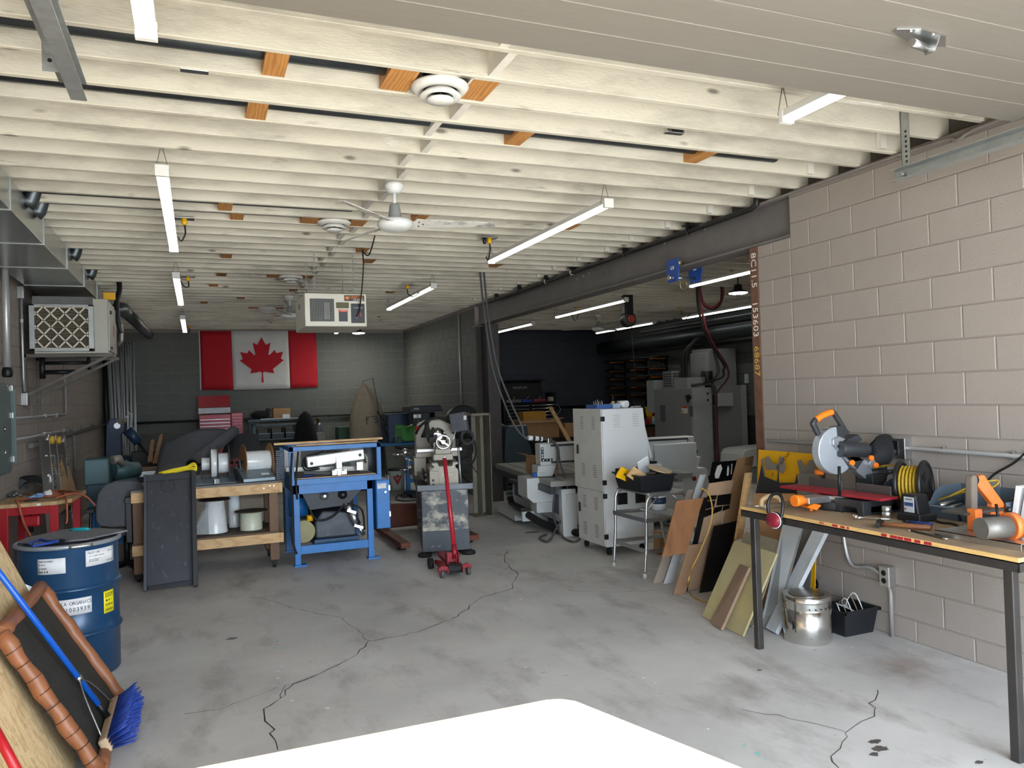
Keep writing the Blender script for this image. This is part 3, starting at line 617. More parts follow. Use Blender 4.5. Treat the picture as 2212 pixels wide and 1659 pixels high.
conduit('thin_conduit', 'thin grey conduit running along the top of the right block wall', spline([(XR-.012, 1.5, 3.19), (XR-.012, 3.0, 3.19), (XR-.012, 3.25, 3.16), (XR-.012, 3.5, 3.19), (XR-.012, 5.3, 3.195), (XR-.012, 11.8, 3.195)], 5), .011, M('conduit_painted', '8d8782', .5, .3))
a = at(1958, 968, X=XR-.03); c = at(2212, 985, X=XR-.03)
cr = conduit('wall_conduit', 'bright steel conduit along the right block wall over the workbench', [(XR-.03, 5.0, a.z-.01), (XR-.03, a.y, a.z), (XR-.03, 1.2, c.z-.02)], .0135, straps=[(XR-.02, 3.42, a.z), (XR-.02, 2.98, a.z-.004)])
ob = thing('wall_outlet', 'steel outlet box with a black plug on the conduit above the workbench', 'outlet', (XR-.03, a.y+.03, a.z))
bx = at(1940, 967, X=XR-.06)
part(ob, 'box', zinc, lambda b: b.box(XR-.065, XR+.0, bx.y-.055, bx.y+.055, bx.z-.075, bx.z+.065), .004)
part(ob, 'receptacle', blackp, lambda b: b.box(XR-.069, XR-.064, bx.y-.005, bx.y+.04, bx.z-.045, bx.z+.045))
part(ob, 'plug', blackp, lambda b: b.ob((XR-.085, bx.y+.02, bx.z-.025), (.04, .03, .03)), .004)
part(ob, 'cord', black_rub, lambda b: b.tube(spline([(XR-.1, bx.y+.02, bx.z-.025), (XR-.115, bx.y+.05, bx.z-.06), (XR-.11, bx.y+.06, bx.z-.2), (XR-.12, bx.y+.12, bx.z-.3), (XR-.15, bx.y+.22, bx.z-.36)], 6), .006, 6))
lo = at(1910, 1246, X=XR-.06)
lb = thing('wall_outlet', 'low double outlet box on the right block wall below the workbench', 'outlet', (XR-.03, lo.y, lo.z))
part(lb, 'box', zinc, lambda b: b.box(XR-.06, XR, lo.y-.04, lo.y+.04, lo.z-.07, lo.z+.07), .004)
part(lb, 'face_plate', M('plate_beige', 'b5afa5', .4, .4), lambda b: b.box(XR-.064, XR-.06, lo.y-.037, lo.y+.037, lo.z-.066, lo.z+.066), .002)
for dz in (-.026, .026): part(lb, 'receptacle', blackp, lambda b: b.lathe((XR-.067, lo.y, lo.z+dz), [(.019, 0), (.019, .003)], 14, 'x'))
conduit('floor_conduit', 'painted conduit rising from the floor to the low outlet box', [(XR-.03, lo.y-.02, 0), (XR-.03, lo.y-.02, lo.z-.1), (XR-.03, lo.y, lo.z-.06)], .0135, M('conduit_painted2', '938d8a', .5, .2))
u = at(1822, 1150, X=XR-.03)
conduit('bent_conduit', 'steel conduit bending from under the workbench across to the low outlet box', spline([(XR-.03, u.y, .95), (XR-.03, u.y, .62), (XR-.03, u.y-.06, .42), (XR-.03, u.y-.22, lo.z+.03), (XR-.03, lo.y+.05, lo.z)], 6), .0135)
# left wall services
xw = XL+.03
def lw(px, py, X=xw): return at(px, py, X=X)
p0, p1 = at(10, 590, X=-1.6), at(17, 815, X=-1.6); yv = (p0.y+p1.y)/2
mp = conduit('electrical_mast', 'thick steel conduit rising from the breaker panel', [(-1.6, yv, p1.z), (-1.6, yv, 3.2)], .03, straps=[(-1.6, yv, at(14, 622, X=-1.6).z), (-1.6, yv, at(15, 750, X=-1.6).z)], n=14)
part(mp, 'coupling', blackm, lambda b: b.lathe((-1.6, yv, p1.z), [(.035, 0), (.045, .02), (.045, .06), (.035, .09)], 14))
q0, q1, q2 = lw(46, 645), lw(46, 740), lw(53, 850); yq = q0.y
cb = conduit('wall_conduit', 'thin conduit between two small steel boxes left of the heater', [(xw, yq, q0.z), (xw, yq, q1.z), (xw, yq+.02, q2.z+.16), (xw, yq+.06, q2.z+.02)], .012, straps=[(xw, yq, (q0.z+q1.z)/2)])
part(cb, 'box', zinc, lambda b: b.ob((xw, yq, q0.z+.06), (.06, .11, .13)), .004)
part(cb, 'box', zinc, lambda b: b.ob((xw, yq+.08, q2.z-.06), (.06, .13, .13)), .004)
v0, v1, v2 = lw(139, 770), lw(141, 895), lw(48, 925)
conduit('wall_conduit', 'thin conduit dropping on the left wall then turning toward the panel, upper one', [(xw, v0.y, 2.9), (xw, v0.y, v1.z+.06), (xw, v0.y-.06, v1.z), (xw, 8.6, v1.z)], .013, straps=[(xw, 11.4, v1.z), (xw, 10.6, v1.z)])
v3 = lw(160, 925); v4 = lw(165, 1018)
conduit('wall_conduit', 'thin conduit on the left wall with a drop to a low box, lower one', [(xw, 8.6, v3.z), (xw, v3.y-.05, v3.z), (xw, v3.y, v3.z-.05), (xw, v3.y, v4.z)], .013, straps=[(xw, 11.9, v3.z), (xw, 10.5, v3.z)])
g0 = lw(222, 917)
conduit('wall_pipe', 'horizontal steel pipe along the left wall into the far corner', [(xw+.02, 9.6, g0.z-.06), (xw+.02, YB, g0.z)], .028, M('pipe_grey', '6b6864', .45, .4), straps=[(xw, y, g0.z) for y in (11, 12.3, 13.7, 15)], cat='pipe')
g1 = at(400, 910, Y=YB-.05)
conduit('wall_pipe', 'dark pipe running along the back wall behind the tool chest', [(XL+.1, YB-.06, g1.z), (XR-.05, YB-.06, g1.z)], .024, M('pipe_dark', '3c3d40', .45, .4), straps=[(x, YB-.04, g1.z) for x in (-.5, 1.2, 2.6, 3.4, 4.0)], cat='pipe')
c0 = at(990, 680, X=XR-.02)
conduit('wall_conduit', 'vertical conduit on the block wall beside the steel column', [(XR-.02, c0.y, 3.2), (XR-.02, c0.y, 1.45)], .014)
conduit('corner_pipe', 'black vertical pipe in the far left corner', [(XL+.07, YB-.1, 0), (XL+.07, YB-.1, 3.2)], .05, blackm, cat='pipe')
# pipes in the side room
for X, ya, yb, px, py, r, m, l in ((9.25, 8.5, 16.7, 1560, 716, .15, M('duct_dark', '3b4043', .4, .6), 'fat dark spiral duct under the side room ceiling'), (9.05, 8.5, 14.5, 1560, 687, .05, M('duct_mid', '4c5154', .35, .7), 'slim dark pipe above the fat duct in the side room'), (9.5, 8.5, 15, 1560, 734, .035, galv, 'bright pipe below the fat duct in the side room')):
    z = at(px, py, X=X).z; conduit('overhead_pipe', l, [(X, ya, z), (X, yb, z-.02)], r, m, n=16, cat='pipe')
# ================================================================= left foreground
osb = M('osb', 'dcc093', .75, var=.12, scale=14); layer(osb, 'b08c5a', 16, (.3, .9), (1, 3, 1.2), kind='cells', amt=.6); layer(osb, 'e0c79a', 24, (.5, .95), (1, 1.2, 3.2), kind='cells', amt=.5)
b_ = B(); b_.slab([(-.60, 2.35, .0), (-.60, 5.0, .0), (-1.09, 5.0, 1.10), (-1.09, 2.35, 1.10)], .016)
tag(b_.build('osb_sheet', osb, origin=(-.6, 3.5, 0)), 'large tan OSB sheet leaning at the left edge of the picture', 'board')
# vinyl-edged board
A_, B__, C_, D_ = Vector((-.845, 4.97, .715)), Vector((-.455, 4.95, .035)), Vector((-.845, 4.04, .715)), Vector((-.475, 4.04, .035))
vb = thing('padded_board', 'black board with a brown vinyl padded rim leaning on the OSB sheet', 'board', (-.47, 4.5, 0))
vin = M('brown_vinyl', '8a5636', .45, var=.15, scale=12, bump=.15); layer(vin, '40281c', 8, (.6, .7), amt=.5)
felt = M('black_felt_board', '26241f', .8, var=.35, scale=11, bump=.2); layer(felt, '5a5646', 18, (.64, .7), amt=.5)
ctr = (A_+B__+C_+D_)/4
part(vb, 'panel', felt, lambda b: b.slab([D_, B__, A_, C_], -.025))
nrm = (B__-D_).cross(A_-D_).normalized()
if nrm.x < 0: nrm = -nrm
for P0, P1 in ((C_, D_), (A_, B__), (C_, A_), (D_, B__)):
    part(vb, 'padded_edge', vin, lambda b: b.tube([P0.lerp(P1, k/12) + nrm*(.012+.004*math.sin(k*2.1)) for k in range(13)], [.034+.004*math.sin(k*1.7) for k in range(13)], 10))
for k in range(9):
    q = C_.lerp(D_, .12+.1*k) + nrm*.012
    part(vb, 'stitch_seam', M('seam_dark', '3c2416', .7), lambda b: b.tube(arc(q, .0365, 0, 2*math.pi, 12, nrm, (0, 1, 0))[:-1], .0022, 4, True))
b_ = B(); b_.slab([at(32, 1345, Y=5.0), at(70, 1268, Y=5.05), at(55, 1262, Y=5.05), at(25, 1310, Y=5.0)], .05)
tag(b_.build('metal_offcut', galv, origin=tuple(at(45, 1320, Y=5.0))), 'small bent galvanised sheet offcut wedged behind the padded board', 'metal scrap')
# broom
br = thing('push_broom', 'push broom with a blue handle, blue bristles resting on the floor', 'broom', (-.42, 4.5, 0))
h0, h1 = Vector((-.455, 4.80, .075)), Vector((-.455, 4.22, .075)); hc = (h0+h1)/2
woodl = M('pale_wood', 'b79c7c', .6, var=.12, scale=10, stretch=(1, .3, 1)); bluehan = M('blue_handle', '1457b8', .3, var=.04)
tilt = rotm('Y', -24)
part(br, 'head_block', woodl, lambda b: b.ob(hc, (.045, .60, .075), tilt), .012, seg=3)
def bris(b):
    for i in range(60):
        for j in range(4):
            y = -.29+.58*i/59 + random.uniform(-.004, .004); z = -.028+.056*j/3
            p = hc + tilt @ Vector((.02, y, z)); e = hc + tilt @ Vector((.125 + random.uniform(-.008, .008), y*1.08 + random.uniform(-.008, .008), z*1.7 + random.uniform(-.006, .006)))
            if e.z < .003: e.z = .003
            b.cyl(p, e, .0035, .0028, 5)
bs = part(br, 'bristles', M('blue_bristle', '1d3f9a', .6, var=.2, scale=30), bris); bs['kind'] = 'stuff'
top = at(0, 1240, X=-.88); hs = Vector((-.47, 4.52, .10)); vv = (top-hs).normalized()
hb = part(br, 'handle', bluehan, lambda b: b.cyl(hs+vv*.10, hs+vv*1.35, .0145, n=14))
part(br, 'ferrule', blackm, lambda b: (b.cyl(hs, hs+vv*.12, .017, .013, n=12)))
part(br, 'collar', zinc, lambda b: b.cyl(hs+vv*.27, hs+vv*.30, .018, n=12))
for s in (-.24, .24): part(br, 'brace', zinc, lambda b: b.tube(spline([hs+vv*.28, hs+vv*.2+Vector((0, s*.45, 0)), Vector((-.475, 4.51+s, .10))], 5), .005, 6))
rp = thing('red_pole', 'bright red pole cut off by the lower left corner', 'pole', tuple(at(20, 1640, Y=3.05)))
part(rp, 'shaft', redp, lambda b: b.cyl(at(55, 1700, Y=3.0), at(-30, 1540, Y=3.1), .016, n=12)); part(rp, 'grip', black_rub, lambda b: b.cyl(at(68, 1725, Y=2.97), at(55, 1700, Y=3.0), .018, n=12))
# drum
DR = (-.80, 5.74); dr = thing('steel_drum', 'blue steel drum with paper labels, carpet offcut on its lid', 'drum', (*DR, 0))
drm = M('drum_blue', '173f63', .28, .15, var=.08, scale=4); layer(drm, '7a828a', 30, (.70, .75), amt=.6)
prof = [(.272, .0), (.286, .012), (.286, .27)] + [(.286+.016*math.sin(math.pi*k/6), .27+.04*k/6) for k in range(1, 7)] + [(.286, .56)] + [(.286+.016*math.sin(math.pi*k/6), .56+.04*k/6) for k in range(1, 7)] + [(.286, .845), (.28, .85)]
part(dr, 'body', drm, lambda b: b.lathe((*DR, 0), prof, 48))
part(dr, 'lid', M('lid_grey', '8d9096', .4, .5), lambda b: b.lathe((*DR, .84), [(.29, 0), (.29, .012), (.27, .012)], 48))
ring = part(dr, 'locking_ring', M('ring_grey', '9fa6ad', .35, .5), lambda b: b.tube(arc((*DR, .853), .294, 0, 2*math.pi, 48, (1, 0, 0), (0, 1, 0))[:-1], .014, 10, True))
part(ring, 'clasp', zinc, lambda b: b.tube(arc((*DR, .853), .312, math.radians(-82), math.radians(-58), 6, (1, 0, 0), (0, 1, 0)), .011, 8))
paper = M('paper_label', 'd9dadb', .6, var=.03); yel = M('yellow_label', 'e4da18', .5, var=.03)
def drum_label(a0, a1, z0, z1, m, name):
    return part(dr, name, m, lambda b: b.grid(lambda u, v: (DR[0]+.2885*math.cos(math.radians(a0+(a1-a0)*u)), DR[1]+.2885*math.sin(math.radians(a0+(a1-a0)*u)), z0+(z1-z0)*v), 8, 1, .0008))
def drum_text(par, a, z, s, size, sx=1.):
    n = len(s); adv = size*.62*sx/.2895
    for i, ch in enumerate(s):
        if ch == ' ': continue
        t = math.radians(a) + (i-(n-1)/2)*adv
        text(par, 'lettering', ch, ink, size, (DR[0]+.2895*math.cos(t), DR[1]+.2895*math.sin(t), z), (-math.sin(t), math.cos(t), 0), sx=sx, ext=.0003)
def bars(par, a0, a1, z0, z1, n):
    def f(b):
        for k in range(n):
            t0 = math.radians(a0+(a1-a0)*(k+random.uniform(0, .3))/n); t1 = math.radians(a0+(a1-a0)*(k+random.uniform(.45, .8))/n); r = .2895
            b.add([(DR[0]+r*math.cos(t), DR[1]+r*math.sin(t), z) for t in (t0, t1) for z in (z0, z1)], [(0, 2, 3, 1)])
    part(par, 'barcode', ink, f)
l1 = drum_label(-118, -86, .695, .79, paper, 'paper_label')
for z, k, e in ((.775, 16, -98), (.755, 8, -108), (.732, 9, -106), (.712, 4, -104)): bars(l1, -116, e, z-.006, z+.004, k)
l2 = drum_label(-64, -22, .715, .815, paper, 'paper_label')
drum_text(l2, -54, .797, 'PALLET 1182', .016, .7); drum_text(l2, -50, .775, 'QTY 1 OF ORGANIC TRIAL KITS', .010, .6)
for z, k, a, e in ((.755, 12, -60, -44), (.745, 8, -60, -48), (.73, 4, -36, -26), (.79, 5, -34, -26)): bars(l2, a, e, z-.003, z+.003, k)
l3 = drum_label(-98, -58, .43, .53, paper, 'paper_label')
drum_text(l3, -75, .502, 'LA ORGANICS', .030, .85); drum_text(l3, -76, .462, '21003939', .038, .85)
l4 = drum_label(-42, -24, .395, .535, yel, 'yellow_label')
for z, k in ((.515, 12), (.50, 8), (.475, 3), (.448, 10), (.415, 16)): bars(l4, -40, -27, z-.006, z+.006, k)
part(l4, 'green_dot', M('green_dot', '1f7a3a', .5), lambda b: b.lathe((DR[0]+.2892*math.cos(math.radians(-26.5)), DR[1]+.2892*math.sin(math.radians(-26.5)), .522), [(.007, 0), (.007, .0006)], 12, 'x'))
carp = M('grey_carpet', '74747a', .95, var=.25, scale=60, bump=.5, bscale=160)
b_ = B(); cz = .872
b_.prism([(DR[0]-.16, DR[1]-.18), (DR[0]+.12, DR[1]-.17), (DR[0]+.34, DR[1]+.06), (DR[0]+.12, DR[1]+.30), (DR[0]-.10, DR[1]+.31), (DR[0]-.25, DR[1]+.12), (DR[0]-.28, DR[1]-.02)], 'z', cz-.004, cz+.006)
tag(b_.build('carpet_offcut', carp, origin=(*DR, cz)), 'grey carpet offcut lying on top of the blue drum', 'carpet')
sd = thing('screwdriver', 'screwdriver with a teal handle on the drum carpet', 'screwdriver', (DR[0]-.02, DR[1]+.1, cz+.016))
p0, p1 = at(192, 1143, Z=cz+.017), at(122, 1145, Z=cz+.010); pm = p0.lerp(p1, .6)
part(sd, 'handle', M('teal_plastic', '1aa0a8', .35, var=.04), lambda b: b.tube([p0, p0.lerp(pm, .15), p0.lerp(pm, .75), pm], [.008, .013, .013, .007], 10)); part(sd, 'shaft', chrome, lambda b: b.cyl(pm, p1, .0032, n=8))
plr = thing('pliers', 'long-nose pliers with blue grips on the drum lid edge', 'pliers', tuple(at(120, 1168, Z=cz+.012)))
q = [at(x, y, Z=cz+.012) for x, y in ((66, 1174), (85, 1166), (108, 1170), (128, 1168), (150, 1167))]; q2 = [at(x, y, Z=cz+.012) for x, y in ((70, 1180), (90, 1176), (112, 1172))]
bg_ = M('blue_grip', '1c3a86', .5, var=.05)
part(plr, 'grip', bg_, lambda b: b.tube(spline(q[:4], 4), .010, 8)); part(plr, 'grip', bg_, lambda b: b.tube(spline(q2+[q[3]], 4), .009, 8)); part(plr, 'jaw', blackm, lambda b: b.tube([q[3], q[3].lerp(q[4], .5), q[4]], [.012, .010, .003], 8))
# ================================================================= breaker panel and red bench
pn = thing('breaker_panel', 'grey-green breaker panel on the left wall above the red bench', 'electrical panel', (XL+.07, 8.4, 1.1))
pgm = M('panel_green', '5d6d6b', .42, var=.05, scale=6)
z0, z1 = at(22, 1022, X=-1.6).z, at(22, 828, X=-1.6).z; ye = at(22, 930, X=-1.6).y
part(pn, 'cabinet', pgm, lambda b: b.box(XL, -1.6, 7.5, ye, z0, z1), .005)
part(pn, 'door', pgm, lambda b: b.box(-1.60, -1.585, 7.55, ye-.03, z0+.03, z1-.03), .003)
part(pn, 'open_door_flap', pgm, lambda b: b.box(XL, -1.565, ye+.06, ye+.075, z0+.08, z1-.06), .003)
for z in (z0+.1, z0+.5, z0+.75): part(pn, 'hinge', zinc, lambda b: b.box(-1.59, -1.57, ye-.01, ye+.0, z, z+.05))
for z in (at(2, 928, X=-1.58).z, at(2, 980, X=-1.58).z): part(pn, 'latch', zinc, lambda b: b.lathe((-1.585, 7.97, z), [(.02, 0), (.02, .015)], 14, 'x'))
rw = thing('red_workbench', 'small red steel workbench with a plywood top against the left wall', 'workbench', (-1.4, 8.45, 0))
BX0, BX1, BY0, BY1, BZ = -1.70, -1.10, 8.02, 8.88, .875
part(rw, 'top', plym, lambda b: b.prism([(BX0, BY0), (BX1-.10, BY0), (BX1, BY0+.14), (BX1+.03, BY1), (BX0, BY1)], 'z', BZ-.035, BZ), .003)
for x, y in ((BX0+.08, BY0+.05), (BX1-.13, BY0+.05), (BX0+.08, BY1-.05), (BX1-.05, BY1-.05)):
    part(rw, 'leg', redp, lambda b: b.prism([(x-.035, BZ-.035), (x+.035, BZ-.035), (x+.02, 0), (x-.04, 0)], 'y', y-.03, y+.03), .004)
part(rw, 'apron', redp, lambda b: b.box(BX0+.05, BX1-.1, BY0+.03, BY0+.045, BZ-.11, BZ-.035), .003)
part(rw, 'apron', redp, lambda b: b.box(BX0+.05, BX1-.02, BY1-.045, BY1-.03, BZ-.11, BZ-.035), .003)
part(rw, 'label', inkw, lambda b: b.box(BX1-.26, BX1-.23, BY0-.002, BY0, BZ-.028, BZ-.012))
hosem = M('orange_hose', 'a65a3c', .5, var=.1)
def hose(name, label, px, zz, r, m, cat='hose', extra=()):
    pts = [at(x, y, Z=zz+.01*(i % 2)) for i, (x, y) in enumerate(px)] + [Vector(e) for e in extra]
    t = thing(name, label, cat, tuple(pts[0])); part(t, 'hose_run', m, lambda b: b.tube(spline(pts, 6), r, 8)); return t
hose('air_hose', 'rust-orange air hose looped across the red bench and hanging off its front', [(50, 1067), (100, 1072), (150, 1066), (170, 1064), (120, 1060), (90, 1066), (60, 1078), (36, 1081)], BZ+.012, .010, hosem, extra=[at(40, 1090, Y=BY0-.02), at(52, 1130, Y=BY0-.03), at(66, 1158, Y=BY0-.1)])
hose('air_hose', 'rust-orange air hose hanging down beside the right bench leg', [(100, 1070), (130, 1064), (140, 1070)], BZ+.02, .009, hosem, extra=[at(144, 1085, Y=BY0-.02), at(145, 1120, Y=BY0-.03), at(142, 1132, Y=BY0-.05)])
hose('air_hose', 'rust-orange air hose arching off the right end of the red bench', [(120, 1075), (160, 1066)], BZ+.03, .009, hosem, extra=[at(185, 1072, Y=8.3), at(202, 1088, Y=8.25), at(206, 1092, Y=8.25)])
gl = thing('work_glove', 'blue and white work glove lying on the red bench', 'glove', tuple(at(85, 1074, Z=BZ)))
c_ = at(86, 1070, Z=BZ+.03)
glm = M('glove_blue', '7fa3d0', .7, var=.25, scale=30)
part(gl, 'palm', glm, lambda b: b.ball(c_, .05, 8, (1.2, .8, .45)))
for k in range(4): part(gl, 'finger', glm, lambda b: b.tube([c_+Vector((-.03, -.03+.02*k, 0)), c_+Vector((-.09-.01*(k % 2), -.05+.025*k, -.012))], [.012, .009], 8))
part(gl, 'thumb', glm, lambda b: b.tube([c_+Vector((.02, -.03, .01)), c_+Vector((-.01, -.075, .02))], [.012, .009], 8)); part(gl, 'cuff', inkw, lambda b: b.cyl(c_+Vector((.04, 0, 0)), c_+Vector((.09, .02, .01)), .034, .04, 12))
fc = thing('welding_mask', 'black scrap of welding mask on the red bench behind the glove', 'mask', tuple(at(65, 1058, Z=BZ)))
c_ = at(68, 1060, Z=BZ)
part(fc, 'shell', blackp, lambda b: b.grid(lambda u, v: c_+Vector((.10*math.cos(math.pi*u)-.02*v, .05*v, .02+.10*v+.05*math.sin(math.pi*u)*(1-v*.3))), 10, 6, .004)); part(fc, 'flap', blackp, lambda b: b.slab([c_+Vector((-.12, 0, .05)), c_+Vector((-.03, 0, .02)), c_+Vector((-.02, .02, .09)), c_+Vector((-.1, .02, .13))], .004)
     )
vz = thing('bench_vise_parts', 'grey metal fittings heap beside the small red box on the bench', 'fittings', tuple(at(20, 1068, Z=BZ)))
for i in range(7):
    q = at(6+7*i, 1072-4*(i % 2), Z=BZ+.012); part(vz, 'fitting', M('tool_grey', '77797b', .4, .7), lambda b: b.cyl(q, q+Vector((random.uniform(-.05, .05), random.uniform(-.03, .03), .02)), .012+.006*(i % 3), n=10))
rbx = at(25, 1055, Z=BZ+.03); t = thing('parts_box', 'small red parts box on the left end of the red bench', 'box', tuple(rbx)); part(t, 'body', redp, lambda b: b.ob(rbx+Vector((0, 0, .01)), (.10, .08, .08)), .006); part(t, 'handle', zinc, lambda b: b.tube(arc(rbx+Vector((0, 0, .05)), .03, 0, math.pi, 8, (1, 0, 0), (0, 0, 1)), .005, 6))
tl = at(68, 1110, Y=8.2); t = thing('power_drill', 'red and black power tool hanging below the red bench top', 'power tool', tuple(tl))
part(t, 'body', blackp, lambda b: b.ob(tl+Vector((0, 0, .06)), (.13, .10, .13)), .02); part(t, 'red_housing', redp, lambda b: b.ob(tl+Vector((0, 0, -.06)), (.15, .11, .11)), .02); part(t, 'grip', blackp, lambda b: b.cyl(tl+Vector((0, -.03, .02)), tl+Vector((0, -.03, -.16)), .022, n=10))
# ladder and triangular board
ld = thing('folding_ladder', 'folded aluminium ladder with yellow knobs leaning on the left wall', 'ladder', (-1.5, 9.5, 0))
for i, px in enumerate((97, 113, 131)):
    tp = at(px, 955+4*(i == 2), X=-1.60); bt = at(px+26, 1150, X=-1.30); bt.z = 0; dirv = (tp-bt)
    part(ld, 'rail', alum, lambda b: b.slab([bt+Vector((-.05, -.03, 0)), bt+Vector((.05, -.03, 0)), tp+Vector((.05, -.03, 0)), tp+Vector((-.05, -.03, 0))], .05), .004)
    part(ld, 'hinge_disc', alum, lambda b: b.lathe(tp+Vector((.03, 0, .02)), [(.075, -.02), (.075, .02)], 20, 'x'))
    if i < 2: part(ld, 'yellow_knob', M('ladder_yellow', 'c9a236', .5, var=.08), lambda b: b.lathe(tp+Vector((.05, 0, .02)), [(.045, 0), (.045, .03), (.03, .045)], 16, 'x'))
    m_ = bt.lerp(tp, .8)
    part(ld, 'rung_clip', MATS['ladder_yellow'] if i < 2 else greyp, lambda b: b.cyl(m_+Vector((.04, -.06, 0)), m_+Vector((.04, .08, .01)), .016, n=10))
rp_ = at(110, 1010, X=-1.45); text(ld, 'lettering', 'ULTIMATE', ink, .07, (rp_.x+.03, rp_.y-.02, rp_.z-.05), (0.05, 0, -1), (.3, 1, 0), sx=1.1)
for k in range(4): part(ld, 'rung', alum, lambda b: b.cyl(at(100+5*k, 985+42*k, X=-1.55+.06*k), at(150+4*k, 985+40*k, X=-1.55+.06*k), .014, n=8))
pb = B(); pb.slab([at(165, 1062, X=-1.38), at(150, 1062, X=-1.38), at(133, 958, X=-1.62), at(137, 960, X=-1.60)], .014)
pb2 = B(); q = [at(170, 1075, X=-1.35), at(128, 1110, X=-1.35), at(133, 957, X=-1.63)]; pb2.slab(q, .014)
tag(pb2.build('triangular_board', plym, origin=tuple(q[1])), 'tan triangular plywood offcut leaning beside the ladder', 'board')
# ================================================================= left back machines
grn = M('machine_green', '3f5c60', .45, var=.1, scale=7)
Y0 = 9.35
def V(px, py, Y): return at(px, py, Y=Y)
sn = thing('disc_sander', 'dark green sanding machine with a square hood on a blue stand', 'sander', tuple(Vector((V(215, 1100, Y0).x, Y0+.2, 0))))
a, c = V(180, 993, Y0), V(236, 1046, Y0)
part(sn, 'hood', grn, lambda b: b.box(a.x, c.x, Y0, Y0+.35, c.z, a.z), .012)
part(sn, 'hood_face', M('machine_green_light', '48676b', .45, var=.05), lambda b: b.box(a.x+.01, c.x-.01, Y0-.008, Y0, c.z+.01, a.z-.015), .006)
a2, c2 = V(186, 1046, Y0), V(240, 1070, Y0); part(sn, 'lower_body', M('machine_blue_green', '2f4a5a', .45, var=.1), lambda b: b.box(a2.x, c2.x, Y0+.02, Y0+.5, c2.z-.05, a2.z), .008)
part(sn, 'motor', grn, lambda b: b.cyl((c.x, Y0+.3, (a.z+c.z)/2-.02), (c.x+.24, Y0+.5, (a.z+c.z)/2-.04), .10, .09, 20))
part(sn, 'arm', M('bare_cast', '8d8778', .5, .3), lambda b: b.tube([(c.x+.02, Y0+.15, a.z-.03), (c.x+.08, Y0+.2, a.z-.02), (c.x+.12, Y0+.25, a.z-.10)], [.05, .045, .03], 10))
part(sn, 'rear_plate', grn, lambda b: b.prism([(c.x, a.z-.15), (c.x+.12, a.z-.06), (c.x+.2, a.z-.12), (c.x+.26, c.z-.12), (c.x, c.z-.12)], 'y', Y0+.45, Y0+.6), .006)
part(sn, 'knob', blackp, lambda b: b.lathe((c.x+.04, Y0+.1, c.z+.05), [(.03, 0), (.03, .03)], 12, 'x'))
part(sn, 'stand_leg', bluep, lambda b: (b.box(a2.x+.02, a2.x+.07, Y0+.05, Y0+.1, 0, c2.z-.05), b.box(c2.x-.06, c2.x-.01, Y0+.05, Y0+.1, 0, c2.z-.05), b.box(a2.x+.02, a2.x+.07, Y0+.4, Y0+.45, 0, c2.z-.05), b.box(c2.x-.06, c2.x-.01, Y0+.4, Y0+.45, 0, c2.z-.05)))
part(sn, 'stand_shelf', bluep, lambda b: b.box(a2.x+.02, c2.x+.25, Y0+.05, Y0+.5, .22, .27))
Y1 = 13.2; bs_ = thing('band_saw', 'dark blue band saw standing in front of the steel tubes', 'band saw', (V(250, 1000, Y1).x, Y1+.2, 0))
nav = M('navy_enamel', '1d3350', .42, var=.1, scale=6)
a, c = V(229, 905, Y1), V(258, 990, Y1)
part(bs_, 'upper_housing', nav, lambda b: b.prism([(a.x, a.z-.10), (a.x+.05, a.z), (c.x+.08, a.z), (c.x+.08, a.z-.2), (a.x+.2, a.z-.25), (a.x+.2, c.z), (a.x-.02, c.z)], 'y', Y1, Y1+.25), .01)
part(bs_, 'table', nav, lambda b: b.box(a.x+.05, a.x+.45, Y1-.1, Y1+.35, c.z-.0, c.z+.03), .004)
part(bs_, 'lower_housing', nav, lambda b: b.box(a.x, a.x+.42, Y1, Y1+.3, .35, c.z), .01)
part(bs_, 'stand', nav, lambda b: b.prism([(a.x-.05, 0), (a.x+.5, 0), (a.x+.4, .35), (a.x, .35)], 'y', Y1, Y1+.35), .004)
part(bs_, 'dial', alum, lambda b: b.lathe((a.x+.15, Y1-.03, a.z-.11), [(.045, 0), (.045, .03)], 18, 'y'))
hq = V(258, 903, Y1-.05); hq2 = V(284, 901-12, Y1-.05)
part(bs_, 'blade_guide', M('bare_cast2', '9b9489', .5, .4), lambda b: b.cyl((hq.x, Y1-.04, a.z-.04), (hq.x+.05, Y1+.05, a.z-.04), .05, n=12)); part(bs_, 'lever', zinc, lambda b: b.cyl((hq.x+.03, Y1-.05, a.z-.05), hq2, .013, n=8))
# steel tubes
tube_m = M('steel_tube_finish', 'c9ced1', .3, .45, var=.05)
for k in range(22):
    f_ = k/21; tx = at(229+60*f_, 742+3*math.sin(k*2.7), Y=16.6); bx_ = at(246+47*f_ + 5*math.sin(k*1.9), 1000, Y=16.3)
    tp = Vector((tx.x, 16.6+.1*math.cos(k*3.1), tx.z)); dirx = (bx_.x-tx.x)/(tx.z-bx_.z)
    bt = Vector((tx.x + dirx*tp.z, 16.15+.12*math.sin(k*2.3), 0))
    o = part(None, 'steel_tube', tube_m, lambda b: b.cyl(bt, tp, .0135, n=8), origin=tuple(bt))
    tag(o, 'long bright steel tube in the bundle leaning in the far left corner', 'tube', 'steel tubes leaning in the corner')
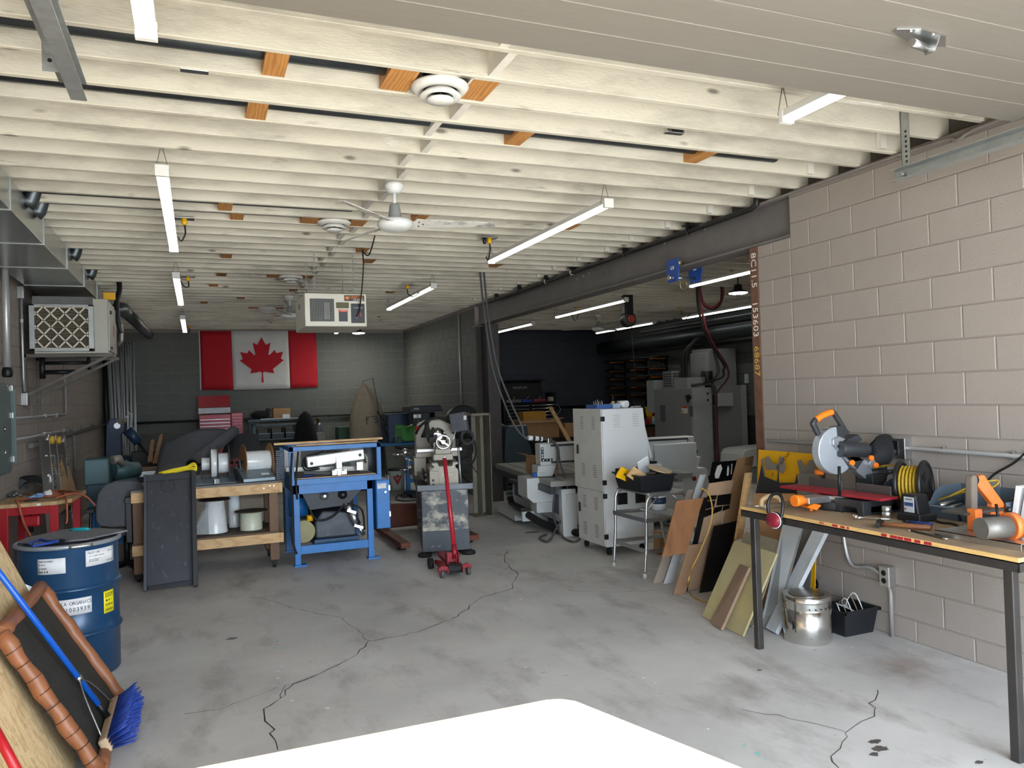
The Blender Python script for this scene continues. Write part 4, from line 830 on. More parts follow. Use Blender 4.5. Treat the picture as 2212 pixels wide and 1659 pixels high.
# table saw behind
Y2 = 10.2; ts = thing('table_saw', 'table saw with a pale steel top behind the grey chair', 'table saw', (V(310, 1010, Y2).x, Y2+.3, 0))
a, c = V(266, 1010, Y2), V(337, 1017, Y2); tz = c.z
part(ts, 'table', alum, lambda b: b.box(a.x, c.x+.1, Y2, Y2+.75, tz-.04, tz), .004)
part(ts, 'cabinet', M('saw_navy', '1b2433', .5, var=.1), lambda b: b.box(a.x+.04, c.x+.05, Y2+.05, Y2+.65, .08, tz-.04), .008)
part(ts, 'fence', zinc, lambda b: b.box(a.x, c.x+.1, Y2-.05, Y2-.01, tz-.06, tz-.01), .003); part(ts, 'fence_knob', blackp, lambda b: b.ball((a.x+.02, Y2-.07, tz+.03), .035, 8))
part(ts, 'base', blackm, lambda b: b.box(a.x+.06, c.x+.03, Y2+.07, Y2+.63, 0, .08))
o = part(None, 'wood_offcut', M('dark_offcut', '6b5138', .6, var=.15, scale=9), lambda b: b.ob((V(305, 1005, Y2+.1).x, Y2+.12, tz+.022), (.32, .10, .044)), .003, origin=(V(305, 1005, Y2+.1).x, Y2+.12, tz)); tag(o, 'dark wood offcut lying on the table saw top', 'wood')
for x0, y0, x1, y1, l in ((322, 1000, 328, 952, 'thin brown timber slat standing behind the table saw, left one'), (333, 1003, 347, 940, 'shaped brown timber standing behind the table saw, right one')):
    A1, A2 = V(x0, y0, 10.9), V(x1, y1, 11.1); A1.z = max(A1.z, tz+.002)
    o = part(None, 'timber_stick', M('brown_timber', '7d5a40', .6, var=.15, scale=8), lambda b: b.slab([A1+Vector((-.02, 0, 0)), A1+Vector((.04, 0, 0)), A2+Vector((.03, 0, 0)), A2+Vector((-.01, 0, 0))], .03), .004, origin=tuple(A1)); tag(o, l, 'timber')
mc = V(286, 945, 12); t = thing('machine_lamp', 'dark padded lamp head on a slanted arm beyond the table saw', 'lamp', (mc.x+.2, 12, 0))
part(t, 'head', nav, lambda b: (b.cyl(mc+Vector((-.06, 0, .11)), mc+Vector((.08, 0, -.08)), .075, .065, 16))); part(t, 'arm', blackm, lambda b: b.cyl(mc+Vector((.06, 0, -.06)), mc+Vector((.32, 0, -.42)), .02, n=8)); part(t, 'post', blackm, lambda b: b.box(mc.x-.02, mc.x+.30, 12, 12.2, 0, mc.z-.2), .01)
# ================================================================= office chair, black tray, timber bench
cf = M('chair_fabric', '4f5055', .9, var=.12, scale=40, bump=.3, bscale=200)
ch = thing('office_chair', 'grey fabric office chair turned away behind the blue drum', 'office chair', (-.70, 8.65, 0))
def cback(b):
    o = [(-.235, .62), (-.20, .57), (-.10, .545), (.10, .545), (.20, .57), (.235, .62), (.235, .75), (.215, .88), (.15, .96), (.06, .99), (-.06, .99), (-.15, .96), (-.215, .88), (-.235, .75)]
    b.prism([(-.70+x, z) for x, z in o], 'y', 8.36, 8.43)
part(ch, 'backrest', cf, cback, .02, seg=3)
part(ch, 'spine', blackp, lambda b: (b.box(-.675, -.62, 8.325, 8.36, .42, .84), b.box(-.675, -.62, 8.325, 8.5, .39, .43)), .006)
part(ch, 'adjusting_knob', blackp, lambda b: b.lathe((-.645, 8.29, .80), [(.03, 0), (.035, .015), (.035, .04)], 16, 'y'))
part(ch, 'seat', cf, lambda b: b.prism([(-.93, 8.5), (-.80, 8.45), (-.60, 8.45), (-.47, 8.5), (-.46, 8.85), (-.55, 8.95), (-.85, 8.95), (-.94, 8.85)], 'z', .44, .52), .02, seg=3)
part(ch, 'gas_lift', blackm, lambda b: b.cyl((-.70, 8.68, .12), (-.70, 8.68, .44), .028, n=14))
for k in range(5):
    a = math.radians(-65+72*k); e = Vector((-.70+.29*math.cos(a), 8.68+.29*math.sin(a), .085))
    o = part(ch, 'base_arm', blackp, lambda b: b.tube([(-.70, 8.68, .13), e.lerp(Vector((-.70, 8.68, .13)), .4)+Vector((0, 0, .012)), e], [.03, .022, .016], 8))
    part(o, 'caster', black_rub, lambda b: (b.lathe((e.x-.03, e.y, .028), [(.028, 0), (.028, .022)], 14, 'x'), b.lathe((e.x+.008, e.y, .028), [(.028, 0), (.028, .022)], 14, 'x'), b.cyl(e, e+Vector((0, 0, -.05)), .008, n=8)))
for s in (-1,):
    part(ch, 'armrest', blackp, lambda b: (b.ob((-.70+s*.30, 8.62, .70), (.08, .26, .035)), b.tube([(-.70+s*.30, 8.6, .69), (-.70+s*.31, 8.6, .52), (-.70+s*.2, 8.6, .45)], .016, 8)), .01)
tr = thing('steel_tray', 'tall black steel tray standing on edge against the timber bench', 'tray', (-.28, 7.9, 0))
trm = M('tray_black', '24242a', .5, .3, var=.25, scale=4); layer(trm, '5f6a80', 26, (.58, .72), (1, 1, .35), amt=.35)
T0, T1, dz_ = 7.88, 8.16, 1.045
def ty(z): return T0+(T1-T0)*z/dz_
part(tr, 'plate', trm, lambda b: b.slab([(-.505, T0+.03, .004), (-.06, T0+.03, .004), (-.06, T1+.03, dz_), (-.495, T1+.03, dz_)], .006))
rimm = M('tray_rim', '34363c', .45, .4, var=.1)
part(tr, 'side_lip', rimm, lambda b: b.slab([(-.505, T0-.01, 0), (-.475, T0-.01, 0), (-.468, T1-.01, dz_), (-.495, T1-.01, dz_)], .045), .003)
part(tr, 'side_lip', M('tray_lip_black', '131316', .5, .3), lambda b: b.slab([(-.085, T0-.03, 0), (-.04, T0-.03, 0), (-.04, T1-.03, dz_+.01), (-.078, T1-.03, dz_+.01)], .06), .003)
part(tr, 'bottom_lip', rimm, lambda b: b.slab([(-.47, T0-.005, .012), (-.09, T0-.005, .022), (-.09, ty(.06)-.005, .055), (-.47, ty(.06)-.005, .04)], .012), .002)
part(tr, 'top_lip', rimm, lambda b: b.slab([(-.47, ty(.985)-.005, .985), (-.08, ty(.985)-.005, .99), (-.08, T1, dz_), (-.49, T1, dz_)], .012), .002)
part(tr, 'scribed_ring', M('ring_mark', '141417', .7), lambda b: b.tube(arc((-.29, ty(.93)+.019, .93), .06, 0, 2*math.pi, 24, (1, 0, 0), (0, .25, .97))[:-1], .0018, 4, True))
tb = thing('timber_bench', 'two-tier lumber bench on casters holding film reels', 'workbench', (.1, 8.6, 0))
pine = M('pine_lumber', 'cda877', .6, var=.14, scale=5, stretch=(.4, 2, 3), bump=.1); layer(pine, 'a87a48', 4, (.55, .9), (.4, 3, 3), kind='wave', amt=.4); layer(pine, '6d4a2c', 2.6, (.05, .03), kind='dots', amt=.8)
oldpine = M('aged_lumber', '6d523c', .65, var=.2, scale=5, stretch=(3, 3, .5), bump=.15)
X0, X1, YF, YR = -.62, .745, 8.24, 9.05
part(tb, 'top_board', M('bench_top_grey', '6f6e6c', .7, var=.15), lambda b: b.box(X0, X1, YF, YR, .875, .895), .003)
for nm, z in (('front_rail', .775), ('lower_front_rail', .265)):
    part(tb, nm, pine, lambda b: b.box(X0, X1+.0, YF, YF+.038, z, z+.10), .004)
    part(tb, 'side_rail', pine, lambda b: b.box(X1, X1+.038, YF, YR, z, z+.10), .004)
    part(tb, 'back_rail', pine, lambda b: b.box(X0, X1, YR-.038, YR, z, z+.10), .004)
part(tb, 'shelf_board', M('shelf_brown', '5c4a3a', .7, var=.15), lambda b: b.box(X0, X1, YF+.02, YR, .365, .38), .002)
for x, y in ((X1-.095, YF+.038), (X0+.01, YF+.038), (X1-.095, YR-.128), (X0+.01, YR-.128)):
    l_ = part(tb, 'leg', oldpine, lambda b: b.box(x, x+.09, y, y+.09, .085, .875), .004)
    part(l_, 'caster', black_rub, lambda b: (b.lathe((x+.025, y+.05, .035), [(.035, 0), (.035, .03)], 14, 'x'), b.ob((x+.04, y+.045, .075), (.06, .06, .02)), b.ob((x+.04, y+.03, .055), (.04, .03, .04))))
for x in (.60, .66, .70): part(tb, 'screw', zinc, lambda b: b.lathe((x, YF-.002, .83+.02*(x > .65)), [(.006, 0), (.006, .003)], 8, 'y'))
filmm = M('clear_film', 'd9dcdc', .18, var=.08, scale=14, stretch=(6, 1, 1)); cardd = M('cardboard_disc', '9c744a', .8, var=.08); cardk = M('dark_disc', '4d4236', .8)
def reel(name, label, discs, rolls, ax0, ax1, yz, stand=True):
    t = thing(name, label, 'film reel', (sum(discs[0][:1])+.1, yz[0], .895))
    for x, r, m in discs: part(t, 'flange', m, lambda b: b.lathe((x, *yz), [(r, -.004), (r, .004)], 40, 'x'))
    for x0, x1, r in rolls: part(t, 'film_roll', filmm, lambda b: b.lathe((x0, *yz), [(r*.99, 0), (r, .004), (r, x1-x0-.004), (r*.99, x1-x0)], 36, 'x'))
    part(t, 'axle', blackm, lambda b: b.cyl((ax0, *yz), (ax1, *yz), .014, n=10))
    for x in (ax0+.03, ax1-.05): part(t, 'upright', greyp, lambda b: b.slab([(x, yz[0]-.1, .896), (x, yz[0]+.1, .896), (x, yz[0]+.02, yz[1]+.02), (x, yz[0]-.02, yz[1]+.02)], .012))
    return t
YR_ = 8.62
reel('film_reel', 'stand of clear film rolls between thin upright discs on the bench', [(.015, .185, cardk), (.105, .185, cardk), (.175, .19, cardk), (.285, .19, cardk)], [(.02, .10, .066), (.11, .17, .15), (.18, .28, .105)], -.08, .33, (YR_, 1.085))
reel('film_reel', 'wide clear film roll between two tan cardboard discs on the bench', [(.425, .185, cardd), (.70, .185, cardd)], [(.43, .695, .108)], .35, .72, (YR_, 1.085))
bpy.data.objects['film_reel.001'].rotation_euler = (0, 0, math.radians(9))
part(bpy.data.objects['film_reel.001'], 'slanted_chute', M('chute_grey', '77858c', .4, .5), lambda b: b.prism([(8.32, .896), (8.32, .93), (8.60, 1.02), (8.80, 1.02), (8.80, .896)], 'x', .36, .68), .004)
part(bpy.data.objects['film_reel.001'], 'sticker', inkw, lambda b: b.slab([(.56, 8.385, .953), (.64, 8.385, .953), (.64, 8.43, .967), (.56, 8.43, .967)], .002))
part(bpy.data.objects['film_reel'], 'base_plate', M('plate_bluegrey', '5d6a74', .4, .5), lambda b: b.prism([(8.35, .896), (8.35, .905), (8.55, .955), (8.85, .955), (8.85, .896)], 'x', -.1, .34), .003)
o = part(None, 'wrapped_block', M('foil', 'b9bcbc', .25, .7), lambda b: b.ob((.15, 8.33, .925), (.05, .05, .05), rotm('Z', 20)), .004, origin=(.15, 8.33, .896)); tag(o, 'small shiny wrapped block below the film rolls', 'block')
for (x, y, r0, r1, z1, rd, m, l) in ((.13, 8.52, .125, .095, .72, .155, blackp, 'tall clear film roll with a black top disc on the lower shelf'), (.485, 8.50, .112, .112, .575, .165, cardk, 'short greenish film roll with a grey top disc on the lower shelf'), (.33, 8.80, .06, .06, .73, .05, filmm, 'narrow clear film roll at the back of the lower shelf')):
    t = thing('film_roll', l, 'film roll', (x, y, .38))
    part(t, 'wound_film', M('film_green', 'c9cbb4', .3, var=.08, scale=20, stretch=(1, 1, 5)) if 'green' in l else filmm, lambda b: b.lathe((x, y, .381), [(r0, 0), (r0, .01), (r1, z1-.39), (r1*.6, z1-.38)], 32))
    if rd > .1: part(t, 'top_disc', m, lambda b: b.lathe((x, y, z1), [(rd, 0), (rd, .008)], 36)); part(t, 'bottom_disc', m, lambda b: b.lathe((x, y, .381), [(rd*.95, 0), (rd*.95, .006)], 36))
    if 'black' in l: part(t, 'loose_film', M('film_haze', 'c4c8c9', .3, alpha=.45), lambda b: b.slab([(x-.22, y-.06, .39), (x-.06, y-.13, .39), (x-.06, y-.10, .68), (x-.12, y-.06, .62)], .003))
yr = thing('rope_bundle', 'bundle of bright yellow rope resting on the tray top', 'rope', (-.2, 8.25, 1.04))
yrm = M('yellow_rope', 'e8d21a', .6, var=.1, scale=40)
for k in range(7):
    oy, oz = .022*math.cos(k*.9), .016*math.sin(k*.9)
    part(yr, 'strand', yrm, lambda b: b.tube(spline([(-.37+.01*k, 8.22+oy, 1.052+.3*oz), (-.25, 8.22+oy*1.3, 1.064+oz), (-.12, 8.22+oy, 1.085+oz), (-.055, 8.22+oy*1.5, 1.10+oz*2), (-.03, 8.22+oy, 1.075+oz), (-.06, 8.22+oy, 1.06+oz*.6)], 4), .0085, 6))
# ================================================================= felt behind the bench
feltg = M('grey_felt', '5b5f66', .95, var=.14, scale=30, bump=.3, bscale=180); feltd = M('dark_felt', '33353b', .95, var=.15, scale=30)
def sheet(name, label, px, YY, m, cat, sag=.05, t=.006):
    """curved cloth through four corners (pixel, depth): 00, 10, 11, 01"""
    c = [at(x, y, Y=Y) for (x, y), Y in zip(px, YY)]
    def fn(u, v):
        p = c[0]*(1-u)*(1-v) + c[1]*u*(1-v) + c[2]*u*v + c[3]*(1-u)*v
        return p + Vector((0, .12*math.sin(math.pi*v), sag*math.sin(math.pi*u)))
    b = B(); b.grid(fn, 14, 10, t); lo_ = min(q.z for q in c)
    o = b.build(name, m, origin=(c[0].x, c[0].y, lo_)); return tag(o, label, cat)
sheet('felt_sheet', 'large grey felt sheet draped over a heap behind the timber bench', [(330, 1040), (420, 1040), (495, 928), (350, 962)], (9.7, 9.6, 11.2, 11.0), feltg, 'felt', .10)
rl = thing('felt_roll', 'rolled grey felt with its dark open end above the film reels', 'felt roll', tuple(at(415, 1000, Y=9.5)))
ra, rb_ = at(414, 1004, Y=9.5), at(505, 932, Y=11.3)
part(rl, 'outer_wrap', feltg, lambda b: b.tube([ra.lerp(rb_, k/8) for k in range(9)], .075, 18)); part(rl, 'open_end', M('roll_hollow', '0c0c0e', .95), lambda b: b.cyl(ra+(ra-rb_).normalized()*.001, ra+(ra-rb_).normalized()*.004, .06, n=18))
sheet('dark_felt_pile', 'dark felt pile to the right of the grey felt roll', [(470, 1010), (560, 985), (560, 940), (490, 950)], (10.3, 10.3, 11.2, 11.2), feltd, 'felt', .06)
sheet('felt_scrap', 'small dark grey felt scrap lying left of the yellow rope', [(325, 1030), (405, 1030), (395, 1006), (368, 998)], (9.0, 8.9, 9.4, 9.5), feltg, 'felt', .03)
st = thing('storage_table', 'long low steel table carrying the felt behind the timber bench', 'table', (.0, 10.4, 0))
part(st, 'top', greyp, lambda b: b.box(-.45, 1.0, 9.65, 11.3, .80, .84), .004)
for x, y in ((-.42, 9.7), (.95, 9.7), (-.42, 11.25), (.95, 11.25)): part(st, 'leg', greyp, lambda b: b.box(x-.025, x+.025, y-.025, y+.025, 0, .80))
# ================================================================= blue test machine
bm2 = thing('blue_machine', 'blue steel test machine frame with open cage, gearbox inside and side cabinet', 'machine', (1.3, 8.6, 0))
F = 8.2
def fb(nm, *a): return part(bm2, nm, bluep, lambda b: b.box(*a), .003)
DB = .85
for x in (.885, 1.645):
    for y in (F, F+DB):
        fb('leg', x, x+.06, y, y+.06, .02, .84); fb('foot_plate', x-.01, x+.12, y-.02, y+.08, 0, .02)
fb('lower_crossbar', .945, 1.645, F+.005, F+.055, .125, .21); fb('lower_crossbar', .945, 1.645, F+DB, F+DB+.05, .125, .21)
fb('deck_beam', .885, 1.705, F, F+.06, .745, .84); fb('deck_beam', .885, 1.705, F+DB, F+DB+.06, .745, .84)
fb('side_beam', .885, .945, F+.06, F+DB, .745, .84); fb('side_beam', 1.645, 1.705, F+.06, F+DB, .745, .84)
CX0, CX1, CY0, CY1 = .85, 1.80, F-.03, F+1.0
fb('cage_sill', CX0, CX1, CY0, CY0+.05, .84, .90); fb('cage_sill', CX0, CX1, CY1-.05, CY1, .84, .90)
for x in (CX0, CX1-.045):
    for y in (CY0, CY1-.045): fb('cage_post', x, x+.045, y, y+.045, .90, 1.19)
    fb('cage_rail', x, x+.045, CY0, CY1, 1.19, 1.235)
fb('cage_rail', CX0, CX1, CY0, CY0+.045, 1.19, 1.235); fb('cage_rail', CX0, CX1, CY1-.045, CY1, 1.19, 1.235)
part(bm2, 'deck', M('deck_phenolic', '5d554a', .6, var=.12, scale=6), lambda b: b.box(CX0+.05, CX1-.05, CY0+.05, CY1-.05, .885, .905))
part(bm2, 'deck_edge', pine, lambda b: b.box(CX0+.05, CX1-.05, CY0+.048, CY0+.06, .882, .908))
part(bm2, 'safety_pane', M('hazy_pane', 'c9d0d0', .25, alpha=.25), lambda b: b.box(CX0+.045, CX1-.045, CY1-.03, CY1-.025, .90, 1.19)); part(bm2, 'white_panel', inkw, lambda b: b.box(CX0+.05, CX0+.23, CY1-.05, CY1-.04, .93, 1.17))
part(bm2, 'rounded_guard', M('guard_beige', 'a7a295', .5), lambda b: b.prism([(CX1-.16, .905), (CX1-.06, .905), (CX1-.06, 1.06), (CX1-.085, 1.10), (CX1-.13, 1.10), (CX1-.16, 1.06)], 'y', CY0+.4, CY0+.42), .004)
fx = part(bm2, 'white_fixture', M('fixture_white', 'd8dad8', .35, .3, var=.1, scale=14), lambda b: b.ob((1.37, F+.28, 1.075), (.62, .06, .12), rotm('Y', -5)), .012, seg=3)
for dx in (-.26, .26): part(fx, 'bolt_hole', blackm, lambda b: b.lathe((1.37+dx, F+.247, 1.075+dx*.08-.02*(dx < 0)), [(.018, 0), (.018, .004)], 14, 'y'))
part(fx, 'inset_plate', alum, lambda b: b.ob((1.36, F+.248, 1.07), (.40, .008, .075), rotm('Y', -5)), .003)
part(fx, 'clamp', zinc, lambda b: (b.box(1.36, 1.42, F+.18, F+.25, .97, 1.09), b.box(1.33, 1.44, F+.12, F+.3, .945, .97)), .003)
part(bm2, 'cylinder_block', alum, lambda b: (b.box(1.59, 1.66, F+.25, F+.33, .93, 1.02), b.box(1.30, 1.36, F+.1, F+.2, .906, .96), b.box(1.40, 1.46, F+.12, F+.22, .906, .965), b.box(1.35, 1.39, F+.06, F+.12, .906, .955)), .003)
part(bm2, 'guide_rail', M('rail_grey', '8c8b84', .4, .5), lambda b: b.ob((1.28, F+.4, .955), (.85, .05, .05), rotm('Y', 3)), .003)
part(bm2, 'cable_loop', black_rub, lambda b: (b.tube(spline([(1.2, F+.3, .97), (1.06, F+.35, .96), (1.03, F+.35, 1.05), (1.10, F+.33, 1.12), (1.3, F+.33, 1.15), (1.5, F+.33, 1.13), (1.66, F+.3, 1.12), (1.70, F+.3, 1.0)], 6), .009, 6), b.tube(spline([(1.2, F+.32, .99), (1.08, F+.34, .98), (1.05, F+.34, 1.05), (1.14, F+.33, 1.10), (1.25, F+.33, 1.17)], 6), .009, 6)))
part(bm2, 'blue_tool', bg_, lambda b: b.cyl((.99, F+.12, .918), (1.12, F+.13, .915), .011, n=8)); part(bm2, 'black_bar', blackm, lambda b: b.ob((1.22, F+.2, .93), (.4, .03, .03), rotm('Y', 6)))
grime = M('grimy_grey', '4a4f55', .5, .4, var=.3, scale=7); layer(grime, '8e8a78', 12, (.6, .72), amt=.6)
part(bm2, 'gearbox_plate', M('plate_dark_grey', '34373c', .5, .3, var=.15), lambda b: b.prism([(.98, .745), (1.06, .56), (1.45, .58), (1.62, .745)], 'y', F+.10, F+.13), .003)
for x, z, r in ((1.21, .70, .045), (1.40, .70, .048)): part(bm2, 'pulley', alum if x < 1.3 else blackm, lambda b: (b.lathe((x, F+.06, z), [(r*.3, -.01), (r*.35, 0), (r*.9, .0), (r, .01), (r, .035)], 24, 'y'),))
part(bm2, 'motor_housing', grime, lambda b: b.prism([(1.12, .235), (1.55, .235), (1.56, .33), (1.48, .50), (1.20, .53), (1.12, .42)], 'y', F+.18, F+.62), .02)
part(bm2, 'motor_tray', M('tray_blue', '274a6a', .5, var=.2), lambda b: b.box(1.10, 1.58, F+.14, F+.66, .17, .235), .004)
part(bm2, 'hydraulic_cylinder', alum, lambda b: (b.cyl((1.45, F+.08, .58), (1.49, F+.09, .50), .035, n=14), b.cyl((1.49, F+.09, .50), (1.55, F+.11, .36), .042, n=16), b.ob((1.485, F+.09, .515), (.10, .085, .03), rotm('Y', 22)), b.ob((1.56, F+.11, .345), (.10, .085, .03), rotm('Y', 22)), b.cyl((1.56, F+.11, .34), (1.62, F+.12, .25), .025, n=12)))
part(bm2, 'fluid_bottle', M('fluid_tan', '8d8552', .4, var=.15), lambda b: b.cyl((1.0, F+.16, .33), (1.0, F+.40, .33), .115, n=28)); part(bm2, 'bottle_cap', yellowp, lambda b: b.lathe((1.07, F+.2, .435), [(.035, 0), (.035, .06)], 16))
part(bm2, 'inner_blue_tank', bluep, lambda b: b.cyl((.99, F+.5, .46), (.99, F+.5, .66), .10, n=24))
part(bm2, 'inner_hose', black_rub, lambda b: (b.tube(spline([(1.42, F+.1, .60), (1.3, F+.12, .47), (1.15, F+.12, .44), (1.08, F+.12, .52), (1.05, F+.12, .62)], 6), .011, 6), b.tube(spline([(1.45, F+.1, .6), (1.6, F+.1, .52), (1.63, F+.12, .3)], 6), .011, 6), b.tube(spline([(.88, F-.04, 1.18), (.86, F-.05, .9), (.87, F-.04, .6), (.86, F-.03, .3), (.90, F-.01, .14)], 6), .011, 6), b.tube(spline([(.94, F-.05, 1.19), (.91, F-.05, .9), (.92, F-.04, .7)], 6), .010, 6)))
part(bm2, 'back_panel', M('inner_dark', '2a2d33', .6, var=.2), lambda b: b.box(.95, 1.64, F+.78, F+.80, .21, .745))
cb2 = fb('control_cabinet', 1.735, 1.885, F-.02, F+.30, .315, .835)
part(cb2, 'cabinet_door', bluep, lambda b: b.box(1.74, 1.88, F-.035, F-.02, .32, .83), .004)
part(cb2, 'paper_label', paper, lambda b: b.box(1.75, 1.845, F-.037, F-.0352, .745, .80)); text(cb2, 'lettering', 'MTS', ink, .016, (1.775, F-.0378, .785), (1, 0, 0))
part(cb2, 'lock', zinc, lambda b: b.lathe((1.835, F-.043, .705), [(.012, 0), (.012, .008)], 14, 'y'))
for z in (.72, .44): part(cb2, 'hinge', zinc, lambda b: b.box(1.868, 1.885, F-.045, F-.035, z, z+.055))
part(bm2, 'louvre_panel', M('louvre_grey', '4a545d', .5, .2), lambda b: [b.box(CX0-.10, CX0-.02, F+.3+.0*k, F+.32, .8+.022*k, .815+.022*k) for k in range(18)])
for (xa, ya, xb, yb, w_, m, l) in ((592, 976, 826, 953, .032, pine, 'long pale wood strip lying along the top of the blue machine cage, upper one'), (640, 972, 815, 958, .022, pine, 'shorter pale wood strip under the long one on the blue machine')):
    A1, A2 = at(xa, ya, Y=F+.02), at(xb, yb, Y=F+.1); A1.z = A2.z = 1.2365 + (w_/2 if 'upper' in l else w_/2); 
    if 'upper' in l: A1.z += .022; A2.z += .022
    d_ = A2-A1; o = part(None, 'wood_strip', m, lambda b: b.ob((A1+A2)/2, (d_.length, .03, w_*.7), Matrix.Rotation(math.atan2(d_.y, d_.x), 3, 'Z')), .002, origin=tuple((A1+A2)/2)); tag(o, l, 'wood strip')
o = part(None, 'wood_strip', M('red_brown_strip', '6b3f2c', .5), lambda b: b.ob((1.62, F+.3, 1.245), (.45, .05, .018), rotm('Z', 3)), .002, origin=(1.62, F+.3, 1.236)); tag(o, 'red-brown strip lying at the right end of the blue machine cage', 'wood strip')
# ================================================================= back row along the flag wall
YC = 16.1
chs = thing('tool_chest', 'red tool chest with lid up and many drawers below the flag', 'tool chest', (.4, YC+.25, 0))
crd = M('chest_red', '9a1220', .35, .1, var=.05); csil = M('chest_silver', 'aeb0b2', .35, .6)
a, c = at(430, 897, Y=YC), at(500, 955, Y=YC); zt = a.z; xl, xr_ = a.x, c.x
part(chs, 'lower_cabinet', crd, lambda b: b.box(xl-.02, xr_+.22, YC+.05, YC+.5, .05, 1.02), .005)
part(chs, 'top_box', crd, lambda b: b.box(xl, xr_, YC, YC+.42, 1.02, zt), .005)
for k in range(6):
    z = zt-.09-k*.065; d_ = part(chs, 'drawer', M('drawer_maroon', '6d1522', .28, .3), lambda b: b.box(xl+.015, xr_-.015, YC-.012, YC, z-.055 if k else z-.03, z), .003); part(d_, 'drawer_pull', csil, lambda b: b.box(xl+.015, xr_-.015, YC-.02, YC-.012, z-.012, z))
part(chs, 'lid', crd, lambda b: b.slab([(xl-.01, YC+.42, zt+.14), (xr_+.01, YC+.42, zt+.14), (xr_+.01, YC+.47, zt+.37), (xl-.01, YC+.47, zt+.37)], .015)); part(chs, 'lid_band', csil, lambda b: b.slab([(xl-.01, YC+.38, zt+.02), (xr_+.01, YC+.38, zt+.02), (xr_+.01, YC+.40, zt+.13), (xl-.01, YC+.40, zt+.13)], .012))
sx0, sx1 = xr_+.01, at(525, 900, Y=YC).x; sb_ = part(chs, 'side_box', crd, lambda b: b.box(sx0, sx1, YC+.02, YC+.4, 1.02, zt+.02), .005)
for k in range(8): part(sb_, 'drawer', MATS['drawer_maroon'], lambda b: b.box(sx0+.012, sx1-.02, YC+.008, YC+.02, zt-.04-k*.06, zt+.005-k*.06), .003)
sh = thing('parts_rack', 'grey-green steel shelf rack with three small bins on the back wall side', 'shelf', (at(600, 950, Y=15.2).x, 15.4, 0))
YS = 15.2; a, c = at(546, 918, Y=YS), at(646, 985, Y=YS); rkm = M('rack_green', '4d5a60', .5, .2, var=.1)
RX0, RX1, RZ = a.x, c.x, a.z
for x in (RX0, RX1-.05):
    for y in (YS, YS+.45): part(sh, 'post', rkm, lambda b: b.box(x, x+.05, y, y+.05, 0, RZ), .004)
for z in (RZ-.03, RZ-.30, .62, .2): part(sh, 'shelf_plate', rkm, lambda b: b.box(RX0, RX1, YS, YS+.5, z, z+.03), .004)
for k in range(3):
    x = RX0+.09+k*.25
    t = thing('parts_bin', ('leftmost', 'middle', 'rightmost')[k]+' of three grey bins on the steel rack shelf', 'bin', (x+.11, YS+.1, RZ-.27), 'bins on the steel rack'); z = RZ-.268
    part(t, 'shell', greyp, lambda b: (b.prism([(YS-.03, z), (YS-.05, z+.10), (YS-.04, z+.10), (YS-.02, z+.008), (YS+.3, z+.008), (YS+.3, z)], 'x', x, x+.21), b.prism([(YS-.03, z), (YS-.05, z+.10), (YS+.10, z+.19), (YS+.3, z+.19), (YS+.3, z)], 'x', x, x+.008), b.prism([(YS-.03, z), (YS-.05, z+.10), (YS+.10, z+.19), (YS+.3, z+.19), (YS+.3, z)], 'x', x+.202, x+.21)), .003); part(t, 'rim', M('bin_rim', '8b959c', .5), lambda b: b.box(x-.004, x+.214, YS-.056, YS-.044, z+.088, z+.104), .003)
def bx3(name, label, cat, m, px0, py0, px1, py1, Y, dep, bev=.004, zb=None):
    a, c = at(px0, py0, Y=Y), at(px1, py1, Y=Y); zb_ = c.z if zb is None else zb
    o = part(None, name, m, lambda b: b.box(a.x, c.x, Y, Y+dep, zb_, a.z), bev, origin=((a.x+c.x)/2, Y+dep/2, zb_)); return tag(o, label, cat)
bt_ = thing('back_table', 'cluttered grey back table right of the red tool chest', 'table', (at(620, 950, Y=16.0).x, 16.3, 0))
a, c = at(535, 905, Y=16.0), at(650, 903, Y=16.0); tz2 = c.z
part(bt_, 'top', rkm, lambda b: b.box(a.x, c.x+.2, 15.95, 16.7, tz2-.04, tz2), .004)
for x in (a.x+.05, c.x+.12): part(bt_, 'leg', rkm, lambda b: (b.box(x, x+.05, 16.0, 16.05, 0, tz2-.04), b.box(x, x+.05, 16.6, 16.65, 0, tz2-.04)))
bx3('cardboard_box', 'brown cardboard box on the back table against the wall', 'box', cardb, 590, 882, 628, 905, 16.3, .3, zb=tz2)
bx3('white_case', 'small white and blue carton on the back table', 'carton', inkw, 610, 895, 626, 904, 16.1, .12, zb=tz2)
bx3('white_beam', 'long white bar lying on the back table', 'bar', inkw, 563, 905, 645, 910, 15.97, .08, zb=tz2+.0005)
t = thing('black_bag', 'black slumped bag on the back table with a small hub on it', 'bag', tuple(at(563, 902, Y=16.2))); c_ = at(562, 895, Y=16.25); c_.z = tz2+.09
part(t, 'body', M('black_fabric', '151619', .9, var=.2), lambda b: b.ball(c_, .16, 10, (1.15, .7, .55))); part(t, 'valve_wheel', blackm, lambda b: b.ball(c_+Vector((.15, 0, .08)), .05, 6, (1, .5, 1)))
hd = thing('black_cover', 'tall black hooded cover standing in front of the back wall', 'cover', (at(663, 950, Y=15.0).x, 15.1, 0)); c_ = at(663, 950, Y=15.0)
zt = at(660, 889, Y=15.0).z
part(hd, 'cloth', M('black_cloth', '0e0e11', .95, var=.2), lambda b: b.lathe((c_.x, 15.15, 0), [(.30, .0), (.27, .5), (.22, zt-.5), (.17, zt-.25), (.11, zt-.08), (.03, zt)], 20))
gc = thing('gas_cylinder', 'grey gas cylinder with brass valve beside the black cover', 'gas cylinder', (at(690, 940, Y=15.6).x, 15.6, 0)); gx = at(688, 940, Y=15.6).x; gz = at(690, 912, Y=15.6).z
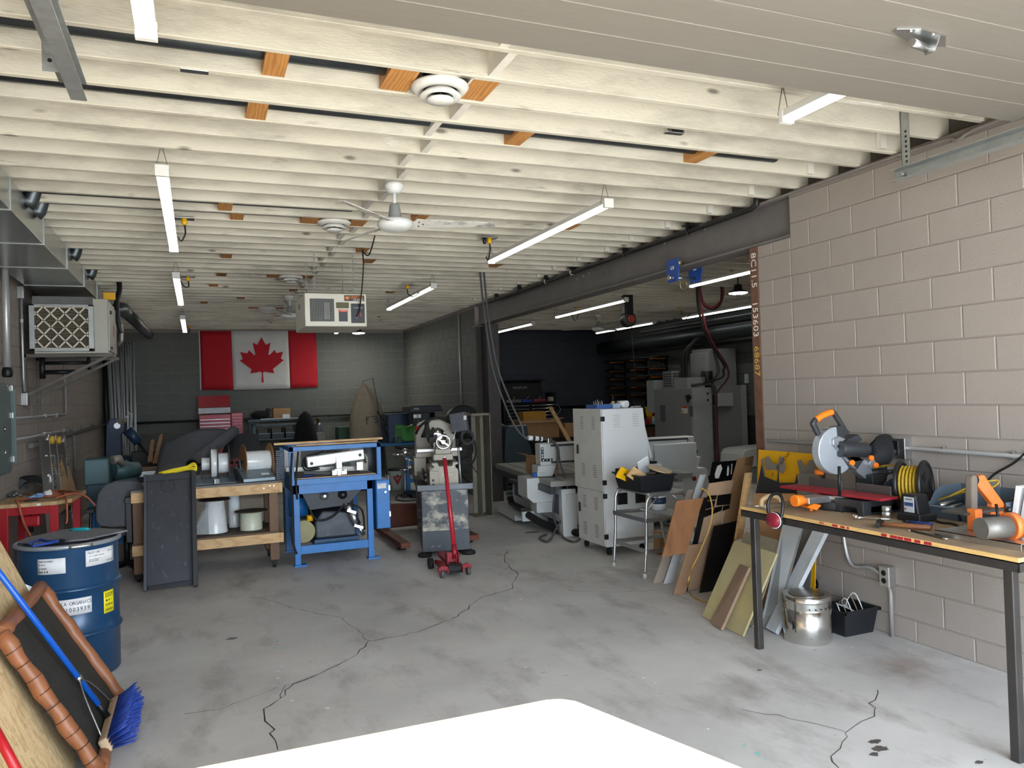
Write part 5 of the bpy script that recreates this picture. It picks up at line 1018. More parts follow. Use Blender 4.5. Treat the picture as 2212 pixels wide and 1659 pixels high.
part(gc, 'tank', M('tank_grey', '5b5f66', .4, .3), lambda b: b.lathe((gx, 15.6, 0), [(.11, 0), (.115, .03), (.115, gz-.2), (.08, gz-.06), (.03, gz)], 24)); part(gc, 'valve', M('brass', '8d7440', .35, .8), lambda b: b.lathe((gx, 15.6, gz), [(.025, 0), (.025, .06), (.05, .065), (.05, .09)], 12))
bx3('marble_box', 'speckled pale box beside the gas cylinder', 'box', M('speckle', '8c857d', .6, var=.3, scale=25), 682, 935, 702, 950, 15.2, .25, zb=0.)
bx3('green_bin', 'dark green bin left of the canvas dust bag', 'bin', M('bin_green', '1f4a33', .5), 731, 923, 757, 985, 15.4, .4, zb=0.)
# dust collector
YD = 14.6
dcx = at(793, 930, Y=YD).x; zb_, zt_ = at(793, 948, Y=YD).z, at(785, 826, Y=YD).z
dc = thing('dust_collector', 'tall beige canvas dust collector bag tied to a bent wire frame', 'dust collector', (dcx, YD, 0))
canv = M('canvas', '9a8c78', .9, var=.1, scale=12, bump=.3, bscale=120)
def bag(b):
    n = 32
    def fn(u, v):
        a = 2*math.pi*u; r = (.335*(1-.05*v) if v < .15 else .34*(1-((v-.15)/.85)**2.1*.95)); k = 1+.10*math.cos(5*a+1)*min(1, v*1.6)
        return (dcx + r*k*math.cos(a) - .05*v*v, YD + r*k*math.sin(a), zb_ + (zt_-zb_)*v)
    b.grid(fn, n, 16, 0)
part(dc, 'filter_bag', canv, bag)
part(dc, 'lower_drum', galv_dark, lambda b: b.lathe((dcx, YD, .0), [(.30, 0), (.33, .02), (.33, zb_-.01), (.30, zb_+.02)], 28))
part(dc, 'band', greyp, lambda b: b.lathe((dcx, YD, zb_-.03), [(.345, 0), (.345, .04)], 28))
hk = at(804, 817, Y=YD)
part(dc, 'wire_frame', M('frame_wire', '4e4d49', .4, .6), lambda b: b.tube([(hk.x+.16, YD-.36, .02), (hk.x+.10, YD-.36, 1.0), (hk.x, YD-.05, hk.z), (dcx-.05, YD, zt_+.02), (dcx-.05, YD, zt_-.03)], .009, 6))
lg = at(803, 907, Y=YD-.33); lgp = part(dc, 'printed_logo', ink, lambda b: (b.ob(lg+Vector((0, 0, .06)), (.21, .004, .012), rotm('Y', -6)), b.ob(lg+Vector((0, 0, -.06)), (.21, .004, .012), rotm('Y', -6)), b.ob(lg+Vector((-.10, 0, -.0)), (.012, .004, .12), rotm('Y', -6)), b.ob(lg+Vector((.10, 0, .0)), (.012, .004, .12), rotm('Y', -6)))); text(lgp, 'lettering', 'KING', ink, .075, (lg.x, lg.y-.004, lg.z+.012), (1, 0, .1), sx=1.0); text(lgp, 'lettering', 'INDUSTRIAL', ink, .026, (lg.x, lg.y-.004, lg.z-.045), (1, 0, .1))
# ================================================================= lathe, jack and what stands around them
la = thing('metal_lathe', 'cream engine lathe on a scuffed grey pedestal, seen from its tailstock end', 'lathe', (2.43, 7.95, 0))
lcr = M('lathe_cream', 'a8a190', .45, var=.08, scale=9); layer(lcr, '6b6354', 14, (.62, .74), amt=.45)
ped = M('pedestal_grey', '4a4e53', .5, .2, var=.15, scale=5); layer(ped, 'b9b2a0', 6, (.46, .62), (1, 1, 1.3), amt=.85); layer(ped, '2a2c30', 30, (.60, .68), amt=.6)
PX0, PX1, PY = 2.17, 2.69, 7.95
part(la, 'pedestal', ped, lambda b: b.box(PX0+.01, PX1-.01, PY, PY+.42, .05, .70), .006); part(la, 'rear_pedestal', ped, lambda b: b.box(PX0+.01, PX1-.01, PY+1.25, PY+1.75, .05, .70), .006)
pedd = M('pedestal_lower', '43484e', .5, .2, var=.1); part(la, 'pedestal_skirt', pedd, lambda b: b.box(PX0+.006, PX1-.006, PY-.003, PY+.42, .05, .27), .003)
for x in (PX0+.03, PX1-.02): part(la, 'rubber_foot', black_rub, lambda b: (b.lathe((x, PY+.02, 0), [(.075, 0), (.075, .03), (.03, .05)], 22),))
def pan(b):
    x0, x1, y0, y1 = PX0-.035, PX1+.045, PY-.03, PY+1.85
    b.box(x0, x1, y0, y1, .70, .712); b.box(x0, x1, y0, y0+.006, .70, .765); b.box(x0, x1, y1-.006, y1, .70, .765); b.box(x0, x0+.006, y0, y1, .70, .765); b.box(x1-.006, x1, y0, y1, .70, .765)
part(la, 'chip_pan', M('pan_grey', '5d6166', .45, .4, var=.2, scale=8), pan, .002)
BX = 2.44
part(la, 'bed', lcr, lambda b: (b.prism([(BX-.155, .712), (BX+.155, .712), (BX+.155, .90), (BX+.125, .93), (BX+.125, .955), (BX+.155, .965), (BX+.15, .985), (BX+.10, .985), (BX+.085, .945), (BX-.055, .945), (BX-.07, .985), (BX-.13, .985), (BX-.135, .965), (BX-.11, .95), (BX-.11, .935), (BX-.155, .91)], 'y', PY+.12, PY+1.75)), .004)
bedc = part(la, 'bed_end_cap', lcr, lambda b: b.box(BX-.16, BX-.06, PY+.10, PY+.12, .72, .90), .004)
for z in (.75, .80, .87): part(bedc, 'bolt', blackm if z < .85 else lcr, lambda b: b.lathe((BX-.125, PY+.092, z), [(.014, 0), (.014, .01)], 12, 'y'))
part(bedc, 'cast_recess', M('cream_dark', 'b9b19b', .5), lambda b: b.box(BX-.03, BX+.11, PY+.115, PY+.122, .83, .87), .003)
part(la, 'way', blackm, lambda b: (b.box(BX-.13, BX-.075, PY+.14, PY+1.4, .985, .992), b.box(BX+.10, BX+.145, PY+.14, PY+1.4, .985, .992), b.box(BX-.05, BX+.08, PY+.125, PY+.14, .90, .946)))
TS = at(955, 955, Y=8.42)
ts_ = part(la, 'tailstock', lcr, lambda b: (b.box(BX-.10, BX+.12, PY+.35, PY+.62, .992, 1.06), b.box(BX-.075, BX+.095, PY+.37, PY+.60, 1.06, 1.12), b.prism([(BX-.07, 1.12), (BX+.09, 1.12), (BX+.07, 1.22), (BX-.05, 1.22)], 'y', PY+.36, PY+.6)), .008)
part(ts_, 'handwheel', chrome, lambda b: (b.tube(arc((BX+.01, PY+.27, 1.20), .075, 0, 2*math.pi, 28, (1, 0, 0), (0, 0, 1))[:-1], .012, 8, True), b.lathe((BX+.01, PY+.26, 1.20), [(.02, 0), (.026, .02), (.045, .03), (.045, .05)], 18, 'y'), b.ob((BX+.01, PY+.27, 1.20), (.14, .012, .014), rotm('Y', 35)), b.cyl((BX+.01, PY+.27, 1.2), (BX+.01, PY+.4, 1.2), .02, n=12)))
part(ts_, 'lock_lever', zinc, lambda b: b.cyl((BX+.10, PY+.42, 1.10), (BX+.17, PY+.40, 1.34), .008, n=8))
CY_ = PY+.85
ca = part(la, 'carriage', lcr, lambda b: (b.box(BX-.28, BX+.22, CY_, CY_+.36, .992, 1.05), b.box(BX-.30, BX-.155, CY_+.02, CY_+.34, .78, .992)), .008)
part(ca, 'cross_slide', alum, lambda b: (b.box(BX-.26, BX+.28, CY_+.1, CY_+.24, 1.05, 1.085), b.box(BX-.06, BX+.06, CY_+.08, CY_+.26, 1.085, 1.16)), .004)
part(ca, 'cross_handle', chrome, lambda b: (b.lathe((BX-.43, CY_+.17, 1.05), [(.045, 0), (.05, .02), (.05, .05), (.03, .08), (.03, .14)], 20, 'x'), b.cyl((BX-.43, CY_+.14, 1.03), (BX-.55, CY_+.14, 1.03), .012, n=10)))
part(ca, 'apron_wheel', chrome, lambda b: (b.tube(arc((BX-.36, CY_+.16, .87), .07, 0, 2*math.pi, 22, (0, 1, 0), (0, 0, 1))[:-1], .012, 8, True), b.cyl((BX-.30, CY_+.16, .87), (BX-.38, CY_+.16, .87), .02, n=12), b.cyl((BX-.36, CY_+.1, .85), (BX-.47, CY_+.1, .85), .01, n=8)))
part(ca, 'feed_lever', zinc, lambda b: (b.cyl((BX-.30, CY_+.06, .95), (BX-.38, CY_+.04, .98), .008, n=8), b.ball((BX-.39, CY_+.04, .985), .016, 6), b.cyl((BX-.30, CY_+.28, .93), (BX-.36, CY_+.28, .96), .008, n=8)))
part(ca, 'tool_post', blackm, lambda b: (b.box(BX-.11, BX-.01, CY_+.1, CY_+.2, 1.16, 1.25), b.cyl((BX-.06, CY_+.15, 1.25), (BX-.06, CY_+.15, 1.34), .014, n=8)), .004)
HYL = PY+1.35
hs_ = part(la, 'headstock', lcr, lambda b: b.prism([(BX-.26, .95), (BX+.24, .95), (BX+.24, 1.24), (BX+.18, 1.36), (BX+.05, 1.42), (BX-.10, 1.42), (BX-.22, 1.36), (BX-.26, 1.25)], 'y', HYL, HYL+.45), .02)
part(hs_, 'splash_guard', black_rub, lambda b: b.tube(arc((BX+.02, HYL-.02, 1.15), .29, math.radians(-10), math.radians(160), 18, (1, 0, 0), (0, 0, 1)), .016, 8))
part(hs_, 'chuck', chrome, lambda b: b.lathe((BX, HYL-.12, 1.20), [(.05, 0), (.12, .005), (.125, .04), (.125, .12)], 28, 'y'))
part(hs_, 'emergency_knob', redp, lambda b: b.ball((BX-.24, HYL-.03, 1.33), .026, 8))
part(la, 'work_lamp', blackp, lambda b: (b.lathe((BX-.14, CY_-.05, 1.235), [(.075, 0), (.07, .02), (.045, .08), (.028, .12), (.028, .17)], 20), b.tube(spline([(BX-.14, CY_-.05, 1.40), (BX-.15, CY_+.1, 1.46), (BX-.10, CY_+.4, 1.40), (BX-.05, HYL+.1, 1.40)], 6), .010, 6)))
part(la, 'readout_display', M('readout_grey', '5d6066', .5), lambda b: b.ob((BX+.27, CY_+.25, 1.385), (.20, .10, .23), rotm('Z', -25) @ rotm('Y', -8)), .012, seg=3); part(la, 'display_sticker', inkw, lambda b: b.ob((BX+.335, CY_+.165, 1.44), (.035, .003, .05), rotm('Z', -25)))
part(la, 'readout_arm', blackm, lambda b: b.tube([(BX+.28, CY_+.27, 1.28), (BX+.28, CY_+.35, 1.1), (BX+.2, CY_+.4, .99)], .014, 8))
def loops(b):
    for k in range(6):
        c0 = Vector((BX+.36, CY_+.15+.015*k, 1.20+.012*math.sin(k))); b.tube(arc(c0, .065+.008*(k % 3), 0, 2*math.pi, 18, (1, 0, 0), (0, .2, 1))[:-1], .005, 5, True)
part(la, 'cable_coil', M('cable_grey', '3a3a3c', .5), loops)
part(la, 'coolant_hose', black_rub, lambda b: (b.tube(spline([(BX+.30, CY_+.2, 1.30), (BX+.45, CY_+.3, 1.15), (BX+.46, CY_+.3, .95), (BX+.34, CY_+.25, .78)], 7), .014, 8), b.tube(spline([(BX+.2, HYL, 1.25), (BX+.40, HYL-.1, 1.22), (BX+.42, HYL-.2, 1.0), (BX+.22, CY_+.2, .93)], 7), .013, 8), b.tube(spline([(BX+.38, CY_+.1, 1.12), (BX+.33, CY_, .98), (BX+.42, CY_-.2, .80)], 6), .006, 6)))
part(la, 'coolant_nozzle', M('segment_hose', 'b8bcc0', .35, .5), lambda b: (b.tube([(BX+.19, PY+.25, .74), (BX+.185, PY+.28, .92), (BX+.18, PY+.3, 1.10)], .010, 8), b.ball((BX+.18, PY+.3, 1.115), .018, 6)))
part(la, 'lead_screw', blackm, lambda b: (b.cyl((BX-.20, PY+.16, .86), (BX-.20, HYL, .86), .013, n=8), b.cyl((BX-.20, PY+.16, .80), (BX-.20, HYL, .80), .013, n=8)))
part(la, 'bracket_arm', lcr, lambda b: b.slab([(BX-.27, CY_-.05, .80), (BX-.27, CY_-.05, .84), (BX-.14, PY+.2, .76), (BX-.14, PY+.2, .72)], .02))
text(la, 'lettering', 'JET  120', M('faded_mark', '8d8f92', .7), .03, (2.32, PY-.0045, .105), (1, 0, 0))
la.rotation_euler = (0, 0, math.radians(-13))
# floor jack
fj = thing('floor_jack', 'red floor jack with a long upright red handle in front of the lathe', 'floor jack', (2.2, 7.1, 0))
jr = M('jack_red', '8f1c28', .4, .1, var=.12, scale=12)
JX, JY_ = 2.215, 6.98
for s in (-1, 1):
    part(fj, 'side_frame', jr, lambda b: b.prism([(JY_-.02, .045), (JY_+.1, .03), (JY_+.42, .05), (JY_+.42, .09), (JY_+.15, .13), (JY_+.0, .09)], 'x', JX+s*.075-.006, JX+s*.075+.006), .002)
    part(fj, 'rear_bracket', jr, lambda b: b.prism([(JX+s*.07, .10), (JX+s*.13, .115), (JX+s*.165, .09), (JX+s*.15, .03), (JX+s*.12, .075), (JX+s*.07, .06)], 'y', JY_, JY_+.03), .002)
    part(fj, 'rear_wheel', M('wheel_grey', '5a5a5c', .5, .3), lambda b: b.lathe((JX+s*.13-.015, JY_+.01, .04), [(.04, 0), (.04, .03)], 18, 'x'))
    part(fj, 'front_wheel', black_rub, lambda b: b.lathe((JX+s*.115-.02, JY_+.44, .055), [(.055, 0), (.055, .04)], 20, 'x'))
part(fj, 'pump_block', blackm, lambda b: (b.box(JX-.065, JX+.065, JY_+.01, JY_+.16, .04, .11), b.cyl((JX-.07, JY_-.005, .10), (JX+.07, JY_-.005, .10), .008, n=8), b.cyl((JX-.07, JY_-.015, .045), (JX+.07, JY_-.015, .045), .008, n=8)), .003)
part(fj, 'lift_arm', jr, lambda b: b.ob((JX, JY_+.32, .12), (.08, .28, .04), rotm('X', 8)), .006)
part(fj, 'handle_yoke', jr, lambda b: (b.box(JX-.06, JX-.05, JY_+.05, JY_+.12, .09, .22), b.box(JX+.05, JX+.06, JY_+.05, JY_+.12, .09, .22), b.box(JX-.06, JX+.06, JY_+.10, JY_+.12, .12, .21), b.cyl((JX+.03, JY_+.05, .11), (JX+.03, JY_+.04, .20), .007, n=8)), .003)
hA, hB = Vector((JX+.03, JY_+.09, .17)), at(960, 990, Y=7.35)
part(fj, 'handle', M('handle_red', 'b01c2e', .35, var=.05), lambda b: b.cyl(hA, hB, .024, .019, n=18)); part(fj, 'handle_sleeve', jr, lambda b: b.cyl(hA-Vector((0, 0, .02)), hA.lerp(hB, .12), .030, .027, 18)); part(fj, 'handle_tip', inkw, lambda b: b.cyl(hB, hB+(hB-hA).normalized()*.012, .012, n=10))
pj = thing('pallet_jack', 'rusty orange pallet jack parked under the lathe', 'pallet jack', (2.6, 8.9, 0))
pjm = M('pallet_rust', '6a3826', .6, .2, var=.25, scale=9)
for x, x2, yy in ((2.02, 2.13, 8.3), (2.78, 2.95, 8.35)): part(pj, 'fork', pjm, lambda b: b.box(x, x2, yy, 9.75, .05, .11), .005)
part(pj, 'frame', pjm, lambda b: b.prism([(2.02, .05), (2.95, .05), (2.85, .32), (2.12, .36)], 'y', 9.70, 9.80), .006); part(pj, 'tip_roller', blackm, lambda b: (b.lathe((2.82, 8.5, .035), [(.034, 0), (.034, .09)], 14, 'x'), b.lathe((2.03, 8.5, .035), [(.034, 0), (.034, .09)], 14, 'x')))
# c-channel
cc = thing('steel_channel', 'upright weathered steel channel standing by the opening', 'steel channel', (3.75, 10.3, 0))
chm = M('weathered_steel', '7f7a6b', .6, .3, var=.15, scale=6)
part(cc, 'web', chm, lambda b: b.box(3.64, 3.83, 10.5, 10.512, 0, 1.42)); part(cc, 'flange', chm, lambda b: b.box(3.818, 3.83, 10.22, 10.5, 0, 1.44), .003); part(cc, 'flange', chm, lambda b: b.box(3.70, 3.71, 10.30, 10.5, .0, 1.40), .003)
part(cc, 'foot', chm, lambda b: b.box(3.55, 3.84, 10.2, 10.55, 0, .008)); part(cc, 'head_tab', chm, lambda b: b.box(3.56, 3.83, 10.25, 10.5, 1.42, 1.45), .003)
# ================================================================= blue table, drill press, welder, bucket, black reel
bt2 = thing('blue_table', 'blue steel table carrying the welder behind the lathe', 'table', (3.5, 13.9, 0))
part(bt2, 'top', bluep, lambda b: b.box(2.95, 4.2, 13.45, 14.4, .86, .90), .004)
for x, y in ((3.45, 13.5), (2.98, 14.32), (4.15, 13.5), (4.15, 14.32)): part(bt2, 'leg', bluep, lambda b: b.box(x-.035, x+.035, y-.035, y+.035, 0, .86), .003)
part(bt2, 'stretcher', bluep, lambda b: (b.box(3.45, 4.15, 13.48, 13.52, .18, .25), b.box(3.45, 4.15, 13.48, 13.52, .5, .55)))
we = thing('welder', 'dark blue welder with a bright green front on the blue table', 'welder', tuple(at(870, 950, Y=13.6)))
a, c = at(838, 882, Y=13.6), at(902, 955, Y=13.6); grn2 = M('bright_green', '2f8a1e', .4, var=.06)
part(we, 'case', nav, lambda b: b.box(a.x, c.x+.02, 13.6, 14.15, .90, 1.42), .01)
g_ = part(we, 'front_panel', grn2, lambda b: b.prism([(a.x+.11, .92), (c.x, .92), (c.x-.01, 1.20), (a.x+.12, 1.22)], 'y', 13.585, 13.6), .004)
part(g_, 'vent_slots', blackp, lambda b: [b.box(a.x+.14, a.x+.24, 13.58, 13.586, 1.0+.035*k, 1.012+.035*k) for k in range(5)])
part(we, 'torch_cable', black_rub, lambda b: (b.tube(spline([(a.x-.02, 13.55, 1.4), (a.x-.10, 13.5, 1.2), (a.x-.04, 13.5, 1.0), (a.x-.15, 13.5, .92)], 7), .02, 8), b.tube(spline([(a.x-.2, 13.6, 1.48), (a.x-.05, 13.6, 1.25), (a.x, 13.6, 1.2)], 5), .01, 6)))
o = part(None, 'bench_vise', M('vise_green', '39574a', .5, .3), lambda b: (b.box(3.22, 3.36, 13.47, 13.57, .90, 1.0), b.cyl((3.29, 13.4, .95), (3.29, 13.8, .95), .03, n=10), b.cyl((3.2, 13.42, .95), (3.38, 13.42, .95), .01, n=8)), .008, origin=(3.29, 13.5, .9)); tag(o, 'small green bench vise on the near corner of the blue table', 'vise')
dp = thing('drill_press', 'dark drill press with a belt cover on top behind the lathe', 'drill press', (3.85, 13.55, 0))
YP = 12.9
a, c = at(878, 878, Y=YP), at(950, 932, Y=YP); dpm = M('press_dark', '22262c', .45, .2, var=.12)
part(dp, 'belt_cover', dpm, lambda b: b.prism([(a.x, a.z-.10), (a.x+.02, a.z), (c.x-.04, a.z+.01), (c.x+.02, a.z-.10)], 'y', YP-.2, YP+.35), .01); text(dp, 'lettering', 'SPEED', inkw, .035, (a.x+.12, YP-.203, a.z-.045), (1, 0, 0))
part(dp, 'head', dpm, lambda b: b.box(a.x+.06, a.x+.36, YP-.18, YP+.12, a.z-.32, a.z-.11), .012); part(dp, 'label_plate', inkw, lambda b: b.box(a.x+.07, a.x+.2, YP-.184, YP-.18, a.z-.2, a.z-.14))
part(dp, 'motor', M('motor_blue_black', '171d28', .4, .2), lambda b: (b.cyl((c.x-.12, YP+.2, a.z-.40), (c.x-.12, YP+.2, a.z-.12), .10, n=22),)); part(dp, 'motor_band', chrome, lambda b: b.cyl((c.x-.12, YP+.2, a.z-.37), (c.x-.12, YP+.2, a.z-.34), .102, n=22))
part(dp, 'column', zinc, lambda b: b.cyl((a.x+.34, YP+.2, 0), (a.x+.34, YP+.2, a.z-.12), .04, n=16)); part(dp, 'quill', chrome, lambda b: b.cyl((a.x+.17, YP-.05, a.z-.52), (a.x+.17, YP-.05, a.z-.32), .028, .035, 14))
part(dp, 'feed_handle', chrome, lambda b: [b.cyl((a.x+.13, YP-.22, a.z-.26), (a.x+.13+.22*math.cos(t), YP-.24, a.z-.26+.16*math.sin(t)), .009, n=8) for t in (-.45, 1.6, 3.7)])
part(dp, 'work_table', blackm, lambda b: b.box(a.x-.18, a.x+.42, YP-.25, YP+.2, .83, .88), .006); part(dp, 'base', blackm, lambda b: b.box(a.x, a.x+.5, YP-.2, YP+.4, 0, .06), .006)
br_ = thing('black_fan_drum', 'big round black reel fixed near the steel column', 'reel', (4.03, 12.25, 1.28)); rc = at(1000, 912, Y=12.15)
part(br_, 'drum', M('reel_black', '0f1012', .5, var=.1), lambda b: b.lathe((rc.x, 12.12, rc.z), [(.27, 0), (.285, .02), (.285, .16), (.26, .18)], 40, 'y')); part(br_, 'side_bracket', blackm, lambda b: b.box(rc.x+.2, 4.3, 12.15, 12.25, rc.z-.07, rc.z+.07), .004)
for k in range(6): part(br_, 'bolt', zinc, lambda b: b.lathe((rc.x+.17*math.cos(k*1.05), 12.115, rc.z+.17*math.sin(k*1.05)), [(.012, 0), (.012, .008)], 8, 'y'))
part(br_, 'sticker', inkw, lambda b: b.box(rc.x+.17, rc.x+.21, 12.113, 12.119, rc.z-.01, rc.z+.08))
bk = thing('white_bucket', 'white plastic bucket with a red triangle printed on it', 'bucket', (3.43, 14.5, 0)); q = at(862, 1050, Y=14.0); bxk, byk = at(860, 1030, Y=14.0).x, 14.1
part(bk, 'pail', M('pail_white', 'c4c6c4', .5, var=.05), lambda b: b.lathe((bxk, byk, 0), [(.135, 0), (.155, .36)], 28)); part(bk, 'lid', blackp, lambda b: b.lathe((bxk, byk, .36), [(.162, 0), (.162, .03)], 28))
tri = part(bk, 'red_triangle', redp, lambda b: b.prism([(bxk-.12, .27), (bxk+.06, .27), (bxk-.03, .10)], 'y', byk-.165, byk-.158)); part(bk, 'leaf_mark', M('leaf_green', '23402c', .5), lambda b: b.prism([(bxk-.06, .27), (bxk-.03, .30), (bxk, .27)], 'y', byk-.166, byk-.158)); text(tri, 'lettering', 'CANADIAN', inkw, .026, (bxk-.03, byk-.166, .235), (1, 0, 0), sx=.8); text(tri, 'lettering', 'TIRE', inkw, .026, (bxk-.03, byk-.166, .205), (1, 0, 0), sx=.8)
# cables on floor by the blue table
t = thing('floor_cable', 'black power cable coiled on the floor beside the lathe', 'cable', tuple(at(890, 1075, Z=0))); part(t, 'run', black_rub, lambda b: b.tube(spline([at(x, y, Z=.012) for x, y in ((862, 1068), (855, 1078), (875, 1082), (905, 1078), (885, 1068), (872, 1066))], 6), .009, 6)); part(t, 'plug_block', blackp, lambda b: b.ob(at(873, 1070, Z=.03), (.10, .12, .055)), .01)
# ================================================================= CNC router and its cabinet
CO = Vector((4.03, 8.35, 0)); CR = rotm('Z', -7)
cn = thing('cnc_router', 'white and navy CNC router with a slotted bed and gantry in the opening', 'CNC router', tuple(CO))
cw = M('cnc_white', 'c9cbc9', .4, var=.05, scale=5); cnv = M('cnc_navy', '1a1f55', .4, var=.05); cgr = M('bed_grey', '8f8e88', .5, .2, var=.1, scale=8)
def cp_(par, nm, m, fn, bev=0.): return part(par, nm, m, lambda b: (fn(b), b.turn(CR), b.move(CO)), bev)
cp_(cn, 'bed', cgr, lambda b: b.box(-.20, 1.65, -.15, 2.55, .60, .665), .005)
for k in range(8): cp_(cn, 't_slot', blackm, lambda b: b.box(-.05+k*.22, -.035+k*.22, -.14, 2.54, .662, .667))
cp_(cn, 'side_rail', M('rail_dark', '3b3c3e', .4, .5), lambda b: (b.box(-.22, -.16, -.2, 2.55, .52, .60),), .004)
cp_(cn, 'base_frame', cw, lambda b: b.prism([(-.1, .12), (2.4, .12), (2.45, .5), (-.15, .5)], 'x', 0, 1.5), .01)
cp_(cn, 'side_panel', cnv, lambda b: b.prism([(.05, .22), (1.15, .22), (1.15, .46), (.05, .46)], 'x', -.006, 0), .003); cp_(cn, 'side_panel', cnv, lambda b: b.prism([(1.3, .22), (2.2, .22), (2.2, .46), (1.3, .46)], 'x', -.006, 0), .003)
for v in (-.15, 1.0, 2.2): [cp_(cn, 'leg', cw, lambda b: b.prism([(v, 0), (v+.16, 0), (v+.13, .56), (v+.03, .56)], 'x', *q), .006) for q in ((-.06, .12), (1.4, 1.55))]
GV = .42
ga = cp_(cn, 'gantry_beam', cw, lambda b: b.box(-.14, 2.0, GV, GV+.22, .80, 1.075), .012)
cp_(ga, 'linear_rail', M('rail_steel', '55575a', .35, .7), lambda b: (b.box(.0, 1.9, GV-.018, GV, 1.035, 1.06), b.box(.0, 1.9, GV-.018, GV, .825, .85)), .002)
for u in (-.30, 1.72):
    up = cp_(cn, 'gantry_upright', cw, lambda b: (b.prism([(u+.12, .80), (u+.36, .80), (u+.30, .64), (u+.12, .64)], 'y', GV-.02, GV+.25),), .006)
    cp_(up, 'motor_cover', cw, lambda b: b.prism([(u-.06, .665), (u+.36, .665), (u+.40, .62), (u+.40, .43), (u+.34, .36), (u+.02, .36), (u-.06, .43)], 'y', GV-.12, GV+.30), .008)
    cp_(up, 'lower_box', cw, lambda b: b.box(u+.08, u+.30, GV-.04, GV+.22, .22, .36), .005); cp_(up, 'stop_button', M('button_red', '8a1a26', .35), lambda b: b.lathe((u+.19, GV-.14, .53), [(.026, 0), (.03, .008), (.03, .022)], 18, 'y'))
    cp_(up, 'axis_sticker', M('sticker_black', '101418', .5), lambda b: (b.box(u+.17, u+.205, GV-.003, GV+.0, .885, 1.03), b.box(u+.17, u+.32, GV-.003, GV, .85, .885)))
    R3 = CR @ Vector((1, 0, 0))
    for s, du, z in (('Z', .188, .975), ('X', .245, .867)):
        p_ = CO + CR @ Vector((u+du, GV-.005, z)); text(up, 'lettering', s, M('sticker_cyan', '9fd8e6', .5), .03, tuple(p_), tuple(R3))
    for du, z in ((.188, 1.012), (.188, .935), (.188, .905), (.20, .867), (.292, .867)): cp_(up, 'arrow_mark', inkw, lambda b: b.prism([(u+du-.011, z), (u+du, z-.013), (u+du+.011, z), (u+du, z+.013)], 'y', GV-.005, GV-.003))
    cp_(up, 'logo_plate', M('logo_pale', 'b9c4bc', .5), lambda b: b.slab([(u+.10, GV-.03, .672), (u+.24, GV-.03, .672), (u+.22, GV+.0, .78), (u+.12, GV+.0, .78)], .004))
cp_(cn, 'blue_cap', M('cap_blue', '1b63b8', .35), lambda b: b.lathe((-.20, GV+.05, .665), [(.035, 0), (.035, .04), (.02, .05)], 18))
cp_(cn, 'cable_chain', blackp, lambda b: ([b.box(-.32, -.24, .75+.06*k, .80+.06*k, .52-.0*k, .56) for k in range(9)], [b.box(-.32, -.24, .75+.06*k, .80+.06*k, .20, .24) for k in range(9)], [b.ob((-.28, 1.30+.16*math.sin(t), .38-.16*math.cos(t)*1.0), (.08, .05, .04), rotm('X', math.degrees(t))) for t in [math.pi*j/7 for j in range(8)]]))
cp_(cn, 'chain_tray', cw, lambda b: (b.box(-.36, -.20, .55, 1.7, .13, .15), b.box(-.36, -.20, .55, .60, .10, .22), b.box(-.34, -.05, 1.0, 1.9, .04, .13)), .004)
cp_(cn, 'dust_hose', black_rub, lambda b: b.tube(spline([(-.28, .56, .18), (-.20, .30, .12), (-.05, .05, .06), (.15, -.2, .045), (.4, -.3, .045)], 8), .045, 14))
cp_(cn, 'spindle_carriage', cw, lambda b: (b.box(.95, 1.3, GV-.22, GV-.02, .70, 1.0), b.box(1.0, 1.2, GV-.18, GV-.04, .62, .70)), .01)
cp_(cn, 'right_screen_housing', cw, lambda b: b.box(1.35, 1.95, GV-.15, GV+.1, .6, 1.0), .01)
o = part(None, 'red_cloth', redp, lambda b: (b.ob((.55, .05, .69), (.35, .22, .04), rotm('Z', 15)), b.turn(CR), b.move(CO)), .015, origin=tuple(CO+Vector((.5, .05, .67)))); tag(o, 'red folded cloth lying on the router bed beside the white cabinet', 'cloth')
cbx = CO + CR @ Vector((.0, .85, .667))
t = thing('open_carton', 'open brown carton with bottles standing on the router bed', 'carton', tuple(cbx))
part(t, 'walls', cardb, lambda b: (b.box(cbx.x-.13, cbx.x+.15, cbx.y-.1, cbx.y-.092, cbx.z, cbx.z+.22), b.box(cbx.x-.13, cbx.x-.122, cbx.y-.1, cbx.y+.2, cbx.z, cbx.z+.22), b.box(cbx.x+.142, cbx.x+.15, cbx.y-.1, cbx.y+.2, cbx.z, cbx.z+.22), b.box(cbx.x-.13, cbx.x+.15, cbx.y+.192, cbx.y+.2, cbx.z, cbx.z+.22))); part(t, 'flap', cardb, lambda b: (b.slab([(cbx.x-.13, cbx.y-.1, cbx.z+.22), (cbx.x-.13, cbx.y+.2, cbx.z+.22), (cbx.x-.28, cbx.y+.2, cbx.z+.27), (cbx.x-.28, cbx.y-.1, cbx.z+.27)], .004), b.slab([(cbx.x-.13, cbx.y-.1, cbx.z+.22), (cbx.x+.1, cbx.y-.1, cbx.z+.22), (cbx.x+.06, cbx.y-.2, cbx.z+.17), (cbx.x-.17, cbx.y-.2, cbx.z+.17)], .004)))
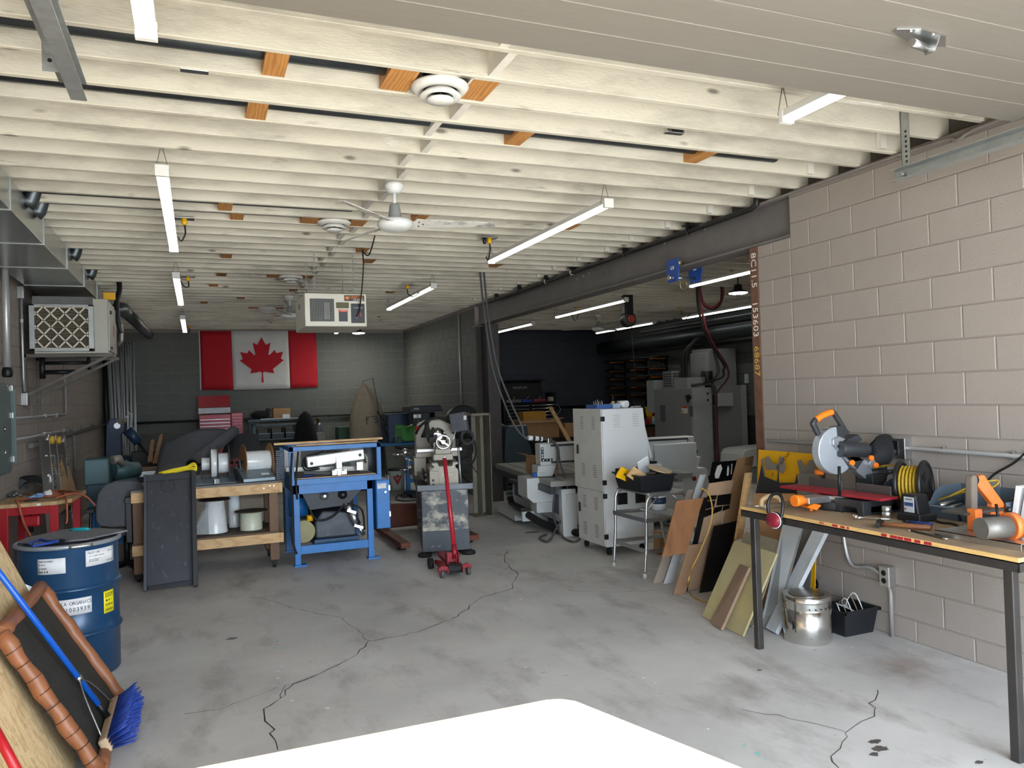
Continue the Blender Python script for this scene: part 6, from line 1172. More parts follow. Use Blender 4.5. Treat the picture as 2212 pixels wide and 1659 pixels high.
t2 = thing('glass_jar', 'clear jar with dark contents beside the open carton', 'jar', (cbx.x+.05, cbx.y-.2, cbx.z)); part(t2, 'jar', M('jar_glass', 'b9bdbc', .15, alpha=.5), lambda b: b.lathe((cbx.x+.05, cbx.y-.2, cbx.z+.17), [(.05, 0), (.05, .14), (.045, .145)], 18)); part(t2, 'contents', blackp, lambda b: b.lathe((cbx.x+.05, cbx.y-.2, cbx.z+.172), [(.046, 0), (.046, .08)], 18)); part(t2, 'crate', cardb, lambda b: b.box(cbx.x-.03, cbx.x+.13, cbx.y-.26, cbx.y-.12, cbx.z, cbx.z+.17))
# hanging black cables
hcb = thing('hanging_cables', 'pair of black cables sagging from the ceiling to the router gantry', 'cable', tuple(at(1150, 945, Y=8.75)))
for k, (dx, X0_) in enumerate(((0, 1037), (7, 1045))):
    part(hcb, 'cable', M('cable_dull', '4b4c4e', .55), lambda b: b.tube(spline([at(X0_, 584, Y=8.9), at(X0_+5, 640, Y=8.85), at(X0_+15, 720, Y=8.8), at(X0_+28+dx*.5, 800, Y=8.8), at(X0_+52+dx, 870, Y=8.8), at(X0_+75+dx, 920, Y=8.8), at(1135, 945+k*2, Y=8.78), at(1165, 949, Y=8.76), at(1188, 949, Y=8.75), (at(1200, 955, Y=8.74))], 6), .013, 8))
for xs, m in (((1141, 1150), inkw), ((1150, 1155), blackp), ((1155, 1163), inkw), ((1163, 1167), blackp), ((1167, 1171), inkw)): part(hcb, 'tape_wrap', m, lambda b: b.cyl(at(xs[0], 946+(xs[0]-1141)*.08, Y=8.77), at(xs[1], 946+(xs[1]-1141)*.08, Y=8.77), .030, n=12))
part(hcb, 'clamp', zinc, lambda b: b.ob(at(1186, 952, Y=8.72), (.05, .06, .06)), .004)
for k in range(2): part(hcb, 'drop_cable', MATS['cable_dull'], lambda b: b.tube(spline([at(1190, 952, Y=8.7), at(1203+2*k, 965, Y=8.6), at(1204+6*k, 1000, Y=8.5), at((1199, 1226)[k], 1055, Y=8.4), at((1195, 1218)[k], 1110, Y=8.35), at((1207, 1200)[k], 1145, Y=8.2), at((1220, 1190)[k], 1163, Z=.02), at((1240, 1180)[k], 1170, Z=.015), at((1255, 1165)[k], 1162, Z=.012), at((1262, 1180)[k], 1155, Z=.012)], 6), .012, 8))
# white control cabinet
NX, NY = 3.875, 7.03; WX, DY = .52, .62
wc = thing('control_cabinet', 'tall white steel control cabinet on casters with louvred doors', 'cabinet', (NX+.26, NY+.3, 0))
cwh = M('cabinet_white', 'd3d4d2', .4, var=.03, scale=4); cwd = M('cabinet_white_dusty', 'c6c5bf', .5, var=.07, scale=5)
part(wc, 'body', cwh, lambda b: b.prism([(NX, .09), (NX+WX+.06, .09), (NX+WX+.045, .80), (NX+WX-.03, 1.52), (NX, 1.52)], 'y', NY, NY+DY), .004)
ud = part(wc, 'side_door', cwd, lambda b: b.box(NX-.014, NX, NY+.012, NY+DY+.03, .665, 1.525), .003); ldr = part(wc, 'side_door', cwd, lambda b: b.box(NX-.012, NX, NY+.012, NY+DY-.02, .10, .66), .003)
lv = M('louvre_shadow', '8a8984', .6)
for d_, zs in ((ud, (.80, 1.31)), (ldr, (.17, .46))):
    for y in (NY+.14, NY+.40):
        for z in zs:
            for k in range(6): part(d_, 'louvre', lv, lambda b: b.box(NX-.017, NX-.013, y, y+.07, z+.024*k, z+.024*k+.009))
for z in (1.33,):
    for x in (NX+.13, NX+.36):
        for k in range(6): part(wc, 'louvre', M('louvre_pale', 'b3b4b2', .6), lambda b: b.box(x, x+.07, NY-.003, NY+.0, z+.024*k, z+.024*k+.008))
for x, z in ((NX+.13, .84), (NX+.36, .84), (NX+.14, .58), (NX+.36, .58)): part(wc, 'vent_fan', blackp, lambda b: (b.box(x, x+.12, NY-.012, NY, z-.06, z+.06), b.lathe((x+.06, NY-.016, z), [(.045, 0), (.05, .006)], 20, 'y')), .003)
for z in (.20, .62, .76, 1.42): part(wc, 'hinge', blackm, lambda b: b.box(NX-.02, NX+.02, NY-.014, NY+.012, z-.025, z+.025), .003)
for d_, z in ((ud, 1.03), (ldr, .40)): part(d_, 'handle', blackp, lambda b: b.box(NX-.024, NX-.012, NY+DY-.09, NY+DY-.055, z, z+.10), .003)
for x, y in ((NX+.06, NY+.06), (NX+.46, NY+.06), (NX+.06, NY+DY-.06), (NX+.46, NY+DY-.06)): part(wc, 'caster', black_rub, lambda b: (b.lathe((x-.015, y, .035), [(.035, 0), (.035, .03)], 16, 'x'), b.box(x-.03, x+.03, y-.03, y+.03, .075, .09)))
part(wc, 'screen_hood', cwh, lambda b: b.slab([(NX+WX-.02, NY+.05, 1.50), (NX+WX-.02, NY+DY, 1.50), (NX+WX+.10, NY+DY, .98), (NX+WX+.10, NY+.05, .98)], .03), .004)
part(wc, 'desk_shelf', cwh, lambda b: (b.box(NX+WX, NX+WX+.28, NY+.15, NY+DY, .86, .90), b.box(NX+WX+.24, NX+WX+.28, NY+.15, NY+.19, .60, .86)), .004); part(wc, 'keyboard', blackp, lambda b: b.box(NX+WX+.02, NX+WX+.24, NY+.18, NY+.56, .90, .925), .004)
tt = 1.5205
o = thing('blue_parts_tray', 'clear blue parts tray on top of the white cabinet', 'tray', (NX+.12, NY+.3, tt)); part(o, 'tray', M('tray_clear_blue', '4a6fb0', .3, alpha=.7), lambda b: b.box(NX+.05, NX+.24, NY+.2, NY+.45, tt, tt+.045), .004); part(o, 'bits', alum, lambda b: [b.cyl((NX+.07+.025*k, NY+.3, tt+.046), (NX+.08+.025*k, NY+.33, tt+.075+.01*(k % 3)), .006, n=6) for k in range(5)])
o = part(None, 'small_carton', M('pale_carton', 'a9bcd0', .6), lambda b: b.box(NX+.255, NX+.345, NY+.22, NY+.30, tt, tt+.05), .003, origin=(NX+.3, NY+.26, tt)); tag(o, 'small pale blue carton on top of the white cabinet', 'carton')
o = thing('tape_roll', 'white roll lying on its side on top of the white cabinet', 'roll', (NX+.42, NY+.3, tt)); part(o, 'roll', inkw, lambda b: b.cyl((NX+.40, NY+.35, tt+.04), (NX+.44, NY+.24, tt+.04), .038, n=20)); part(o, 'core', blackp, lambda b: b.cyl((NX+.395, NY+.37, tt+.04), (NX+.40, NY+.35, tt+.04), .04, n=20))
o = thing('glue_bottle', 'small bottle with a dark cap on top of the white cabinet', 'bottle', (NX+.36, NY+.4, tt)); part(o, 'bottle', M('amber', 'c9b56a', .3), lambda b: b.lathe((NX+.37, NY+.42, tt), [(.022, 0), (.022, .06), (.01, .075)], 14)); part(o, 'cap', blackp, lambda b: b.lathe((NX+.37, NY+.42, tt+.075), [(.01, 0), (.006, .05)], 10))
o = part(None, 'steel_rod', alum, lambda b: b.cyl((NX+.44, NY+.16, tt+.008), (NX+.60, NY+.22, tt+.008), .007, n=8), origin=(NX+.45, NY+.16, tt)); tag(o, 'thin steel rod overhanging the top right of the white cabinet', 'rod')
# ================================================================= step stool and bin
sg = [at(1333, 1222, Z=0), at(1397, 1250, Z=0)]
stl = thing('step_stool', 'silver two-step metal stool beside the white cabinet', 'step stool', (3.95, 6.3, 0))
SX0, SY1, SY0 = 3.74, 6.60, 6.04; SW = .46; SZ = .745
tread = M('tread_plate', 'b5b6b4', .35, .85, var=.15, scale=30, bump=.4, bscale=60); silver = M('silver_tube', 'c4c6c6', .28, .9, var=.06)
for y in (SY0, SY1):
    part(stl, 'frame_tube', silver, lambda b: b.tube(spline([(SX0-.03, y, .02), (SX0, y, .35), (SX0+.01, y, .62), (SX0+.03, y, .71), (SX0+.10, y, SZ-.005), (SX0+SW-.10, y, SZ-.005), (SX0+SW-.03, y, .71), (SX0+SW+.02, y, .60), (SX0+SW+.14, y, .02)], 5), .0135, 10))
    for x in (SX0-.03, SX0+SW+.14): part(stl, 'foot_cap', M('cap_beige', 'a9a69a', .6), lambda b: b.lathe((x, y, 0), [(.022, 0), (.02, .045)], 14))
part(stl, 'top_tread', tread, lambda b: b.box(SX0+.03, SX0+SW-.03, SY0+.0, SY1, SZ-.0, SZ+.02), .006)
for z, e in ((.50, .06), (.22, .11)):
    part(stl, 'step_rail', alum, lambda b: (b.box(SX0-.01, SX0+SW+e, SY0-.018, SY0-.012, z, z+.04), b.box(SX0-.01, SX0+SW+e, SY1+.012, SY1+.018, z, z+.04), b.box(SX0-.012, SX0-.006, SY0-.018, SY1+.018, z, z+.04), b.box(SX0+SW+e-.006, SX0+SW+e, SY0-.018, SY1+.018, z, z+.04)), .002)
part(stl, 'brace', silver, lambda b: (b.cyl((SX0+.02, SY0+.02, .60), (SX0+.16, SY0+.02, SZ-.01), .006, n=6), b.cyl((SX0+SW-.0, SY0+.02, .60), (SX0+SW-.16, SY0+.02, SZ-.01), .006, n=6)))
bn = thing('black_tote', 'black plastic tote full of offcuts on the step stool', 'tote', (3.95, 6.3, SZ+.02))
tz0, tz1 = SZ+.022, SZ+.175; tx0, tx1, ty0, ty1 = 3.72, 4.10, 6.08, 6.56
def tote(b, x0, x1, y0, y1, z0, z1, fl_=.03, t=.006):
    lo_ = [(x0+fl_, y0+fl_), (x1-fl_, y0+fl_), (x1-fl_, y1-fl_), (x0+fl_, y1-fl_)]; hi = [(x0, y0), (x1, y0), (x1, y1), (x0, y1)]
    vs = [(x, y, z0) for x, y in lo_] + [(x, y, z1) for x, y in hi] + [(x+t*s, y+t*q, z1) for (x, y), s, q in zip(hi, (1, -1, -1, 1), (1, 1, -1, -1))] + [(x+t*s, y+t*q, z0+t) for (x, y), s, q in zip(lo_, (1, -1, -1, 1), (1, 1, -1, -1))]
    fs = [(3, 2, 1, 0)] + [(i, (i+1) % 4, 4+(i+1) % 4, 4+i) for i in range(4)] + [(4+i, 4+(i+1) % 4, 8+(i+1) % 4, 8+i) for i in range(4)] + [(8+i, 8+(i+1) % 4, 12+(i+1) % 4, 12+i) for i in range(4)] + [(12, 13, 14, 15)]
    b.add(vs, fs)
totem = M('tote_black', '16181c', .45, var=.1)
part(bn, 'shell', totem, lambda b: tote(b, tx0, tx1, ty0, ty1, tz0, tz1)); part(bn, 'rim', totem, lambda b: (b.box(tx0-.015, tx1+.015, ty0-.015, ty0, tz1-.012, tz1+.004), b.box(tx0-.015, tx1+.015, ty1, ty1+.015, tz1-.012, tz1+.004), b.box(tx0-.015, tx0, ty0, ty1, tz1-.012, tz1+.004), b.box(tx1, tx1+.015, ty0, ty1, tz1-.012, tz1+.004)), .003)
dsk = B(); dsk.lathe((0, 0, 0), [(.115, -.005), (.115, .005)], 32); dsk.turn(rotm('X', 14) @ rotm('Y', 10)); dsk.move((3.97, 6.14, tz1+.045)); tag(dsk.build('wood_disc', M('disc_wood', 'b59c77', .6, var=.06), origin=(3.97, 6.14, tz1)), 'round thin wooden disc on top of the black tote', 'disc')
ec = B(); ec.ob((3.93, 6.36, tz1+.05), (.13, .02, .20), rotm('Y', -25) @ rotm('X', 30)); tag(ec.build('white_electrical_plate', inkw, origin=(3.93, 6.36, tz1), bevel=.006), 'white plastic plate with a ring standing in the black tote', 'plastic part')
for k, (x, y, m, l) in enumerate(((3.78, 6.20, MATS['pine_lumber'], 'tan wood offcut sticking out of the black tote'), (3.75, 6.35, yellowp, 'yellow sheet offcut in the left of the black tote'), (3.80, 6.42, M('mint_sheet', '6fa08a', .5), 'mint green sheet offcut in the black tote'), (4.05, 6.40, M('grey_stick', '8d7f6a', .6), 'grey stick across the right of the black tote'))):
    q = B(); q.ob((x, y, tz1-.02), (.22 if k < 3 else .30, .012, .11 if k < 3 else .02), rotm('Y', (35, 25, 15, 4)[k]) @ rotm('X', 20)); tag(q.build('offcut', m, origin=(x, y, tz1-.08)), l, 'offcut')
# paint can and hose on the stool step
pc = thing('paint_can', 'white paint can with a printed label behind the step stool', 'paint can', (4.13, 6.42, .54))
PXc = Vector((4.13, 6.42, .54))
part(stl, 'step_plate', tread, lambda b: b.box(4.02, SX0+SW+.05, SY0, SY1, .525, .54), .002)
part(pc, 'can', inkw, lambda b: b.lathe((PXc.x, 6.42, .541), [(.07, 0), (.07, .15), (.066, .155)], 24)); part(pc, 'label_band', M('label_navy', '2c3f56', .5), lambda b: b.lathe((PXc.x, 6.42, .60), [(.0705, 0), (.0705, .06)], 24))
hose('black_hose_coil', 'black hose coil lying on the stool step beside the paint can', [(1452, 1122), (1440, 1126), (1438, 1132), (1452, 1136), (1466, 1130), (1456, 1123), (1444, 1127)], .56, .014, black_rub)
bx3('low_carton', 'small brown carton on the floor behind the step stool', 'carton', cardb, 1424, 1150, 1442, 1170, 6.8, .12, zb=0.)
# ================================================================= leaning boards by the jamb
def zz(x, y): return (1300+x/4.608, 940+y/4.608)
def zz2(x, y): return (1400+x/3.95, 1080+y/3.95)
def brd(name, label, m, pts, Y, t=.008, f=zz, cat='board', foot=True, dY=0.):
    """board through traced corners (bottom-left, bottom-right, top-right, top-left), its foot on the floor at depth Y and its top leaning back by dY"""
    n = len(pts); P_ = [at(*f(x, y), Y=Y+(dY if k >= n/2 else 0)) for k, (x, y) in enumerate(pts)]
    if foot:
        for k in (0, 1): P_[k] = Vector((P_[k].x, P_[k].y, .002))
    b = B(); b.slab(P_, -t); return tag(b.build(name, m, origin=(P_[0].x, Y, min(p.z for p in P_))), label, cat)
hardb = M('hardboard', '8a5e3c', .6, var=.2, scale=6, stretch=(1, 1, .5)); layer(hardb, '5c3a22', 5, (.5, .68), (2, 2, .6), amt=.6)
greyply = M('grey_plywood', '9d8f82', .65, var=.12, scale=5); tanb = M('tan_board', '937257', .7, var=.08, scale=5); blk = M('black_sheet', '0f1013', .25, var=.1); gloss = M('gloss_black', '0b0c0e', .08, var=.1)
whb = M('white_panel', 'd5d9dc', .45, var=.03); lply = M('light_plywood', 'a88a6f', .65, var=.1, scale=6)
brd('cardboard_flat', 'large flattened brown carton leaning by the rusty jamb', cardb, [(1090, 1560), (1260, 1560), (1515, 205), (1345, 240)], 5.62, .012)
brd('black_picture_panel', 'glossy black panel with a pale engine picture at the top of the leaning stack', gloss, [(880, 1530), (1000, 1530), (1345, 250), (1105, 270)], 5.57, .010)
pic = bpy.data.objects['black_picture_panel']
def onp(par, nm, m, pts, Y, t=.002): 
    P_ = [at(*zz(x, y), Y=Y) for x, y in pts]; b = B(); b.slab(P_, -t); return b.build(nm, m, par)
onp(pic, 'picture_highlight', M('picture_silver', 'a9a69e', .3), [(1130, 430), (1165, 430), (1200, 330), (1185, 290), (1150, 310), (1125, 390)], 5.559)
onp(pic, 'picture_highlight', MATS['picture_silver'], [(1245, 405), (1262, 400), (1268, 330), (1258, 300), (1248, 330)], 5.559); onp(pic, 'picture_highlight', MATS['picture_silver'], [(1285, 390), (1293, 388), (1300, 285), (1292, 285)], 5.559)
pp = brd('patterned_plywood', 'light plywood sheet with a black cut-out pattern in the leaning stack', lply, [(830, 1530), (1010, 1530), (1315, 445), (1070, 480)], 5.50, .012)
for q in ([(1050, 605), (1145, 597), (1135, 640), (1040, 650)], [(1155, 598), (1290, 580), (1275, 690), (1140, 700)], [(1035, 660), (1130, 650), (1115, 715), (1015, 740)], [(1018, 750), (1110, 725), (1095, 790), (1010, 822)], [(1120, 720), (1200, 705), (1190, 750), (1105, 785)], [(1210, 705), (1275, 695), (1270, 730), (1200, 755)]): onp(pp, 'black_cutout', blk, q, 5.488)
brd('white_board', 'tall narrow white panel in the leaning stack', whb, [(620, 1462), (712, 1452), (1040, 390), (985, 395)], 5.78, .012)
brd('striped_board', 'grey plywood board at the left foot of the leaning stack', greyply, [(510, 1472), (628, 1466), (1030, 525), (860, 548)], 5.84, .010)
brd('black_sheet', 'thin black sheet showing beside the red-brown hardboard', blk, [(800, 1470), (850, 1470), (1060, 620), (1005, 622)], 5.47, .006)
brd('hardboard', 'red-brown hardboard panel leaning in front of the step stool', hardb, [(600, 1215), (840, 1175), (1015, 625), (745, 655)], 5.40, .012, foot=False)
brd('tan_board', 'low tan fibreboard at the foot of the leaning stack', tanb, [(710, 1517), (830, 1515), (1010, 1080), (860, 1095)], 5.43, .010)
brd('black_board', 'broad matt black board leaning at the front of the stack', blk, [(975, 1547), (1165, 1500), (1360, 850), (1120, 905)], 5.38, .010)
brd('lumber_strip', 'narrow tan lumber strip standing near the rusty jamb', MATS['pine_lumber'], [(1340, 1040), (1405, 1030), (1500, 375), (1445, 380)], 5.2, .03, foot=False)
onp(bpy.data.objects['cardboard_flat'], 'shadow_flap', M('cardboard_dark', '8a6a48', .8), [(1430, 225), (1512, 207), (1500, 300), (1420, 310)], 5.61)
# yellow wire lead in front
ye = thing('extension_lead', 'thin yellow extension lead looping down in front of the leaning boards', 'cord', tuple(at(1500, 1290, Z=.01)))
part(ye, 'lead', M('yellow_cord', 'b9963a', .5, var=.06), lambda b: b.tube(spline([at(*zz(x, y), Y=5.25) for x, y in ((985, 530), (1045, 560), (1085, 640), (1100, 760), (1080, 900), (1020, 1060), (960, 1200), (890, 1340))] + [at(*zz(865, 1440), Y=5.0)] + [at(*zz(x, y), Z=.008) for x, y in ((860, 1520), (885, 1580), (950, 1630), (1040, 1660), (1110, 1655))], 5), .006, 6))
# ================================================================= leaning things under and left of the bench
def lean(name, label, m, pts, t=.012, f=zz2, cat='board', zb=(0, 0)):
    """pts bottom-left, bottom-right, top-right, top-left; feet on the floor, top corners straight above their own foot line (same depth)"""
    BLp, BRp = at(*f(*pts[0]), Z=zb[0]), at(*f(*pts[1]), Z=zb[1]); TR, TL = at(*f(*pts[2]), Y=BRp.y), at(*f(*pts[3]), Y=BLp.y)
    BLp.z += .002; BRp.z += .002
    b = B(); b.slab([BLp, BRp, TR, TL], t); return tag(b.build(name, m, origin=tuple(BLp)), label, cat)
ypan = M('yellowed_panel', 'ada17a', .6, var=.1, scale=4); layer(ypan, 'c9b878', 2.5, (.5, .7), amt=.6); layer(ypan, '77704e', 30, (.68, .75), amt=.5)
lean('grey_tan_board', 'grey-tan board behind the yellowed panel', M('greytan', '8f8672', .6, var=.1), [(560, 960), (900, 1090), (1145, 355), (840, 270)], .012)
lean('yellowed_panel', 'broad yellowed panel leaning in front of the workbench leg', ypan, [(472, 1000), (820, 1172), (1110, 465), (750, 350)], .015)
lean('wood_batten', 'short brown and cream batten leaning on the yellowed panel', M('batten_brown', '8d7560', .6, var=.12, scale=8), [(570, 1048), (660, 1107), (897, 577), (817, 545)], .02).location += Vector((-.035, -.02, 0))
lean('steel_sheet', 'wide dull steel sheet leaning under the workbench', M('dull_steel', '8c8d8c', .4, .35, var=.1, scale=5), [(960, 1085), (1085, 1115), (1330, 222), (1160, 170)], .006)
lean('aluminium_channel', 'bright aluminium channel leaning under the workbench', M('bright_aluminium', 'cdd3d8', .4, .3), [(1030, 1112), (1112, 1155), (1552, 262), (1445, 245)], .03)
pst = lean('punched_strip', 'grey steel strip with a round hole leaning under the workbench', M('strip_steel', '77726c', .45, .3, var=.12), [(1215, 960), (1275, 990), (1560, 525), (1465, 440)], .005)
hq_ = at(*zz2(1468, 512), Y=pst.location.y-.04); part(pst, 'punched_hole', blackp, lambda b: b.lathe(hq_, [(.022, 0), (.022, .003)], 20, 'x'))
wps = lean('cutout_sheet', 'pale sheet with round cut-outs standing against the wall under the workbench', M('pale_sheet', 'b9bdc0', .4, .5), [(1390, 925), (1525, 965), (1552, 265), (1480, 250)], .004)
for y in (710, 815, 420): 
    q = at(*zz2(1425, y), Y=wps.location.y-.08); part(wps, 'round_cutout', blackp, lambda b: b.lathe((q.x-.012, q.y, q.z), [(.045, 0), (.045, .003)], 24, 'x'))
# piston and small bin
pi = thing('engine_piston', 'large polished engine piston standing on the floor under the workbench', 'piston', (3.75, 4.06, 0))
pim = M('polished_aluminium', 'd4d3cf', .18, 1., var=.05, scale=3)
c0 = (3.755, 4.075)
part(pi, 'skirt', pim, lambda b: b.lathe((*c0, 0), [(.152, 0), (.155, .005), (.155, .215)] + [(.155-(.008 if k % 2 else 0), .215+.0055*k) for k in range(1, 11)] + [(.155, .275), (.153, .305), (.15, .308)], 48))
part(pi, 'crown_bowl', M('bowl_metal', '9a948c', .25, 1.), lambda b: b.lathe((*c0, .3085), [(.115, 0), (.10, .0015), (.03, .002)], 40)); part(pi, 'pin_hole', blackm, lambda b: b.lathe((c0[0]-.152, c0[1]-.02, .12), [(.03, 0), (.03, .012)], 18, 'x'))
for k in range(8): part(pi, 'oil_hole', blackp, lambda b: b.lathe((c0[0]+.1552*math.cos(-2.2+.25*k), c0[1]+.1552*math.sin(-2.2+.25*k), .235), [(.005, -.002), (.005, .002)], 8, 'y'))
sb2 = thing('small_black_bin', 'small black bin of wire scraps beside the engine piston', 'bin', (4.12, 4.08, 0))
part(sb2, 'shell', totem, lambda b: tote(b, 3.97, 4.27, 3.96, 4.22, 0, .17, .025)); part(sb2, 'rim', totem, lambda b: (b.box(3.955, 4.285, 3.945, 3.965, .155, .175), b.box(3.955, 3.975, 3.945, 4.235, .155, .175), b.box(4.265, 4.285, 3.945, 4.235, .155, .175)), .003)
wm = M('scrap_wire', '8d7a68', .5)
for k in range(5): o = part(sb2, 'wire_scrap', wm if k % 2 else inkw, lambda b: b.tube(spline([(4.0+.05*k, 4.0, .10), (4.03+.04*k, 4.08, .19+.015*k), (4.1+.02*k, 4.15, .17), (4.2, 4.1+.01*k, .12)], 5), .004, 5))
# yellow masked acrylic
ya = thing('yellow_acrylic_sheet', 'yellow film-covered acrylic sheet with wavy cut-outs leaning on the wall', 'acrylic sheet', (4.15, 4.7, 0))
yam = M('yellow_film', 'e0a814', .4, var=.05); AXp = 4.235
def wq(px, py, X): return at(1600+px/3.614, 860+py/3.614, X=X)
part(ya, 'sheet', yam, lambda b: b.slab([Vector((AXp-.12, wq(112, 760, AXp-.05).y, .002)), Vector((AXp-.12, wq(590, 690, AXp-.05).y, .002)), wq(605, 437, AXp), wq(140, 402, AXp)], -.008))
gsl = M('cutout_grey', '7b746a', .5)
for pts in ([(185, 470), (215, 450), (240, 500), (290, 520), (300, 460), (330, 455), (350, 540), (330, 590), (270, 560), (200, 560)], [(440, 490), (470, 480), (500, 540), (540, 480), (580, 490), (575, 600), (470, 610), (455, 560)], [(160, 480), (175, 470), (190, 620), (165, 640)]): part(ya, 'wavy_cutout', gsl, lambda b: b.slab([wq(x, y, AXp-.045) for x, y in pts], .003))
part(ya, 'black_lower_film', M('film_black', '25282b', .5), lambda b: b.slab([wq(*q, AXp-.062) for q in ((118, 742), (430, 742), (450, 690), (440, 590), (425, 660), (300, 660), (295, 550), (285, 650), (180, 610), (165, 520), (150, 600))], .003))
ctr_ = wq(330, 490, AXp-.06); text(ya, 'lettering', 'GP  ACRYLIC', ink, .035, tuple(ctr_), (0, -1, .9), (-.0, .9, 1)); ctr_ = wq(250, 600, AXp-.06); text(ya, 'lettering', 'GP', ink, .03, tuple(ctr_), (0, -1, .9), (0, .9, 1))
gs = B(); gs.slab([Vector((AXp-.2, wq(430, 880, AXp-.12).y, .002)), Vector((AXp-.2, wq(560, 860, AXp-.12).y, .002)), wq(595, 590, AXp-.08), wq(450, 585, AXp-.08)], -.006); tag(gs.build('grey_plate', M('plate_zinc', '8c8980', .4, .5), origin=tuple(wq(430, 880, AXp-.12))), 'dull grey metal plate leaning in front of the yellow sheet', 'plate')
cbk = B(); cbk.slab([Vector((AXp-.27, wq(95, 1010, AXp-.16).y, .002)), Vector((AXp-.27, wq(400, 1010, AXp-.16).y, .002)), wq(410, 745, AXp-.13), wq(100, 745, AXp-.13)], -.01); tag(cbk.build('carton_sheet', cardb, origin=tuple(wq(95, 1010, AXp-.16))), 'brown cardboard panel below the yellow sheet', 'cardboard')
# ================================================================= right workbench
TBX0, TBX1, TBY0, TBY1, TZ = 3.285, 4.20, 2.28, 4.13, .925
wbn = thing('steel_workbench', 'steel-framed plywood workbench along the right block wall', 'workbench', (3.75, 3.2, 0))
frm = M('raw_steel_angle', '4c4947', .4, .7, var=.15, scale=8)
plt = M('bench_plywood', '9c8467', .7, var=.15, scale=7); layer(plt, '7a7068', 5, (.5, .7), amt=.6); layer(plt, 'c9c2b4', 30, (.66, .72), amt=.5)
part(wbn, 'top', plt, lambda b: b.box(TBX0+.004, TBX1, TBY0, TBY1, TZ-.02, TZ))
plye = M('ply_edge', 'c9a468', .6, var=.25, scale=40, stretch=(.3, .3, 6))
ed = part(wbn, 'front_edge', plye, lambda b: b.box(TBX0-.002, TBX0+.004, TBY0, TBY1, TZ-.02, TZ)); rede = M('red_stamp', '9a1c28', .6)
for y0, y1 in ((3.34, 3.30), (3.28, 3.25), (3.235, 3.22)): part(ed, 'red_stamp', rede, lambda b: b.box(TBX0-.0035, TBX0-.002, y1, y0, TZ-.016, TZ-.004))
for k, y in enumerate((3.00, 2.945, 2.90, 2.86, 2.80, 2.745)): part(ed, 'red_stamp', rede, lambda b: b.box(TBX0-.0035, TBX0-.002, y-.03-.008*(k % 2), y+.004, TZ-.018, TZ-.003))
text(ed, 'lettering', 'APA', rede, .02, (TBX0-.003, 3.42, TZ-.010), (0, -1, 0))
part(wbn, 'angle_frame', frm, lambda b: (b.box(TBX0, TBX0+.006, TBY0, TBY1, TZ-.065, TZ-.021), b.box(TBX0, TBX0+.04, TBY0, TBY1, TZ-.027, TZ-.021), b.box(TBX0, TBX1, TBY1-.006, TBY1, TZ-.065, TZ-.021), b.box(TBX0, TBX1, TBY0, TBY0+.006, TZ-.065, TZ-.021)), .001)
part(wbn, 'wall_ledger', frm, lambda b: b.box(TBX1-.03, XR-.002, TBY0, TBY1, TZ-.065, TZ-.021), .002)
for x, y in ((TBX0+.06, TBY1-.06), (TBX0+.06, TBY0+.08)): part(wbn, 'leg', frm, lambda b: b.box(x-.022, x+.022, y-.022, y+.022, 0, TZ-.03), .004)
# miter saw
ms = thing('miter_saw', 'miter saw with orange handle and grey blade guard, a red board across it', 'miter saw', (3.75, 3.7, TZ))
sg_ = M('saw_grey', '9a9fa6', .35, .6, var=.06); sdk = M('saw_dark', '2a2c2f', .5, var=.12, scale=14)
def S(px, py, Y): return at(1700+px/6.381, 860+py/6.381, Y=Y)
part(ms, 'base', sdk, lambda b: (b.lathe((3.72, 3.72, TZ), [(.14, 0), (.15, .01), (.15, .05), (.13, .06)], 28), b.box(3.66, 3.98, 3.42, 4.02, TZ+.01, TZ+.055), b.prism([(3.42, TZ), (3.46, TZ), (3.47, TZ+.04), (3.58, TZ+.04), (3.59, TZ), (3.64, TZ), (3.64, TZ+.085), (3.42, TZ+.085)], 'x', 3.60, 3.98)), .005)
part(ms, 'turntable', alum, lambda b: b.lathe((3.72, 3.72, TZ+.06), [(.14, 0), (.14, .035)], 28)); part(ms, 'miter_arm', alum, lambda b: b.box(3.42, 3.62, 3.66, 3.78, TZ+.055, TZ+.095), .004)
part(ms, 'orange_lever', orangep, lambda b: (b.prism([(3.44, TZ+.03), (3.52, TZ+.005), (3.56, TZ+.035), (3.50, TZ+.05)], 'y', 3.70, 3.76), b.cyl((3.50, 3.73, TZ), (3.50, 3.73, TZ+.04), .012, n=8)), .004); part(ms, 'miter_knob', orangep, lambda b: b.lathe((3.36, 3.72, TZ+.075), [(.034, 0), (.036, .012), (.033, .06), (.02, .065)], 18, 'x'))
part(ms, 'fence', M('fence_grey', '5b5450', .5, .3), lambda b: (b.box(3.80, 3.82, 3.40, 3.66, TZ+.095, TZ+.16), b.box(3.80, 3.82, 3.78, 4.06, TZ+.095, TZ+.16)), .004)
rbd = B(); rbd.ob((3.69, 3.72, TZ+.104), (.15, .80, .016), rotm('Z', 2)); tag(rbd.build('red_board', M('red_board', '98202c', .55, var=.08), origin=(3.69, 3.72, TZ+.096), bevel=.002), 'flat red board resting across the miter saw bed', 'board')
YSW = 3.74; gcn = S(640, 720, YSW)
def guard(b):
    pts = [(gcn.x+.15*math.cos(t), gcn.z+.15*math.sin(t)) for t in [math.radians(88+ (a_)*(222)/22) for a_ in range(23)]]
    pts += [(gcn.x+.02, gcn.z-.02)]
    b.prism(pts, 'y', YSW-.03, YSW+.03)
